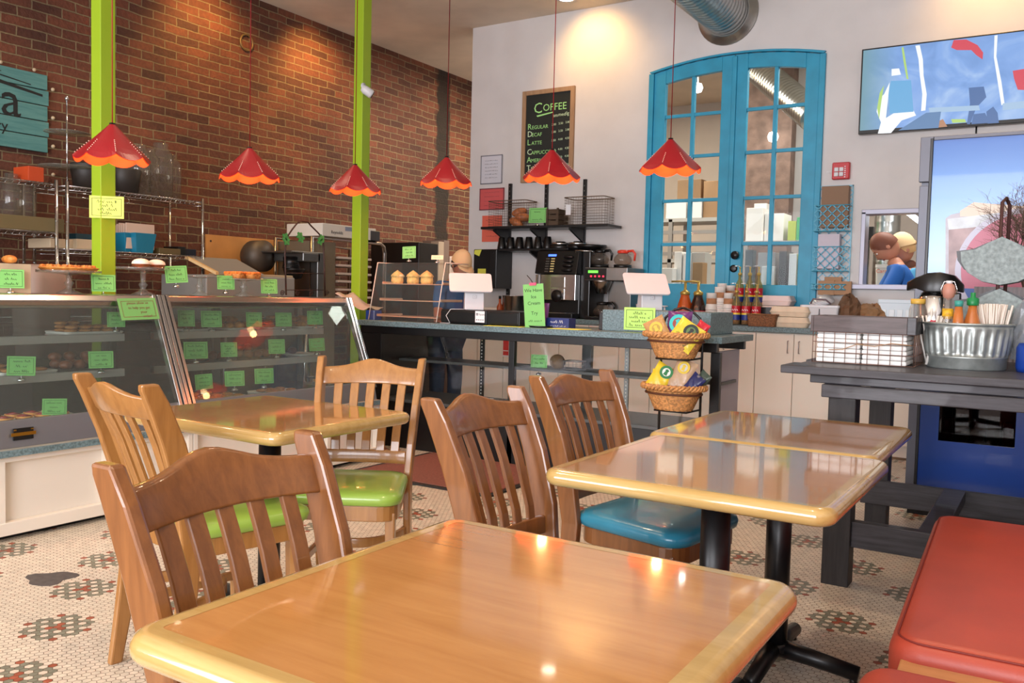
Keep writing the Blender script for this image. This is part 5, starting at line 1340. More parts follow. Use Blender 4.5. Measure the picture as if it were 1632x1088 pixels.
flatbox(1304,1329,447,470,YW-.1,.03,kr,'left kraft carton in the bottom lattice pocket'); flatbox(1330,1356,448,470,YW-.1,.03,kr,'right kraft carton in the bottom lattice pocket'); flatbox(1314,1340,441,470,YW-.06,.02,kr,'rear kraft carton in the bottom lattice pocket')
# ---- ventilation duct ----
galv=mat('galvanised_duct',(176,178,176),.28,.95,var=.05,vs=3)
t=thing('ventilation_duct','round galvanised ventilation duct hanging above the blue door','duct')
pc__=P(1160,22,Y=YW); p1=Vector((pc__.x,YW-.02,pc__.z)); p0=Vector((pc__.x,3.6,pc__.z))
m=MB(); R=.2; L=(p1-p0).length; n=64; prof=[]
for i in range(n+1):
    z=L*i/n; prof+=[(R,z),(R+.006,z+.008),(R,z+.016)] if i<n else [(R,z)]
Md=Matrix.Translation(p0)@(p1-p0).to_track_quat('Z','Y').to_matrix().to_4x4()
m.lathe(prof,galv,n=36,M=Md,cap=False); m.build('duct_pipe',t)
m=MB(); dd=(p1-p0).normalized(); 
m.lathe([(R+.004,-.06),(R+.01,-.03),(R+.075,-.005),(R+.08,.0),(R+.075,.0)],galv,n=36,M=Tr(p1.x,YW-.004,p1.z)@Rx(-PI/2),cap=False); m.build('wall_collar',t)
rebase(t,tuple(p1))
# ---- recessed ceiling lamp ----
p=P(903,-2,Z=HC); t=thing('recessed_downlight','glowing recessed ceiling downlight above the coffee chalkboard','ceiling lamp',(p.x,p.y,HC))
m=MB(); m.lathe([(.07,-.002),(.1,-.006),(.1,0)],white,n=28,cap=False); m.build('trim_ring',t)
m=MB(); m.lathe([(0,-.004),(.07,-.003)],mat('downlight_lens',(255,245,225),.4,emit=(255,240,215),es=9),n=28,cap=False); m.build('lens',t)
# ---- television ----
a=wp(1374,79,YW-.08);b=wp(1374,214,YW-.08); x0=a.x; z1,z0=a.z,b.z; hgt=z1-z0; W=hgt*16/9*1.0
t=thing('wall_television','large flat television on the white wall with painted bright blue window reflections','television',(x0+W/2,YW-.06,(z0+z1)/2))
B1('bezel',(-W/2,-.025,-hgt/2),(W/2,.02,hgt/2),blackp,t,.004); B1('wall_bracket',(-.2,.02,-.15),(.2,.058,.15),black,t)
def screen_mat():  # front-window reflections on the dark screen, painted as emission
    m,nt,b=base('painted_screen_reflection'); L=nt.links; tc=N(nt,'ShaderNodeTexCoord')
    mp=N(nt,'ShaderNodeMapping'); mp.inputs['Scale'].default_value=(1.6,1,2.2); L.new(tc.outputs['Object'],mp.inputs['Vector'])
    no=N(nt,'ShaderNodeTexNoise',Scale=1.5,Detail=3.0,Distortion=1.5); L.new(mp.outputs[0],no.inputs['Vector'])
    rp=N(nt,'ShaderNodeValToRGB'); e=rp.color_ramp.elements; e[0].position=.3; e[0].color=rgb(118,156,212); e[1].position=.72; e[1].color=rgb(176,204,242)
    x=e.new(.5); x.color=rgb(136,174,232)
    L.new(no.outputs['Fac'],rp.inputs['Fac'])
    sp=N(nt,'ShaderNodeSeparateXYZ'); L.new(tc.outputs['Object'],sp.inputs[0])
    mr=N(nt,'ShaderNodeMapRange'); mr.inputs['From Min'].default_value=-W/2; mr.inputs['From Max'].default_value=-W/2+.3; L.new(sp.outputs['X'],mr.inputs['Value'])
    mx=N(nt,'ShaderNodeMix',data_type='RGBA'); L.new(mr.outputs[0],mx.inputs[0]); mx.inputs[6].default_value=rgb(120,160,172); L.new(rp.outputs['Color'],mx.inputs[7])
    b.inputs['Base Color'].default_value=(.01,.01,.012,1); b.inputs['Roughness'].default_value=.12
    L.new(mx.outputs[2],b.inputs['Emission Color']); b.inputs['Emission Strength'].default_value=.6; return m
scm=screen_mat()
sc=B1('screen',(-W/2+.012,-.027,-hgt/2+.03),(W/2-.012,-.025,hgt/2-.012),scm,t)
m=MB(); E_=lambda n,c,s: mat(n,(5,5,5),.2,emit=c,es=s)  # glowing flat shapes that paint the reflected window and street
ew=E_('reflection_white',(245,250,255),.62); er=E_('reflection_red',(225,90,105),.55); ed=E_('reflection_navy',(92,124,176),.55); eg=E_('reflection_green',(190,225,130),.55); ep=E_('reflection_pale',(176,205,235),.55); es_=E_('reflection_orange',(200,150,120),.5)
def sp_(pts,mm,k=0):
    """pts given as photo pixels on the screen plane"""
    q=[P(x,y,Y=YW-.087) for x,y in pts]; o=Vector((x0+W/2,YW-.06,(z0+z1)/2))
    y=-.0275-.0004*k
    m.add([(v.x-o.x,y,v.z-o.z) for v in q],[tuple(range(len(q)))[::-1]],mm)
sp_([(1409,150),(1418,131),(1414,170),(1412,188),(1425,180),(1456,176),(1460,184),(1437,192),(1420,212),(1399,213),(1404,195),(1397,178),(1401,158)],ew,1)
sp_([(1416,150),(1420,129),(1452,128),(1456,178),(1418,181)],E_('reflection_blue',(120,184,232),.55),2)
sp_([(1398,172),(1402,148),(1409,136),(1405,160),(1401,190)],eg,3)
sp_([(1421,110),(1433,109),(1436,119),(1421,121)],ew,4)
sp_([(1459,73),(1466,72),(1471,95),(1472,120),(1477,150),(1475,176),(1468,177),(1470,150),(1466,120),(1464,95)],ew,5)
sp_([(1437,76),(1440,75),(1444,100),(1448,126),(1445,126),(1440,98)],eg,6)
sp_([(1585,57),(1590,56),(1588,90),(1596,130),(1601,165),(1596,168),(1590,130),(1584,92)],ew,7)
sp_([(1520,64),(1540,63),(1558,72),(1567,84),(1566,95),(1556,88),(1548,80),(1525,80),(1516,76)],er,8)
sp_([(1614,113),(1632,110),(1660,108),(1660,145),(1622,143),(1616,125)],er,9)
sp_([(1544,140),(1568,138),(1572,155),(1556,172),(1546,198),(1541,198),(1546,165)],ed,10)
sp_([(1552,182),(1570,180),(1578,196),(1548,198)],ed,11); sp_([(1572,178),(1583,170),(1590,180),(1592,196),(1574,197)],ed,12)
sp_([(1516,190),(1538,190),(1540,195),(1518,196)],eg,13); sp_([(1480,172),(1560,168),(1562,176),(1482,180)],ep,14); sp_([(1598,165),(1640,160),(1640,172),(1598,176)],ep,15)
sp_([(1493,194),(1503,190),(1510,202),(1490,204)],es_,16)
sp_([(1476,180),(1500,178),(1496,204),(1432,208)],E_('reflection_slate',(108,144,188),.55),17)
m.build('reflection_shapes',sc)
m=MB(); add_text(m,'SAMSUNG',.018,dgry,Tr(-.04,-.0255,-hgt/2+.006)@FY); m.build('maker_lettering',t)
m=MB(); m.cyl((P(1556,203,Y=YW-.01).x-(x0+W/2),.05,-hgt/2+.05),(P(1556,203,Y=YW-.01).x-(x0+W/2),.05,-hgt/2-.12),.006,blackp,n=6); m.build('power_cable',t)
# ================= RUSTIC TABLE, COOLER AND WHAT STANDS ON THEM =================
rus=wood('weathered_black_wood',(34,32,34),(70,68,74),'X',.55,.15,1,16); rusz=wood('dark_weathered_leg',(26,24,25),(50,46,46),'Z',.6,.1)
TT=.927
t=thing('rustic_table','weathered near-black plank table carrying the steel tub and the wire crate','table',(-.2,4.4,0))
def rb(name,a,b,m_=rus,bv=.004): 
    o=B1(name,a,b,m_,t,bv); return o
for k in range(6):
    y0=3.74+k*.22; rb('top_plank',(-1.0+(.03 if k%2 else 0),y0,TT-.034),(.75,y0+.217,TT))
for y in (3.78,4.99): rb('cross_board',(-.885,y,TT-.07),(.75,y+.04,TT-.035))
rb('apron',(-.83,3.75,TT-.125),(.75,3.79,TT-.071)); rb('apron',(-.83,5.0,TT-.125),(.75,5.03,TT-.071)); rb('apron',(-.83,3.8,TT-.125),(-.79,5.0,TT-.071))
for x,y in ((-.81,3.8),(-.84,4.93),(.5,3.8),(.5,4.93)): rb('leg',(x,y,0),(x+.11,y+.1,TT-.072),rusz)
rb('stretcher',(-.70,3.82,.17),(.5,3.87,.28)); rb('stretcher',(-.86,4.9,.13),(.62,4.93,.26)); rb('center_beam',(-.46,3.87,.2),(-.36,4.9,.26))
rebase(t,(-.2,4.4,0))
# ---- drinks cooler ----
CY=5.38
xa=P(1468,220,Y=CY).x; zt=P(1485,218,Y=CY).z; xb=P(1486,300,Y=CY).x; xr=xa+.95
grf=mat('cooler_grey_frame',(96,98,108),.4,.3); cblue=mat('cooler_blue',(16,56,140),.35)
t=thing('drinks_cooler','tall blue drinks cooler printed with an iced drink, behind the rustic table','cooler',((xa+xr)/2,CY+.35,0))
zk=P(1560,618,Y=CY).z; zw0=P(1560,708,Y=CY).z
m=MB(); m.box((xa+.01,CY+.03,.04),(xr,CY+.72,zw0-.01),grf); m.box((xa+.01,CY+.03,zk+.03),(xr,CY+.72,zt-.01),grf); m.box((xa+.01,CY+.45,zw0-.01),(xr,CY+.72,zk+.03),black); m.box((xa+.01,CY+.03,zw0-.01),(xa+.06,CY+.45,zk+.03),grf); m.box((xr-.05,CY+.03,zw0-.01),(xr,CY+.45,zk+.03),grf); m.build('cabinet',t)
m=MB(); m.box((xa,CY-.01,P(1475,290,Y=CY).z),(xb-.004,CY+.03,zt),grf); m.box((xa+.005,CY-.005,.06),(xb-.018,CY+.03,P(1475,296,Y=CY).z),grf); m.box((xb-.02,CY-.012,.06),(xb-.004,CY+.03,zt-.01),black); m.box((xb-.004,CY-.01,zt-.022),(xr,CY+.03,zt),grf); m.build('door_frame',t,.003)
# blue print with the brightness of the artwork rising from top to middle
m_,nt,b=base('printed_blue_sky'); L=nt.links; tc=N(nt,'ShaderNodeTexCoord'); sp=N(nt,'ShaderNodeSeparateXYZ'); L.new(tc.outputs['Object'],sp.inputs[0])
rp=N(nt,'ShaderNodeValToRGB'); e=rp.color_ramp.elements; e[0].position=0; e[0].color=rgb(20,60,140); e[1].position=1; e[1].color=rgb(64,110,190)
for p_,c in ((.3,(18,62,146)),(.52,(70,120,190)),(.68,(150,196,232)),(.84,(84,146,220))): x=e.new(p_); x.color=rgb(*c)
mr=N(nt,'ShaderNodeMapRange'); mr.inputs['From Min'].default_value=0; mr.inputs['From Max'].default_value=zt; L.new(sp.outputs['Z'],mr.inputs['Value']); L.new(mr.outputs[0],rp.inputs['Fac'])
no=N(nt,'ShaderNodeTexNoise',Scale=90.0); L.new(tc.outputs['Object'],no.inputs['Vector']); r2=N(nt,'ShaderNodeValToRGB'); r2.color_ramp.elements[0].position=.78; r2.color_ramp.elements[1].position=.84; L.new(no.outputs['Fac'],r2.inputs['Fac'])
mx=N(nt,'ShaderNodeMix',data_type='RGBA'); L.new(r2.outputs['Color'],mx.inputs[0]); L.new(rp.outputs['Color'],mx.inputs[6]); mx.inputs[7].default_value=rgb(190,220,240)
L.new(mx.outputs[2],b.inputs['Base Color']); b.inputs['Roughness'].default_value=.25; b.inputs['Coat Weight'].default_value=.3
zk=P(1560,618,Y=CY).z; zw0=P(1560,708,Y=CY).z; wx0=P(1497,660,Y=CY).x; wx1=P(1620,660,Y=CY).x
m=MB(); m.box((xb-.004,CY-.002,zk+.02),(xr,CY+.03,zt-.022),m_); m.box((xb-.02,CY-.002,.06),(wx0,CY+.03,zk+.02),m_); m.box((wx0,CY-.002,.06),(xr,CY+.03,zw0),m_); m.box((wx1,CY-.002,zw0),(xr,CY+.03,zk+.02),m_); o=m.build('printed_door',t)
def cp(pts,mm,k,mb):
    q=[P(x,y,Y=CY-.004) for x,y in pts]; mb.add([(v.x,CY-.0035-.0006*k,v.z) for v in q],[tuple(range(len(q)))[::-1]],mm)
art=MB(); c1=mat('print_glass',(190,190,204),.4,var=.07,vs=14); c2=mat('print_amber_drink',(168,146,150),.4,var=.12,vs=10); c3=mat('print_frost',(206,216,226),.4,var=.05,vs=20); c4=mat('print_rose',(196,116,140),.4); c5=mat('print_ring',(196,198,220),.4); c6=mat('print_cobalt',(70,104,176),.4); c7=mat('print_foam',(226,210,196),.4)
cp([(1507,348),(1515,342),(1550,334),(1600,330),(1660,330),(1660,600),(1506,600)],c1,1,art)
cp([(1530,336),(1552,322),(1570,324),(1600,326),(1650,330),(1650,342),(1530,345)],c7,2,art)
cp([(1512,360),(1640,350),(1640,590),(1512,590)],c2,3,art); cp([(1510,349),(1600,338),(1660,338),(1660,352),(1512,366)],c3,4,art)
R_=.33; ctr=P(1632,430,Y=CY-.004)
def disc(r,mm,k,a0=0,a1=2*PI): art.add([(ctr.x+r*math.cos(a0+(a1-a0)*i/48),CY-.0035-.0006*k,ctr.z+r*math.sin(a0+(a1-a0)*i/48)) for i in range(49)],[tuple(range(49))],mm)
disc(R_,c5,5); disc(R_-.03,c4,6); disc(R_-.03,c6,7,PI+.35,2*PI-.35)
q0=art.build('drink_print',t)
m=MB(); m.box((wx0,CY+.004,zw0),(wx1,CY+.01,zk+.02),glass('cooler_window_glass',(150,154,162),1.0)); m.build('window_pane',t)
m=MB(); cans=[mat('can_red',(130,30,30),.3,.5),mat('can_brown',(96,60,44),.3,.5),mat('can_silver',(150,150,156),.3,.8)]
B1('inner_shelf',(wx0-.05,CY+.05,zw0-.009),(wx1+.05,CY+.44,zw0+.0),chrome,t)
B1('kick_panel',(xa+.02,CY+.01,0),(xr,CY+.1,.055),black,t)
rebase(t,((xa+xr)/2,CY+.35,0))
CN=[]
for k,mm in enumerate(cans[:2]):
    m=MB(); m.lathe([(0,0),(.028,0),(.033,.008),(.033,.105),(.027,.12),(0,.12)],mm,n=18); m.lathe([(0,.121),(.026,.121),(.028,.118)],chrome,n=18); CN.append(m.build('drink_can'))
k=0
for j in range(2):
    for i in range(6):
        b_=CN[k%2]; o=b_ if k<2 else b_.copy()
        if k>=2: COL.objects.link(o)
        o.location=(wx0+.03+.078*i,CY+.1+.1*j,zw0+.001); tag(o,('red' if k%2==0 else 'brown')+' drink can behind the lower window of the drinks cooler','can',('red' if k%2==0 else 'brown')+' cans in the drinks cooler'); k+=1
# ---- wire crate with napkins ----
Y0=4.02; a=P(1297,503,Y=Y0);b=P(1459,506,Y=Y0); zt=(a.z+b.z)/2; zm=P(1380,531,Y=Y0).z; x0,x1=a.x,b.x
t=thing('napkin_crate','wire-fronted crate with a dark wood rim, packed with white napkins, on the rustic table','crate',((x0+x1)/2,Y0+.12,TT))
rw=wood('grey_brown_crate_wood',(66,56,56),(96,84,84),'X',.6,.1); wire=mat('coppery_wire',(140,104,90),.45,.5); napk=mat('white_napkin',(232,232,230),.8,bump=.4,bs=18)
m=MB(); m.box((x0,Y0,zm),(x1-.03,Y0+.018,zt),rw); m.box((x0,Y0+.27,zm),(x1,Y0+.288,zt),rw); m.box((x0-.012,Y0,zm),(x0,Y0+.288,zt),rw); m.build('wood_rim',t,.002)
m=MB(); m.box((x1-.03,Y0-.003,zm),(x1+.005,Y0+.288,zt+.002),rus); m.build('end_block',t,.002)
m=MB(); nx=9
for i in range(nx+1): x=x0+(x1-x0)*i/nx; m.cyl((x,Y0+.004,TT+.003),(x,Y0+.004,zm+.01),.0016,wire,n=5)
for k in range(4): z=TT+.004+(zm-TT)*k/3.1; m.cyl((x0,Y0+.004,z),(x1,Y0+.004,z),.0016,wire,n=5); m.cyl((x1,Y0+.004,z),(x1,Y0+.28,z),.0016,wire,n=5)
for i in range(6): y=Y0+.004+.276*i/5; m.cyl((x1,y,TT+.003),(x1,y,zm),.0016,wire,n=5); m.cyl((x0,y,TT+.003),(x0,y,zm),.0016,wire,n=5)
m.build('wire_grid',t)
m=MB(); m.tube([(x0+.07,Y0-.001,TT+.06),(x0+.13,Y0-.004,TT+.065),(x0+.19,Y0-.003,TT+.09),(x0+.26,Y0-.004,TT+.085),(x0+.33,Y0-.003,TT+.1),(x1-.01,Y0-.001,TT+.095)],.0018,mat('raffia',(170,130,90),.8),n=5); m.build('raffia_tie',t)
rebase(t,((x0+x1)/2,Y0+.14,TT))
for i,(xa_,xb_) in enumerate(((x0+.012,x0+.2),(x0+.205,x1-.03))):
    m=MB(); 
    for k in range(7): dz=(zm+.02-TT-.01)/7; m.cbox((0,0,dz*(k+.5)),((xb_-xa_)-.004*(k%2),.22,dz*.93),napk)
    o=m.build('napkin_stack',loc=((xa_+xb_)/2,Y0+.13,TT+.003),bevel=.006); tag(o,['left stack of white napkins inside the wire crate','right stack of white napkins inside the wire crate'][i],'napkins','napkin stacks in the crate')
# ---- galvanised tub ----
gal=mat('galvanised_tub_steel',(172,180,178),.42,.7,var=.09,vs=22); gal2=mat('mottled_zinc',(112,120,118),.5,.5,var=.14,vs=60)
tx=P(1536,550,Y=4.1).x; ty=4.24; xl=P(1463,516,Y=ty).x; R=(P(1608,516,Y=ty).x-xl)/2; tz=P(1536,517,Y=ty).z+.004; H=tz-TT
t=thing('steel_tub','round ribbed galvanised steel tub on the rustic table holding bottles and straws','tub',(tx,ty,TT))
n=216; prof=[(R*.86,0),(R*.88,.004),(R*.885,H*.24),(R*.905,H*.26),(R*.9,H*.29)]; vs=[];fs=[];k_=14
for j in range(k_):
    if j<5: rr,zz=prof[j]
    else: u=(j-5)/(k_-6); zz=H*(.29+.69*u); rr=R*(.9+.09*u)
    for i in range(n):
        a=2*PI*i/n; rib=.0055*max(-.6,min(1,1.6*math.sin(a*27)))*(1 if 6<=j<=k_-3 else 0)
        vs.append(((rr+rib)*math.cos(a),(rr+rib)*math.sin(a),zz))
for j in range(k_-1):
    for i in range(n): w_=(i+1)%n; fs.append((j*n+i,j*n+w_,(j+1)*n+w_,(j+1)*n+i))
fs.append(list(range(n))[::-1]); o=MB().add(vs,fs,gal,True).build('ribbed_wall',t); so=o.modifiers.new('s','SOLIDIFY'); so.thickness=.003
m=MB(); m.tube([(R*1.0*math.cos(2*PI*i/48),R*1.0*math.sin(2*PI*i/48),H) for i in range(48)],.005,gal,n=8,close=True); m.build('rolled_rim',t)
def tub_item(px_,Y): return P(px_,510,Y=Y).x
BZ2=TT+.006
def bottle(px_,Y,prof,mm,label,parts,tilt=0):
    t=thing('condiment_bottle',label,'bottle',(P(px_,510,Y=Y).x,Y,BZ2),tilt,'condiment bottles in the steel tub')
    m=MB(); m.lathe(prof,mm,n=20); m.build('bottle_body',t)
    for nm,pf,pm in parts: m=MB(); m.lathe(pf,pm,n=18); m.build(nm,t)
    return t
orang=mat('orange_sauce',(190,110,50),.25,coat=.4); pgl=glass('thin_bottle_glass',(235,232,228),1.2,.04,.1)
zz=lambda py,Y: P(1530,py,Y=Y).z-BZ2
h=zz(466,4.22); bottle(1549,4.2,[(0,0),(.034,0),(.036,.1),(.034,.19),(.02,.235),(.016,h-.05),(0,h-.05)],orang,'orange sauce bottle with a green screw cap and nozzle in the tub',[('green_cap',[(.022,h-.055),(.024,h-.05),(.024,h-.025),(.01,h-.02),(.01,h),(0,h)],mat('green_cap',(20,130,70),.4))])
h=zz(479,4.2); bottle(1527,4.14,[(0,0),(.028,0),(.03,.12),(.022,.19),(.014,h-.02),(0,h-.02)],orang,'slim orange sauce bottle with a teal cap in the tub',[('teal_cap',[(.017,h-.025),(.017,h),(0,h)],mat('teal_cap',(60,150,140),.4))])
h=zz(448,4.25); bottle(1510,4.18,[(0,0),(.036,0),(.038,.1),(.03,.17),(.022,.22),(.02,h-.075),(0,h-.07)],pgl,'flip-top bottle with a round pinkish stopper and yellow neck label in the tub',[('neck_label',[(.0225,.205),(.0225,.25)],mat('yellow_red_label',(226,170,40),.5,var=.2,vs=60)),('round_stopper',[(0,h-.085),(.022,h-.07),(.027,h-.045),(.022,h-.02),(.012,h-.012),(0,h-.01)],mat('pinkish_stopper',(186,130,112),.5)),('porcelain_tip',[(.012,h-.014),(.013,h),(0,h)],appw)])
t=bpy.data.objects['condiment_bottle.002']; m=MB(); h_=h; m.tube([(-.028,0,h_-.06),(-.031,0,h_-.035),(-.02,0,h_-.004),(.02,0,h_-.004),(.031,0,h_-.035),(.028,0,h_-.06)],.0022,chrome,n=6); m.build('wire_clamp',t)
h=zz(476,4.2); x=P(1462,508,Y=4.42).x; hj=P(1462,476,Y=4.42).z-TT
t=thing('spice_shaker','clear shaker with a yellow lid between the crate and the tub','shaker',(x,4.42,TT)); m=MB(); m.lathe([(0,0),(.036,0),(.038,.02),(.038,hj-.05),(.028,hj-.022),(0,hj-.022)],pgl,n=18); m.build('glass_body',t); m=MB(); m.lathe([(.03,hj-.024),(.032,hj-.02),(.032,hj),(0,hj)],mat('mustard_lid',(205,165,70),.4),n=18); m.build('yellow_lid',t); m=MB(); m.lathe([(0,.005),(.034,.005),(.034,hj*.5),(0,hj*.5)],mat('grey_white_spice',(190,188,195),.7),n=16); m.build('spice',t)
def sticks(px0,px1,pyt,Y,n_,mm,label,name,r_,spread,tall=.03,cat='straws',nb=6):
    x0_=P(px0,510,Y=Y).x;x1_=P(px1,510,Y=Y).x; top=P((px0+px1)/2,pyt,Y=Y).z; r=random.Random(px0); c=(x0_+x1_)/2; O=None
    base_r=(x1_-x0_)*.35
    for i in range(n_):
        L=top-BZ2-r.random()*tall
        if O is None or i<3:
            m=MB(); m.cyl((0,0,0),(0,0,L),r_,mm,n=nb); o=m.build(name); O=O or o
        else: o=O.copy(); COL.objects.link(o)
        o.location=(c+(r.random()-.5)*base_r*1.2,Y+(r.random()-.5)*.05,BZ2+.003); o.rotation_euler=((r.random()-.5)*.15,(r.random()-.5)*spread,0); tag(o,label,cat,label[:40])
sticks(1557,1606,484,4.24,34,mat('paper_wrapped_straw',(222,214,206),.6),'white paper-wrapped straw in the bundle at the right of the tub','wrapped_straw',.0042,.42,.035,'straw')
sticks(1470,1503,489,4.2,12,mat('white_knife_plastic',(226,222,216),.4),'white wooden stirrer standing at the left rim of the tub','stirrer',.004,.9,.04,'stirrer')
x=P(1481,510,Y=4.16).x; o=MB().cbox((0,0,0),(.024,.012,.17),mat('red_packet',(190,40,60),.4)).build('sauce_packet',loc=(x+.01,4.2,BZ2+.113),bevel=.004); tag(o,'red-topped sauce packet at the left rim of the tub','packet')
# ---- airpot ----
Y=4.72; x=P(1490,480,Y=Y).x; zt=P(1490,434,Y=Y).z; zs=P(1490,466,Y=Y).z
t=thing('coffee_airpot','steel coffee airpot with a black pump head behind the shaker','airpot',(x,Y,TT))
m=MB(); m.lathe([(0,0),(.075,0),(.08,.01),(.08,zs-TT-.03),(.06,zs-TT),(0,zs-TT)],chrome,n=28); m.build('steel_body',t)
m=MB(); hh=zt-zs; xs=[P(p_,450,Y=Y).x-x for p_ in (1446,1460,1480,1500,1522,1537)]
m.sweep([[(a,-w_,z0-TT),(a,w_,z0-TT),(a,w_*.8,z1-TT),(a,-w_*.8,z1-TT)] for a,w_,z0,z1 in ((xs[0],.02,zs+hh*.05,zs+hh*.5),(xs[1],.045,zs+hh*.2,zs+hh*.72),(xs[2],.075,zs+hh*.0,zs+hh*.95),(xs[3],.08,zs-hh*.0,zs+hh*1.0),(xs[4],.06,zs+hh*.1,zs+hh*.85),(xs[5],.03,zs-.0,zs+hh*.4))],blackp,True); m.build('pump_head',t,.006,2)
m=MB(); m.lathe([(.05,zs-TT-.005),(.055,zs-TT),(.055,zs-TT+.02),(0,zs-TT+.03)],blackp,n=20); m.build('collar',t)
m=MB(); xx=xs[4]; m.box((xx-.015,-.02,.1),(xx+.03,.02,zs-TT+.0),blackp); m.box((xx-.04,-.015,.1),(xx,.015,.13),blackp); m.build('handle',t,.006)
# ---- two-tier zinc stand with iron rod ----
Y=4.5; rod=mat('rusted_iron',(84,56,54),.6,.5)
p=P(1597,400,Y=Y); zt=P(1598,316,Y=Y).z
t=thing('tiered_zinc_stand','two-tier mottled zinc tray stand with a rusty iron loop rod, right of the tub','stand',(p.x,Y,TT))
m=MB(); ax=P(1594,400,Y=Y).x-p.x; bx_=P(1606,400,Y=Y+.06).x-p.x
m.tube([(ax,-.03,.0),(ax,-.03,zt-TT-.02),((ax+bx_)/2,0,zt-TT),(bx_,.03,zt-TT-.03),(bx_,.03,0)],.008,rod,n=10); m.build('iron_rod',t)
def zinc(ctr_,sc,y):
    pts=[(-.16,.045),(-.1,.055),(-.05,.085),(0,.11),(.05,.085),(.1,.055),(.17,.045),(.165,0),(.13,-.05),(.07,-.085),(0,-.1),(-.07,-.085),(-.13,-.045),(-.155,0)]
    m=MB(); M=Tr(0,y,ctr_)@Rx(PI/2)
    m.prism([(a*sc,b*sc) for a,b in pts],.006,gal2,M=M); 
    # curved bowl sheet running back from the lower outline
    low=[pts[i] for i in (7,8,9,10,11,12,13)]
    vs=[];fs=[]
    for a,b in low: vs+=[(a*sc,y,ctr_+b*sc),(a*sc,y+.16,ctr_+b*sc)]
    for i in range(len(low)-1): fs.append((2*i,2*i+1,2*i+3,2*i+2))
    m.add(vs,fs,gal2,True)
    o=m.build('zinc_tray',t); so=o.modifiers.new('s','SOLIDIFY'); so.thickness=.003
    m=MB(); M2=Tr(0,y+.16,ctr_)@Rx(PI/2); m.prism([(a*sc*1.15-.01,b*sc*.95+.015) for a,b in pts],.006,black,M=M2); m.build('tray_back',o)
zinc(P(1597,418,Y=Y).z-TT,1.0,-.045); zinc(P(1600,500,Y=Y).z-TT,1.0,-.045)
# ---- corrugated planter with dry twigs ----
Y=4.86; xl=P(1552,470,Y=Y).x; zt=P(1590,457,Y=Y).z
t=thing('corrugated_planter','corrugated grey metal planter behind the zinc stand','planter',(xl+.2,Y+.08,TT)); m=MB(); n=40; secs=[]
w2=.42; pts=[]
for i in range(n+1): pts.append((-w2/2+w2*i/n, -.08+.006*(i%2)))
pts+=[(w2/2,.08),(-w2/2,.08)]
m.prism(pts,zt-TT,mat('corrugated_zinc',(170,166,170),.45,.5)); m.build('corrugated_wall',t); rebase(t,(xl+.21,Y+.08,TT))
for ch in t.children: ch.location=(0,0,0)
t.location=(xl+.21,Y+.08,TT)
tw_=mat('dry_twig_bark',(112,92,80),.8); r=random.Random(4); m=MB(); cx=P(1632,420,Y=4.9).x+.03
def twig(p,d,L,rad,dep):
    q=p+d*L; mid=p+d*L*.5+Vector((r.uniform(-.02,.02),r.uniform(-.02,.02),0)); m.tube([p,mid,q],[rad,rad*.8,rad*.6],tw_,n=4)
    if dep>0:
        for _ in range(4 if dep>1 else 3):
            nd=(d+Vector((r.uniform(-.9,.7),r.uniform(-.6,.6),r.uniform(-.3,.8)))).normalized(); twig(p+(q-p)*r.uniform(.4,1),nd,L*r.uniform(.5,.75),rad*.55,dep-1)
for k in range(4): twig(Vector((r.uniform(-.03,.03),r.uniform(-.03,.03),0)),Vector((r.uniform(-.2,.15),r.uniform(-.1,.1),1)).normalized(),.26,.006,4)
o=m.build('dry_twigs',loc=(cx,4.93,zt-.03)); tag(o,'bundle of dry brown twigs rising from the corrugated planter','dried branches')
# ---- things at the right edge ----
x=P(1630,500,Y=4.25).x
crumple('plastic_bag','cloudy clear plastic bag at the right picture edge beside the tub',(x+.02,4.32,TT+.16),(.07,.09,.13),glass('cloudy_plastic',(215,220,225),1.3,.1,.25),9,cat='bag')
m=MB(); m.lathe([(0,0),(.08,0),(.085,.02),(.085,.1),(.075,.12),(0,.12)],mat('deep_blue_plastic',(20,60,150),.35),n=24); o=m.build('blue_tub',loc=(x+.07,4.2,TT)); tag(o,'deep blue plastic tub cut by the right picture edge','tub')
# ================= BEHIND THE PASTRY CASES =================
# ---- wooden board sign on the brick wall ----
X_=XB+.04; a=P(0,105,X=X_);b=P(77,120,X=X_);c=P(76,244,X=X_)
t=thing('painted_wood_sign','teal plank sign with black brush lettering hung on the brick wall','sign')
y1=(b.y+c.y)/2; zt=b.z; zb_=c.z; y0=y1-1.5; tl=wood('teal_plank',(66,120,122),(92,142,138),'Y',.6,0); n=5
for k in range(n): z0=zb_+(zt-zb_)*k/n; MB().box((XB+.012,y0,z0+.004),(XB+.035,y1+(.01 if k%2 else 0),z0+(zt-zb_)/n-.003),tl).build('plank',t,.003)
m=MB(); bk_=mat('black_brush_paint',(22,24,26),.6); M=Tr(XB+.036,y1,zb_)@FX; H=zt-zb_
add_text(m,'a',H*.62,bk_,M@Tr(-.36,H*.4,0)); add_text(m,'Bakery',H*.19,bk_,M@Tr(-.62,H*.2,0))
for (u0,v0,u1,v1,w_) in ((-1.0,.98,-.04,.74,.03),(-1.0,1.02,-.13,.84,.012),(-1.0,1.02,-.35,.93,.01)): m.add([(u0,v0*H,.001),(u1,v1*H,.001),(u1,v1*H-w_*.6,.001),(u0,v0*H-w_*1.4,.001)],[(0,3,2,1)],bk_,False,M)
m.build('brush_lettering',t)
m=MB()
for k in range(4): m.ell((XB+.03,y1+.045,zt-.22*k*H/.6-.1),(.015,.015,.015),mat('pale_bulb_bead',(190,170,140),.4),8,6)
for k in range(4): m.ell((XB+.03,y1-.1-.25*k,zt+.02),(.014,.014,.014),mat('pale_bulb_bead',(190,170,140),.4),8,6)
m.build('string_light_beads',t); rebase(t,(XB+.03,(y0+y1)/2,zb_))
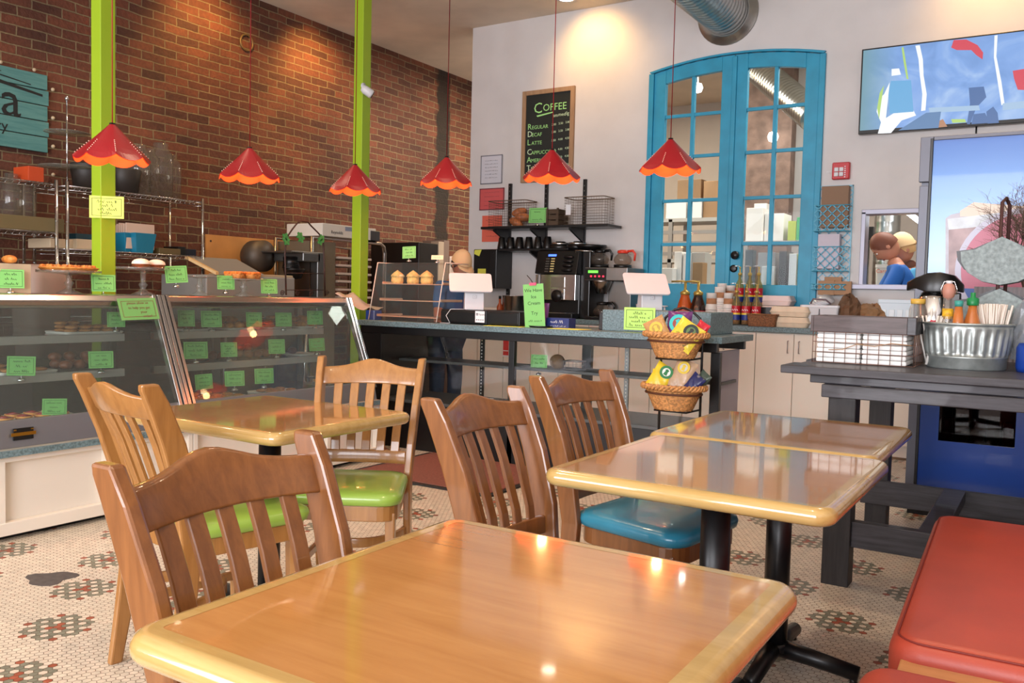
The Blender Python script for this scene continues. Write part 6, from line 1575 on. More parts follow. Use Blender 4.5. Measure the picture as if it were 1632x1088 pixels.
# ---- chrome wire shelving units ----
def wire_rack(y0,y1,xf,xk,ztop,levels,label):
    t=thing('wire_shelving_unit',label,'shelving unit',group='chrome wire shelving units')
    for x in (xf,xk):
        for y in (y0,y1):
            m=MB(); m.cyl((x,y,0),(x,y,ztop+.03),.0125,chrome,n=10)
            for k in range(int(ztop/.025)//4): m.lathe([(.0132,0),(.0132,.003)],dsteel,n=8,c=(x,y,.1*k+.05),cap=False)
            m.build('post',t)
    for z in levels:
        m=MB()
        for a,b in (((xf,y0),(xf,y1)),((xk,y0),(xk,y1)),((xf,y0),(xk,y0)),((xf,y1),(xk,y1))):
            m.cyl((a[0],a[1],z),(b[0],b[1],z),.0035,chrome,n=6); m.cyl((a[0],a[1],z-.032),(b[0],b[1],z-.032),.003,chrome,n=6)
        nn=int((y1-y0)/.045)
        for k in range(nn): 
            ya=y0+(y1-y0)*k/nn; yb=y0+(y1-y0)*(k+.5)/nn; yc=y0+(y1-y0)*(k+1)/nn
            m.tube([(xf,ya,z-.032),(xf,yb,z),(xf,yc,z-.032)],.002,chrome,n=4)
        for k in range(1,int((y1-y0)/.03)): y=y0+.03*k; m.cyl((xf,y,z+.003),(xk,y,z+.003),.0018,chrome,n=4)
        m.build('wire_shelf',t)
    rebase(t,((xf+xk)/2,(y0+y1)/2,0)); return t
XF=-6.22; XK=-6.66
yr=P(323,320,X=XF).y; yl=P(107,300,X=XF).y; ztp=P(323,322,X=XF).z
zs1=P(200,398,X=XF).z-.0; 
wire_rack(yl,yr,XF,XK,ztp,(.3,.95,P(250,405,X=XF).z,ztp),'long chrome wire shelving unit against the brick wall, behind the lime post')
y2=P(90,300,X=XF).y; zl2=P(50,368,X=XF).z
wire_rack(y2-1.15,y2,XF,XK,ztp+.0,(.3,.95,zl2,ztp),'left chrome wire shelving unit cut by the picture edge')
ZS=P(250,405,X=XF).z+.006; ZT=ztp+.006
def rk(px_,py_,X=-6.45): return P(px_,py_,X=X)
def boxy(name,label,cat,px0,px1,py0,zb,mm,X=-6.4,d=.3,taper=0,group=None,bev=.004):
    a=P(px0,py0,X=X);b=P(px1,py0,X=X); m=MB(); m.box((-d/2,-(b.y-a.y)/2,0),(d/2,(b.y-a.y)/2,P((px0+px1)/2,py0,X=X).z-zb),mm,None,taper)
    o=m.build(name,loc=(X,(a.y+b.y)/2,zb),bevel=bev); return tag(o,label,cat,group)
crt=mat('cream_carton',(196,176,146),.6); tealp=mat('teal_plastic',(30,120,150),.4)
boxy('carton','long low cream carton on the middle shelf left of the lime post','box',62,100,381,ZS,crt,X=-6.45)
boxy('carton','cream carton stack beside the left rack posts','box',104,140,382,ZS,crt)
boxy('carton','upper cream carton resting on the stack left of the lime post','box',112,146,374,ZS+.10,crt) if False else None
boxy('container','dark teal container at the far left of the middle shelf','container',113,146,373,ZS,mat('dark_teal',(24,70,84),.4),X=-6.55,d=.14)
o=boxy('teal_bin','tapered teal bin stuffed with papers on the middle shelf','bin',200,234,372,ZS,tealp,X=-6.36,d=.26,taper=.02)
m=MB(); hh=P(217,372,X=-6.36).z-ZS
for k in range(6): m.box((-.1+.03*k,-.13,.03),(-.085+.03*k,.12,hh+.06+.008*(k%3)),mat('pinkish_paper',(214,184,164),.6))
m.build('paper_bundle',o)
boxy('teal_bin','second teal bin half hidden behind the lime post','bin',183,199,371,ZS,tealp,X=-6.42,d=.26,taper=.02)
boxy('tilted_box','flat brown box lying beside the teal bin','box',236,270,396,ZS,mat('olive_brown_carton',(96,82,50),.6))
boxy('black_case','black case at the right end of the middle shelf','case',272,284,393,ZS,black,d=.2); boxy('knife_block','dark blue-black block at the right end of the middle shelf','block',287,304,397,ZS,mat('ink_blue_plastic',(20,26,40),.4),d=.15)
# on the top shelves
boxy('orange_tin','orange tin with black lid and base on the left top shelf','tin',33,58,267,ZT,mat('orange_tin_paint',(190,72,34),.4),d=.2)
m=MB(); q=P(45,267,X=-6.4); 
gj=glass('jar_glass',(225,220,210),1.2,.04,.06)
def jar(px_,z,r,h,label,cat='glass jar',X=-6.42,mm=None,prof=None,group='glass jars on the wire shelving'):
    y=P(px_,300,X=X).y; m=MB(); m.lathe(prof or [(0,0),(r,0),(r,h*.8),(r*.6,h*.9),(r*.6,h),(0,h)],mm or gj,n=20); o=m.build('glass_jar',loc=(X,y,z)); return tag(o,label,cat,group)
jar(222,ZT,.09,.42,'large clear jar on the top shelf right of the lime post'); jar(238,ZT,.085,.4,'second clear tall jar on the top shelf'); jar(256,ZT,.1,.46,'tallest clear bell jar on the top shelf'); jar(272,ZT,.085,.38,'rightmost clear jar on the top shelf')
jar(18,zl2+.01,.075,.4,'clear dome jar on the left rack middle shelf'); jar(40,zl2+.01,.075,.38,'second clear dome jar on the left rack middle shelf')
jar(198,ZT,.13,.2,'dark pot on the top shelf just right of the lime post','pot',mm=mat('dark_pot',(50,44,40),.5),prof=[(0,0),(.1,0),(.13,.19),(.125,.2),(.115,.19),(.09,.01),(0,.01)],group='pots on the top shelf')
jar(140,ZT,.11,.2,'dark pot on the top shelf just left of the lime post','pot',mm=mat('dark_pot',(50,44,40),.5),prof=[(0,0),(.1,0),(.13,.19),(.125,.2),(.115,.19),(.09,.01),(0,.01)],group='pots on the top shelf')
y=P(28,358,X=-6.42).y; m=MB(); m.cbox((0,0,.05),(.34,.5,.1),mat('olive_tray',(110,98,66),.5)); 
o=m.build('stacked_trays',loc=(-6.42,y,zl2+.006),bevel=.004); tag(o,'stack of olive brown trays on the left rack middle shelf','tray stack')
y=P(107,270,X=-6.42).y; 
m=MB(); m.cyl((0,0,0),(0,0,.66),.006,chrome); 
for z,r in ((.14,.2),(.4,.16)): m.lathe([(0,z),(r,z+.01),(r,z+.016),(0,z+.008)],glass('tier_glass',(215,215,200),1.2,.05,.15),n=28)
m.lathe([(0,0),(.09,0),(.02,.02),(0,.02)],chrome,n=20); m.ell((0,0,.67),(.015,.015,.02),chrome,8,6)
o=m.build('tiered_server',loc=(-6.42,y,ZT)); tag(o,'tall two-tier glass server on a thin stem, top shelf left of the lime post','tiered stand')
# ---- work table against the wall carrying mixer, oven etc. ----
yb0=P(330,500,X=-5.98).y
WT=.92; ypa=yr+.05; ypb=P(497,400,X=-6.1).y-.05
t=thing('prep_table','stainless prep table standing along the brick wall behind the right case','table')
m=MB(); m.box((-6.68,ypa,WT-.04),(-5.98,ypb,WT),steel); m.build('table_top',t,.004)
for y in (ypa+.06,ypb-.06):
    for x in (-6.6,-6.06): MB().cyl((x,y,0),(x,y,WT-.04),.02,steel,n=12).build('leg',t)
B1('lower_shelf',(-6.66,ypa+.04,.28),(-6.0,ypb-.04,.3),steel,t); rebase(t,(-6.33,(ypa+ypb)/2,0))
# tan pegboard on the wall
a=P(331,373,X=XB+.05); b=P(505,398,X=XB+.05); zb_=P(420,470,X=XB+.05).z
m=MB(); m.box((XB+.01,a.y,WT+.1),(XB+.03,P(490,400,X=XB+.05).y,a.z),mat('tan_plywood',(190,134,72),.6,var=.05,vs=5)); 
for yy in (a.y+.05,(a.y+b.y)/2): m.cyl((XB+.03,yy,a.z-.06),(XB+.034,yy,a.z-.06),.01,black)
o=m.build('plywood_board',bevel=.003); tag(o,'tan plywood board fixed to the brick wall behind the dough machine','board')
# dough sheeter : grey inclined hopper with pale edge
t=thing('dough_sheeter','grey dough sheeter with an inclined flap edged in pale wood, behind the muffins','kitchen machine')
X0=-6.0; a=P(328,408,X=X0);b=P(345,434,X=X0);c=P(408,408,X=X0);d=P(420,435,X=X0)
gm=mat('grey_enamel_machine',(150,148,142),.45,.2)
m=MB(); m.sweep([[(X0-.25,a.y,a.z),(X0,b.y,b.z),(X0+.01,b.y,b.z-.01),(X0-.24,a.y,a.z-.012)],[(X0-.25,c.y,a.z),(X0,d.y,b.z),(X0+.01,d.y,b.z-.01),(X0-.24,c.y,a.z-.012)]],gm); m.build('inclined_flap',t)
m=MB(); m.sweep([[(X0-.25,y_-.015,a.z+.005),(X0-.25,y_+.015,a.z+.005),(X0-.25,y_+.015,a.z-.02),(X0-.25,y_-.015,a.z-.02)] if k==0 else [(X0+.012,y2_-.015,b.z+.005),(X0+.012,y2_+.015,b.z+.005),(X0+.012,y2_+.015,b.z-.02),(X0+.012,y2_-.015,b.z-.02)] for k,(y_,y2_) in enumerate(((a.y,b.y),(a.y,b.y)))],wood('pale_wood_strip',(206,170,112),(220,186,130),'Z',.5,0)); m.build('wood_edge',t)
m=MB(); y1=P(470,450,X=X0).y; m.box((X0-.6,b.y-.1,WT),(X0+.0,y1,b.z-.02),gm); m.box((X0-.5,d.y-.2,b.z-.04),(X0-.02,y1,b.z+.0),mat('tan_tray_edge',(170,150,120),.5)); m.build('machine_body',t,.01)
rebase(t,(X0-.3,(b.y+y1)/2,WT))
# metal hood / drum behind
p=P(414,408,X=-6.5); m=MB(); m.lathe([(0,0),(.12,0),(.15,.05),(.15,.2),(.05,.24),(0,.24)],mat('dark_cast_metal',(92,84,76),.5,.6),n=22,M=Tr(0,0,0)@Ry(PI/2)); o=m.build('machine_pulley',loc=(-6.64,p.y,p.z)); tag(o,'round grey metal machine head in front of the plywood board','machine head')
# mixer with black guard
p=P(478,420,X=-6.1); t=thing('stand_mixer','dark stand mixer with a ribbed black guard behind the leaf-trimmed arch','mixer')
m=MB(); a=P(484,400,X=-6.0);b=P(511,418,X=-6.0); m.box((-6.5,P(459,400,X=-6.05).y,a.z-.02),(-6.0,b.y,a.z+.0),dsteel); m.box((-6.4,a.y,b.z),(-6.0,b.y,a.z-.01),dsteel); m.build('mixer_head',t,.01)
m=MB(); q=P(470,418,X=-6.1); 
for k in range(9): m.lathe([(.08-.003*k,-.006),(.088-.003*k,0),(.08-.003*k,.006)],blackp,n=20,c=(-6.15,q.y,q.z-.05+.0125*k),cap=False)
m.lathe([(0,-.055),(.07,-.05),(.075,.05),(0,.05)],blackp,n=20,c=(-6.15,q.y,q.z)); m.build('ribbed_guard',t)
m=MB(); q=P(477,430,X=-6.05); m.lathe([(0,-.09),(.07,-.08),(.1,0),(.105,.01),(0,.01)],blackp,n=20,c=(-6.12,q.y,q.z)); m.build('bowl',t)
m=MB(); q=P(510,440,X=-6.02); m.box((-6.3,q.y-.05,WT),(-6.0,q.y+.03,P(510,402,X=-6.0).z),dsteel); m.build('column',t,.008); rebase(t,(-6.15,q.y,WT))
# leaf-trimmed arch rack on top of the right case
t=thing('arched_wire_stand','dark wire arch stand trimmed with green ivy leaves on the right pastry case','stand')
XA=-4.72; irn=mat('bronze_wire',(62,44,40),.45,.6); LF=mat('ivy_leaf_green',(50,130,66),.5,var=.15,vs=30)
def A_(x,y): return tuple(P(x,y,X=XA))
m=MB(); m.tube([A_(456,470),A_(455,430),A_(454,405),A_(456,380),A_(466,365),A_(474,355),A_(481,352),A_(490,353),A_(496,360),A_(506,370),A_(515,380),A_(516,400),A_(517,430),A_(518,472)],.006,irn,n=8)
m.tube([A_(456,462),A_(517,462)],.003,irn,n=6); m.tube([A_(455,435),A_(517,436)],.003,irn,n=6)
for px_ in (450,474,496,521):
    p_=P(px_,467,X=XA); m.tube([(XA,p_.y+.022*(1-i/22)*math.cos(i*.6),p_.z+.022*(1-i/22)*math.sin(i*.6)) for i in range(20)],.003,irn,n=5)
m.build('wire_arch',t)
for k,(x_,y_) in enumerate(((455,378),(478,376),(513,380),(457,384),(480,380),(511,384))):
    p_=P(x_,y_,X=XA+.01); m=MB()
    for q in range(5):
        a=q*2*PI/5+k; pts=[(0,0),(.014,.012),(.032,.004),(.03,-.01),(.012,-.012)]
        m.add([(.004*math.sin(q),u*math.cos(a)-v*math.sin(a),u*math.sin(a)+v*math.cos(a)) for u,v in pts]+[(-.004,u*math.cos(a)-v*math.sin(a),u*math.sin(a)+v*math.cos(a)) for u,v in pts],[(0,1,2,3,4),(9,8,7,6,5)],LF)
    o=m.build('ivy_leaf',t); o.location=p_
rebase(t,(XA,P(487,470,X=XA).y,1.143))
# sheet pan rack with carton on top
X0=-6.1; y0=P(497,400,X=X0).y; y1=P(613,400,X=X0).y; zt=P(560,384,X=X0).z
t=thing('bakery_pan_rack','steel bakery rack with rounded top corner holding pale sheet pans, behind the second lime post','rack')
m=MB(); m.tube([(X0,y0,0),(X0,y0,zt),(X0,y1-.08,zt),(X0,y1-.02,zt-.03),(X0,y1,zt-.1),(X0,y1,0)],.022,steel,n=12); m.tube([(X0-.5,y0,0),(X0-.5,y0,zt),(X0-.5,y1,zt-.05),(X0-.5,y1,0)],.018,steel,n=10); m.build('tube_frame',t)
y1a=P(535,420,X=X0).y; m=MB(); m.box((X0-.5,y0+.03,0),(X0-.005,y1a,zt-.03),mat('worn_steel_side',(136,124,104),.45,.6)); m.build('side_panel',t)
for k,py_ in enumerate((412,424,437,449,462,474,486)):
    z=P(560,py_,X=X0).z; m=MB(); m.box((X0-.48,y1a+.02,z-.01),(X0+.02,P(590,py_,X=X0).y,z+.012),mat('pale_sheet_pan',(196,180,168),.5)); m.build('sheet_pan',t,.003)
rebase(t,(X0-.25,(y0+y1)/2,0))
a=P(513,355,X=X0+.03); b=P(561,375,X=X0+.03); m=MB(); y2_=P(604,364,X=X0+.03).y
zt2=a.z; zb2=zt+.023
t=thing('white_carton','long white carton with printed lettering lying on top of the bakery rack','box',((X0-.2),(a.y+y2_)/2,zb2)); hw=(y2_-a.y)/2
m=MB(); m.box((-.25,-hw,0),(.24,hw*.86,zt2-zb2),mat('offwhite_carton',(214,208,198),.5)); m.build('carton_body',t,.004)
m=MB(); m.box((-.2,hw*.66,0),(.245,hw,.1),mat('grey_black_end',(52,54,60),.5)); m.build('dark_end',t,.004)
m=MB(); M=Tr(.2415,0,0)@FX; add_text(m,'Reynolds',.045,dgry,M@Tr(-hw*.72,.03,0)); m.cbox((hw*-.1,.09,0),(.12,.04,.002),mat('blue_grey_label',(130,140,160),.5),M); m.build('lettering',t)
# camera on the lime post
p=P(586,146,X=-5.0); t=thing('security_camera','small white security camera with a black face fixed to the right lime post','camera',p,0,None)
m=MB(); M=Ry(.9)@Rz(0); M=(Vector((.55,.62,-.5)).to_track_quat('Z','Y')).to_matrix().to_4x4()
m.lathe([(.0,-.06),(.025,-.055),(.036,-.03),(.038,.03),(.034,.045),(0,.045)],appw,n=18,M=M); m.build('housing',t); m=MB(); m.lathe([(0,.0455),(.03,.0455),(.03,.05),(0,.05)],blackp,n=18,M=M); m.build('lens_face',t)
m=MB(); m.tube([(-.05,-.0,.05),(-.03,0,.05),(-.02,-.01,.02),(-.01,0,0)],.008,appw,n=8); m.lathe([(0,0),(.028,0),(.028,.008),(0,.008)],appw,n=16,M=Tr(-.052,0,.05)@Ry(PI/2)); m.build('mount_arm',t)
# ring fitting on the brick wall
p=P(393,68,X=XB+.01); m=MB(); m.tube([(0,.075*math.cos(i*PI/16),.075*math.sin(i*PI/16)) for i in range(32)],.01,mat('dull_brass_ring',(120,96,60),.5,.5),n=8,close=True); o=m.build('iron_wall_ring',loc=(XB+.012,p.y,p.z)); tag(o,'round metal ring left in the brick wall near the ceiling','ring')
# dark equipment between rack and white wall: fridge tower, papers, box
p=P(692,400,X=-6.2)
t=thing('dark_cabinet','tall dark cabinet with pale side strips between the pan rack and the white wall','cabinet',(-6.3,0,0)); y0=P(668,390,X=-6.0).y; y1=P(698,390,X=-6.0).y; z1=P(680,387,X=-6.0).z
B1('body',(-.4,y0,0),(.3,y1,z1),mat('near_black_enamel',(20,18,20),.4),t,.006); B1('side_strip',(.2,y1,.4),(.31,y1+.1,z1+.03),mat('pale_strip',(170,150,130),.5),t,.002); B1('side_strip',(.0,y1+.1,.4),(.31,y1+.2,z1+.05),mat('grey_strip',(120,100,90),.5),t,.002)
y=P(725,400,X=-6.0).y; o=B1('paper_box',(-6.3,y-.1,1.3),(-6.0,y+.35,1.62),mat('printed_box',(190,170,160),.6,var=.2,vs=8)); tag(o,'printed carton stack above the cap of the person behind the counter','box')
o=B1('side_table',(-6.5,y-.12,0),(-5.95,y+.4,1.299),mat('grey_brown_side_table',(110,90,80),.6)); tag(o,'grey-brown cupboard under the printed carton stack','cupboard')
# grinder bag grey at left and cartons on the floor shelf level
p=P(62,440,X=-5.2); 
m=MB(); m.sweep([[(a*s,b*s,z) for a,b in rrect(.3,.3,.08)] for z,s in ((0,.85),(.25,.95),(.5,1.0),(.58,.8),(.6,.6))],mat('grey_brown_plastic_hood',(140,120,108),.6,var=.04,vs=5),True); zt=P(62,421,X=-5.5).z; o=m.build('covered_machine',loc=(-5.6,P(66,440,X=-5.6).y,zt-.6)); tag(o,'rounded grey-brown covered machine behind the left end of the pastry case','covered machine')
o=B1('machine_cart',(-5.8,P(66,440,X=-5.6).y-.17,0),(-5.4,P(66,440,X=-5.6).y+.17,zt-.6),dsteel); tag(o,'steel cart under the covered machine behind the left pastry case','cart')
a=P(0,414,X=-4.7); b=P(36,430,X=-4.7); o=B1('pastry_box',(-4.8,a.y-.1,1.144),(-4.62,b.y,b.z+.03),mat('pastry_box_cream',(206,190,160),.6)); tag(o,'cream box with pastries behind the leftmost green card','box')
for i in range(3): put('r',(-4.64,b.y-.1-.11*i,b.z+.03),.2*i,'golden roll in the cream box at the left picture edge','rolls in the cream box')
# ================= KITCHEN SEEN THROUGH THE DOOR AND THE HATCH =================
def kp(px0,py0,px1,py1,Y): a=P(px0,py0,Y=Y);b=P(px1,py1,Y=Y); return a.x,b.x,b.z,a.z
def kbox(name,label,cat,px0,py0,px1,py1,Y,d,mm,group=None,bev=.005,parent=None):
    x0,x1,z0,z1=kp(px0,py0,px1,py1,Y); o=B1(name,(x0,Y,z0),(x1,Y+d,z1),mm,parent,bev)
    return tag(o,label,cat,group) if parent is None else o
kg=mat('kitchen_grey_steel',(150,146,142),.4,.4); kgl=mat('pale_grey_shelf',(176,172,166),.5); wc=mat('white_kitchen_carton',(224,220,216),.6); kc=mat('brown_shipping_carton',(156,120,84),.7,var=.05,vs=6)
# bench running behind the door
x0,x1,_,zt_=kp(1040,452,1300,452,8.5)
t=thing('kitchen_bench','long white kitchen bench seen through the lower door panes','bench'); B1('bench_top',(x0,8.45,1.2),(x1,9.0,1.24),wc,t,.004); B1('bench_front',(x0+.02,8.5,0),(x1-.02,8.96,1.2),wc,t,.004); rebase(t,((x0+x1)/2,8.7,0))
BZK=1.241
def onb(name,label,cat,px0,px1,pyt,mm,Y=8.5,d=.3,group=None,z0=BZK):
    a=P(px0,pyt,Y=Y);b=P(px1,pyt,Y=Y); o=B1(name,(a.x,Y,z0),(b.x,Y+d,(a.z+b.z)/2),mm,None,.004); return tag(o,label,cat,group)
onb('paper_carton','white carton on the kitchen bench, lower left door pane','box',1053,1072,427,wc)
onb('paper_folder','first upright white paper carton behind the left door leaf','box',1075,1087,401,wc,8.62,.2,'upright white cartons'); onb('paper_folder','second upright white paper carton behind the left door leaf','box',1089,1100,403,wc,8.62,.2,'upright white cartons')
onb('grey_carton','pale grey carton right of the upright cartons','box',1102,1124,402,kgl,8.66,.2); onb('kraft_box','kraft box on the kitchen bench behind the left door leaf','box',1104,1120,418,kc,8.5,.14)
onb('steam_canister','steel canister behind the right door leaf','canister',1188,1200,398,mat('dark_teal_canister',(40,60,66),.4),8.5,.12); onb('kitchen_blender','grey appliance behind the right door leaf','appliance',1208,1236,402,kg,8.55,.3); onb('paper_roll_stack','stack of pale rolls behind the right door leaf','roll stack',1214,1234,424,wc,8.46,.08)
onb('appliance_tower','dark appliance behind the lower right door pane','appliance',1242,1254,400,mat('dark_appliance',(60,56,56),.4),8.5,.25); onb('white_jug','white jug shape behind the lower right door pane','jug',1258,1270,404,wc,8.5,.16); onb('lime_post_reflection','lime post reflection built as a box at the right of the lower right door pane','bin',1274,1286,396,limeg,8.5,.3)  # last box stands in for the lime post's reflection in the pane
# tall shelving behind with boxes
x0,x1,_,z2=kp(1046,350,1150,350,9.3)
t=thing('kitchen_shelving','grey kitchen shelving behind the left door leaf','shelving unit')
for z in (.9,1.6,z2-.03): B1('shelf_board',(x0-.3,9.3,z),(x1+.1,9.8,z+.04),kgl,t)
for x in (x0-.3,x0+.15,x1+.06): B1('upright',(x,9.3,0),(x+.045,9.34,z2+.0),kg,t); B1('upright',(x,9.76,0),(x+.045,9.8,z2),kg,t)
for k in range(3): B1('slanted_rail',(x0-.2,9.31,1.68+.12*k),(x1+.05,9.33,1.72+.12*k),kg,t)
rebase(t,((x0+x1)/2,9.55,0))
a=P(1100,350,Y=9.35)
def onz(name,label,cat,px0,px1,pyt,mm,Y,d,group=None,zb=None):
    a=P(px0,pyt,Y=Y);b=P(px1,pyt,Y=Y); o=B1(name,(a.x,Y,zb if zb is not None else z2+.01),(b.x,Y+d,(a.z+b.z)/2),mm,None,.004); return tag(o,label,cat,group)
onz('shipping_carton','brown shipping carton with cut handles on the kitchen shelving','box',1122,1150,288,kc,9.34,.35); onz('shipping_carton','darker brown carton behind the white bags, kitchen shelving','box',1080,1118,286,mat('dark_carton',(120,92,62),.7),9.5,.25)
onz('white_bag','left white plastic-wrapped pack on the kitchen shelving','pack',1062,1094,318,wc,9.32,.16); onz('white_bag','right white plastic-wrapped pack on the kitchen shelving','pack',1097,1119,316,wc,9.32,.16)
# brick pier
x0,x1,_,_=kp(1188,300,1258,300,10.2); 
o=struct(B1('wall_kitchen_pier',(x0-.02,10.2,0),(x1,10.75,HC),None or mat('faded_brick',(118,96,86),.85,var=.15,vs=9,bump=.5,bs=20)))
x0,x1,_,_=kp(1259,300,1300,300,10.4); struct(B1('wall_kitchen_column',(x0,10.4,0),(x1+.1,10.9,HC),kw))
x0,x1,_,z3=kp(1185,384,1290,384,9.2)
t=thing('kitchen_wall_shelf','steel shelf with cartons behind the right door leaf','shelf'); B1('shelf_board',(x0,9.2,z3-.03),(x1,9.7,z3),kg,t); 
for x in (x0,x1-.04): B1('upright',(x,9.22,0),(x+.04,9.26,z3-.03),kg,t)
rebase(t,((x0+x1)/2,9.4,0))
onz('white_carton','white carton stack behind the right door leaf','box',1190,1216,331,wc,9.25,.3,zb=z3+.001); onz('white_carton','taller white carton right of the stack behind the right door leaf','box',1219,1250,340,wc,9.3,.3,zb=z3+.001); onz('tall_white_sheet','small white box topping the cartons','box',1202,1222,324,wc,9.56,.12,zb=z3+.001)
onz('yellow_green_box','yellow-green box behind the right door leaf','box',1256,1269,352,mat('yellow_green_box',(160,176,60),.5),9.25,.25,zb=z3+.001); onz('green_box','bright green box at the right of the shelf behind the door','box',1270,1284,346,mat('bright_green_box',(60,160,100),.5),9.25,.25,zb=z3+.001)
# duct and lamps inside
a=P(1196,100,Y=10.0); b=P(1302,190,Y=9.0); m=MB(); L=(b-a).length; prof=[]
for i in range(30): z=L*i/30; prof+=[(.15,z),(.156,z+.01),(.15,z+.02)]
m.lathe(prof,galv,n=30,M=Matrix.Translation(a)@(b-a).to_track_quat('Z','Y').to_matrix().to_4x4()); o=m.build('kitchen_duct'); tag(o,'diagonal steel duct seen through the top right door panes','duct')
for px_,py_,Y,lb in ((1112,140,10.0,'glowing globe lamp seen through the top left door panes'),(1232,218,10.0,'glowing globe lamp seen through the right door leaf')):
    p=P(px_,py_,Y=Y); m=MB(); m.lathe([(0,-.06),(.045,-.045),(.06,0),(.045,.045),(0,.06)],mat('globe_lamp_glass',(255,250,240),.4,emit=(255,250,240),es=10),n=18); m.cyl((0,0,.055),(0,0,HC-p.z),.008,white); o=m.build('globe_lamp',loc=p); tag(o,lb,'lamp','globe lamps in the kitchen')
# vertical duct behind the hatch
x0,x1,_,_=kp(1389,380,1431,380,9.4); R=(x1-x0)/2; prof=[]
for i in range(40): z=HC*i/40; prof+=[(R,z),(R*1.02,z+.01),(R,z+.02)]
m=MB(); m.lathe(prof+[(R,HC)],galv,n=36); o=m.build('exhaust_stack',loc=((x0+x1)/2,9.4+R,0)); tag(o,'vertical steel exhaust stack seen through the hatch','duct')
x0,x1,z0,z1=kp(1396,418,1430,455,8.9)
t=thing('white_food_tub','white tub with an orange label on a counter seen through the hatch','tub',((x0+x1)/2,9.0,z0-.1)); m=MB(); m.sweep([[(a*s,b*s,z) for a,b in rrect(x1-x0,.25,.03)] for z,s in ((0,.9),(z1-z0+.05,1),(z1-z0+.05,1.04),(z1-z0+.08,1.04))],wc); m.build('tub_body',t)
m=MB(); M=Tr(0,-.13,z1-z0+.02)@FY; add_text(m,'Caramel',.05,mat('orange_print',(230,110,50),.5),M@Tr(-.09,-.02,0)); m.build('lettering',t)
x0_,x1_,_,_=kp(1340,455,1425,455,8.9); o=B1('kitchen_counter',(x0_,8.85,0),(x1_,9.35,z0-.1),kg,None,.004); tag(o,'grey kitchen counter under the white tub behind the hatch','counter')
a=P(1446,338,Y=9.3); b=P(1466,353,Y=8.8); m=MB(); m.cyl(((a+b)/2)+Vector((0,0,.02)),(((a+b)/2).x,((a+b)/2).y,HC),.008,white); m.cyl(a,b,.025,mat('tube_light',(240,245,255),.4,emit=(235,245,255),es=6),n=10); o=m.build('tube_light'); tag(o,'white fluorescent tube seen through the top of the hatch','lamp')
m=MB(); q=P(1381,372,Y=8.7); m.box((-.03,-.03,-.5),(.03,.03,.02),blackp); m.cbox((0.02,0,.0),(.09,.08,.12),blackp); o=m.build('wall_telephone',loc=(q.x,8.7,q.z)); tag(o,'dark upright kitchen machine at the left inside the hatch','machine')
o.data.transform(Matrix.Translation((0,0,0)))
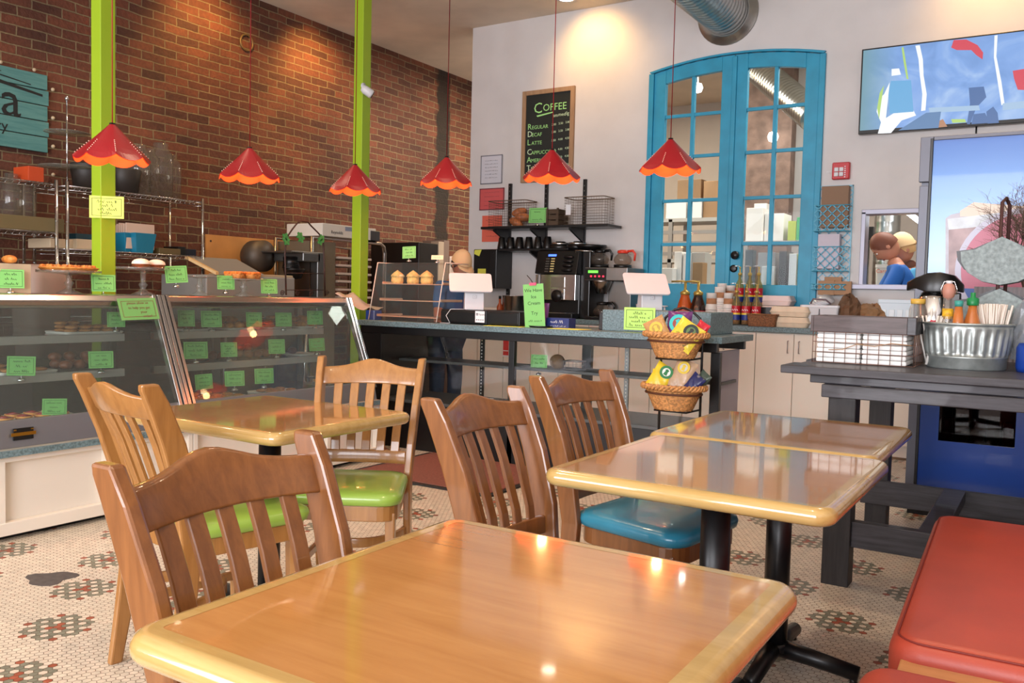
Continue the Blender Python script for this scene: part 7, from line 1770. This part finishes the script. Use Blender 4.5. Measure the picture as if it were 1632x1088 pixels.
# ================= PEOPLE =================
def skin_part(pts,edges,rad,sub=1,root=0):
    me=bpy.data.meshes.new('sk'); me.from_pydata(pts,edges,[]); o=bpy.data.objects.new('sk',me); COL.objects.link(o)
    o.modifiers.new('s','SKIN'); md=o.modifiers.new('u','SUBSURF'); md.levels=sub; md.render_levels=sub
    for i,v in enumerate(me.skin_vertices[0].data):
        r=rad[i]; v.radius=(r if isinstance(r,tuple) else (r,r)); v.use_root=(i==root)
    dg=bpy.context.evaluated_depsgraph_get(); dg.update(); ev=bpy.data.meshes.new_from_object(o.evaluated_get(dg))
    out=([tuple(v.co) for v in ev.vertices],[tuple(p.vertices) for p in ev.polygons])
    bpy.data.objects.remove(o); bpy.data.meshes.remove(ev); return out
def figure(label,loc,rz,lean,pitch,handL,handR,skin,shirt,trouser,hairm,hat=None,apron=None,lower=True,hairlong=0):
    t=thing('person',label,'person',loc,rz)
    ml=Matrix.Translation((0,0,.93))@Ry(lean)
    def s_(x,y,z): return tuple(ml@Vector((x,y,z)))
    V=[];E_=[];R_=[]
    def v(p,r): V.append(tuple(p)); R_.append(r); return len(V)-1
    pel=v((0,0,.93),(.15,.11)); ab=v(s_(.0,0,.18),(.125,.1)); ch=v(s_(.0,0,.36),(.15,.11)); nb=v(s_(-.01,0,.49),.065); nt_=v(s_(.0,0,.565),.052)
    E_+=[(pel,ab),(ab,ch),(ch,nb),(nb,nt_)]
    hands=[]
    for sg,h in ((1,handL),(-1,handR)):
        sh=Vector(s_(-.0,sg*.165,.44)); wr=Vector(h); mid=(sh+wr)/2; d=(wr-sh).length
        off=max(0,.27**2-(d/2)**2)**.5; el=mid+Vector((-.25,sg*.35,-.9)).normalized()*off
        a=v(sh,.055); b=v(el,.042); c=v(wr,.028); E_+=[(ch,a),(a,b),(b,c)]; hands.append((sg,el,wr,sh))
    for sg in (1,-1):
        a=v((0,sg*.095,.87),.085); b=v((.03,sg*.1,.48),.06); c=v((-.01,sg*.1,.09),.042); d=v((.13,sg*.115,.035),.035); E_+=[(pel,a),(a,b),(b,c),(c,d)]
    vs,fs=skin_part(V,E_,R_,2)
    m=MB(); m.add(vs,fs,skin,True)
    # head
    hm=Matrix.Translation(Vector(s_(.02,0,.66)))@Ry(lean*.5+pitch)
    hv=[];hf=[];nu,nv=20,16
    for j in range(nv+1):
        ph=-PI/2+PI*j/nv; z=math.sin(ph); 
        for i in range(nu):
            a=2*PI*i/nu; x=math.cos(ph)*math.cos(a); y=math.cos(ph)*math.sin(a)
            k=1-.25*max(0,-z)**1.5; fx=.095*x*(1+.06*max(0,-z)*(x>0)); fy=.075*y*k; fz=.118*z
            n_=math.exp(-((y/.16)**2+((z+.18)/.2)**2))*(x>0); fx+=.022*n_
            hv.append((fx,fy,fz))
    for j in range(nv):
        for i in range(nu): w_=(i+1)%nu; hf.append((j*nu+i,j*nu+w_,(j+1)*nu+w_,(j+1)*nu+i))
    m.add(hv,hf,skin,True,hm)
    for sg in (1,-1): m.ell((0,0,0),(.02,.01,.03),skin,8,6,M=hm@Tr(-.005,sg*.075,-.01))
    # hands with fingers
    for sg,el,wr,sh in hands:
        d=(wr-el).normalized(); side=d.cross(Vector((0,0,1))).normalized(); dn=d.cross(side).normalized()
        if dn.z>0: dn=-dn
        palm=wr+d*.05; pv=[tuple(wr-d*.01),tuple(wr+d*.03),tuple(wr+d*.075)]; vs,fs=skin_part(pv,[(0,1),(1,2)],[.024,(.036,.016),(.036,.014)],1); m.add(vs,fs,skin,True)
        for k,(o_,L_) in enumerate(((-.028,.058),(-.01,.072),(.01,.068),(.027,.052))):
            b0=wr+d*.072+side*o_; pts=[b0,b0+d*L_*.5+dn*.006,b0+d*L_*.8+dn*.022,b0+d*L_+dn*.04]; vs,fs=skin_part([tuple(p) for p in pts],[(0,1),(1,2),(2,3)],[.0095,.009,.008,.007],1); m.add(vs,fs,skin,True)
        b0=wr+d*.02-side*.03*sg; pts=[b0,b0-side*.022*sg+d*.025,b0-side*.028*sg+d*.05]; vs,fs=skin_part([tuple(p) for p in pts],[(0,1),(1,2)],[.012,.01,.008],1); m.add(vs,fs,skin,True)
    m.build('body',t)
    f=MB(); ey=mat('eye_dark',(30,22,18),.3); ew_=mat('eye_white',(225,220,215),.4); lip=mat('lip_tone',(150,70,64),.5)
    for sg in (1,-1): f.ell((.083,sg*.03,.012),(.01,.014,.007),ew_,8,6,M=hm); f.ell((.091,sg*.03,.012),(.004,.006,.006),ey,8,6,M=hm); f.cbox((.088,sg*.03,.032),(.006,.03,.006),hairm,M=hm)
    f.ell((.082,0,-.062),(.012,.024,.006),lip,8,6,M=hm); f.build('facial_features',t)
    # hair
    h=MB(); hv2=[];hf2=[];nu=20;nv=12
    for j in range(nv+1):
        ph=-.35+(PI/2+.35)*j/nv
        for i in range(nu):
            a=2*PI*i/nu; fr=max(0,math.cos(a)); zlow=ph if True else 0
            z=max(math.sin(ph),-.35+1.0*fr**1.2*.9 if j<nv//2 else math.sin(ph)); rr=math.cos(ph) if math.sin(ph)>=z-1e-6 else math.sqrt(max(0,1-z*z))
            hv2.append((.1*rr*math.cos(a)*1.03-.006,.08*rr*math.sin(a)*1.05,.124*z*1.02+.002))
    for j in range(nv):
        for i in range(nu): w_=(i+1)%nu; hf2.append((j*nu+i,j*nu+w_,(j+1)*nu+w_,(j+1)*nu+i))
    h.add(hv2,hf2,hairm,True,hm)
    if hairlong: h.ell((-.085,0,-.05),(.05,.06,.07),hairm,12,8,M=hm)
    h.build('hair',t)
    if hat:
        c=MB(); hv3=[];hf3=[]
        for j in range(9):
            ph=.1+(PI/2-.1)*j/8
            for i in range(24): a=2*PI*i/24; hv3.append((.112*math.cos(ph)*math.cos(a)-.004,.09*math.cos(ph)*math.sin(a),.135*math.sin(ph)+.012))
        for j in range(8):
            for i in range(24): w_=(i+1)%24; hf3.append((j*24+i,j*24+w_,(j+1)*24+w_,(j+1)*24+i))
        c.add(hv3,hf3,hat,True,hm); o=c.build('cap_crown',t)
        c=MB(); vs=[];fs=[]
        for i in range(13):
            a=-PI*.36+PI*.72*i/12; vs+=[(.105*math.cos(a),.086*math.sin(a),.024),(.105*math.cos(a)+.075*math.cos(a)**.5,.086*math.sin(a)*1.0,.006)]
        for i in range(12): fs.append((2*i,2*i+1,2*i+3,2*i+2))
        c.add(vs,fs,hat,True,hm); o=c.build('cap_bill',t); so=o.modifiers.new('s','SOLIDIFY'); so.thickness=.004
        c=MB(); c.ell((-.095,0,.03),(.03,.045,.028),hairm,10,7,M=hm); c.build('cap_strap_gap',t)
    # shirt: torso and sleeves to the elbow
    V=[];E_=[];R_=[]
    pel=v((0,0,.9),(.165,.128)); ab=v(s_(.0,0,.18),(.142,.118)); ch=v(s_(.0,0,.36),(.165,.125)); nb=v(s_(-.01,0,.475),.078); E_+=[(pel,ab),(ab,ch),(ch,nb)]
    for sg,el,wr,sh in hands:
        a=v(sh,.068); b=v(sh*.25+el*.75,.055); E_+=[(ch,a),(a,b)]
    vs,fs=skin_part(V,E_,R_,2); m=MB(); m.add(vs,fs,shirt,True); m.build('shirt',t)
    V=[];E_=[];R_=[]; pel=v((0,0,.9),(.155,.12))
    for sg in (1,-1):
        a=v((0,sg*.095,.86),.098); b=v((.03,sg*.1,.48),.076); c=v((-.01,sg*.1,.1),.062); E_+=[(pel,a),(a,b),(b,c)]
    vs,fs=skin_part(V,E_,R_,2); m=MB(); m.add(vs,fs,trouser,True); m.build('trousers',t)
    for sg in (1,-1):
        m=MB(); m.sweep([[(.045+a*s,sg*.11+b*s,z) for a,b in rrect(.27,.1,.045)] for z,s in ((0,1),(.03,1),(.06,.86),(.085,.6))],mat('dark_shoe',(34,32,34),.5),True); m.build('shoe',t)
    if apron:
        m=MB(); vs=[];fs=[]
        for j in range(9):
            z=-.35+.72*j/8
            for i in range(9):
                u=-1+2*i/8; hw=.16 if z<.12 else .16-.08*(z-.12)/.25; pnt=Vector((.13+.012*(1-u*u)-.05*u*u,u*hw,z))
                vs.append(tuple(ml@pnt) if z>0 else (pnt.x,pnt.y,.93+z))
        for j in range(8):
            for i in range(8): a=j*9+i; fs.append((a,a+1,a+10,a+9))
        m.add(vs,fs,apron,True); o=m.build('apron',t); so=o.modifiers.new('s','SOLIDIFY'); so.thickness=.004
    return t
skn=mat('warm_skin',(190,130,104),.5); skd=mat('tan_skin',(168,108,84),.5); jean=mat('dark_jeans',(52,60,76),.8,var=.06,vs=30); bsh=mat('blue_cotton_shirt',(30,84,140),.8); cob=mat('cobalt_apron',(20,90,170),.7)
dh=mat('dark_brown_hair',(34,24,20),.6); rh=mat('auburn_hair',(110,58,38),.6); capm=mat('beige_cap',(196,168,128),.8)
x=P(733,420,Y=6.0).x
pa_=figure('person in a beige cap and blue shirt standing behind the counter, head bowed',(x-.2,6.08,0),-.35,.34,.3,(.42,.12,1.08),(.4,-.16,1.08),skd,bsh,jean,dh,hat=capm); pa_.scale=(.93,.93,.93)
x=P(1425,440,Y=8.35).x
pb_=figure('person with auburn hair in a cobalt blue top bending forward, seen through the hatch',(x+.2,8.3,0),PI+.25,.36,.75,(.5,.14,1.0),(.5,-.14,1.0),skn,cob,jean,rh,apron=None,hairlong=0); pb_.scale=(1.1,1.1,1.1)
x=P(1455,405,Y=8.75).x
pc2_=figure('person with pale yellow cap and bright blue apron standing at the right inside the hatch',(x+.02,8.64,0),PI+.6,.12,.2,(.35,.12,1.05),(.35,-.12,1.05),skn,mat('pale_blue_shirt',(80,160,200),.8),jean,mat('pale_hair',(200,160,110),.6),hat=mat('pale_yellow_cap',(226,196,150),.7),apron=cob); pc2_.scale=(1.07,1.07,1.07)
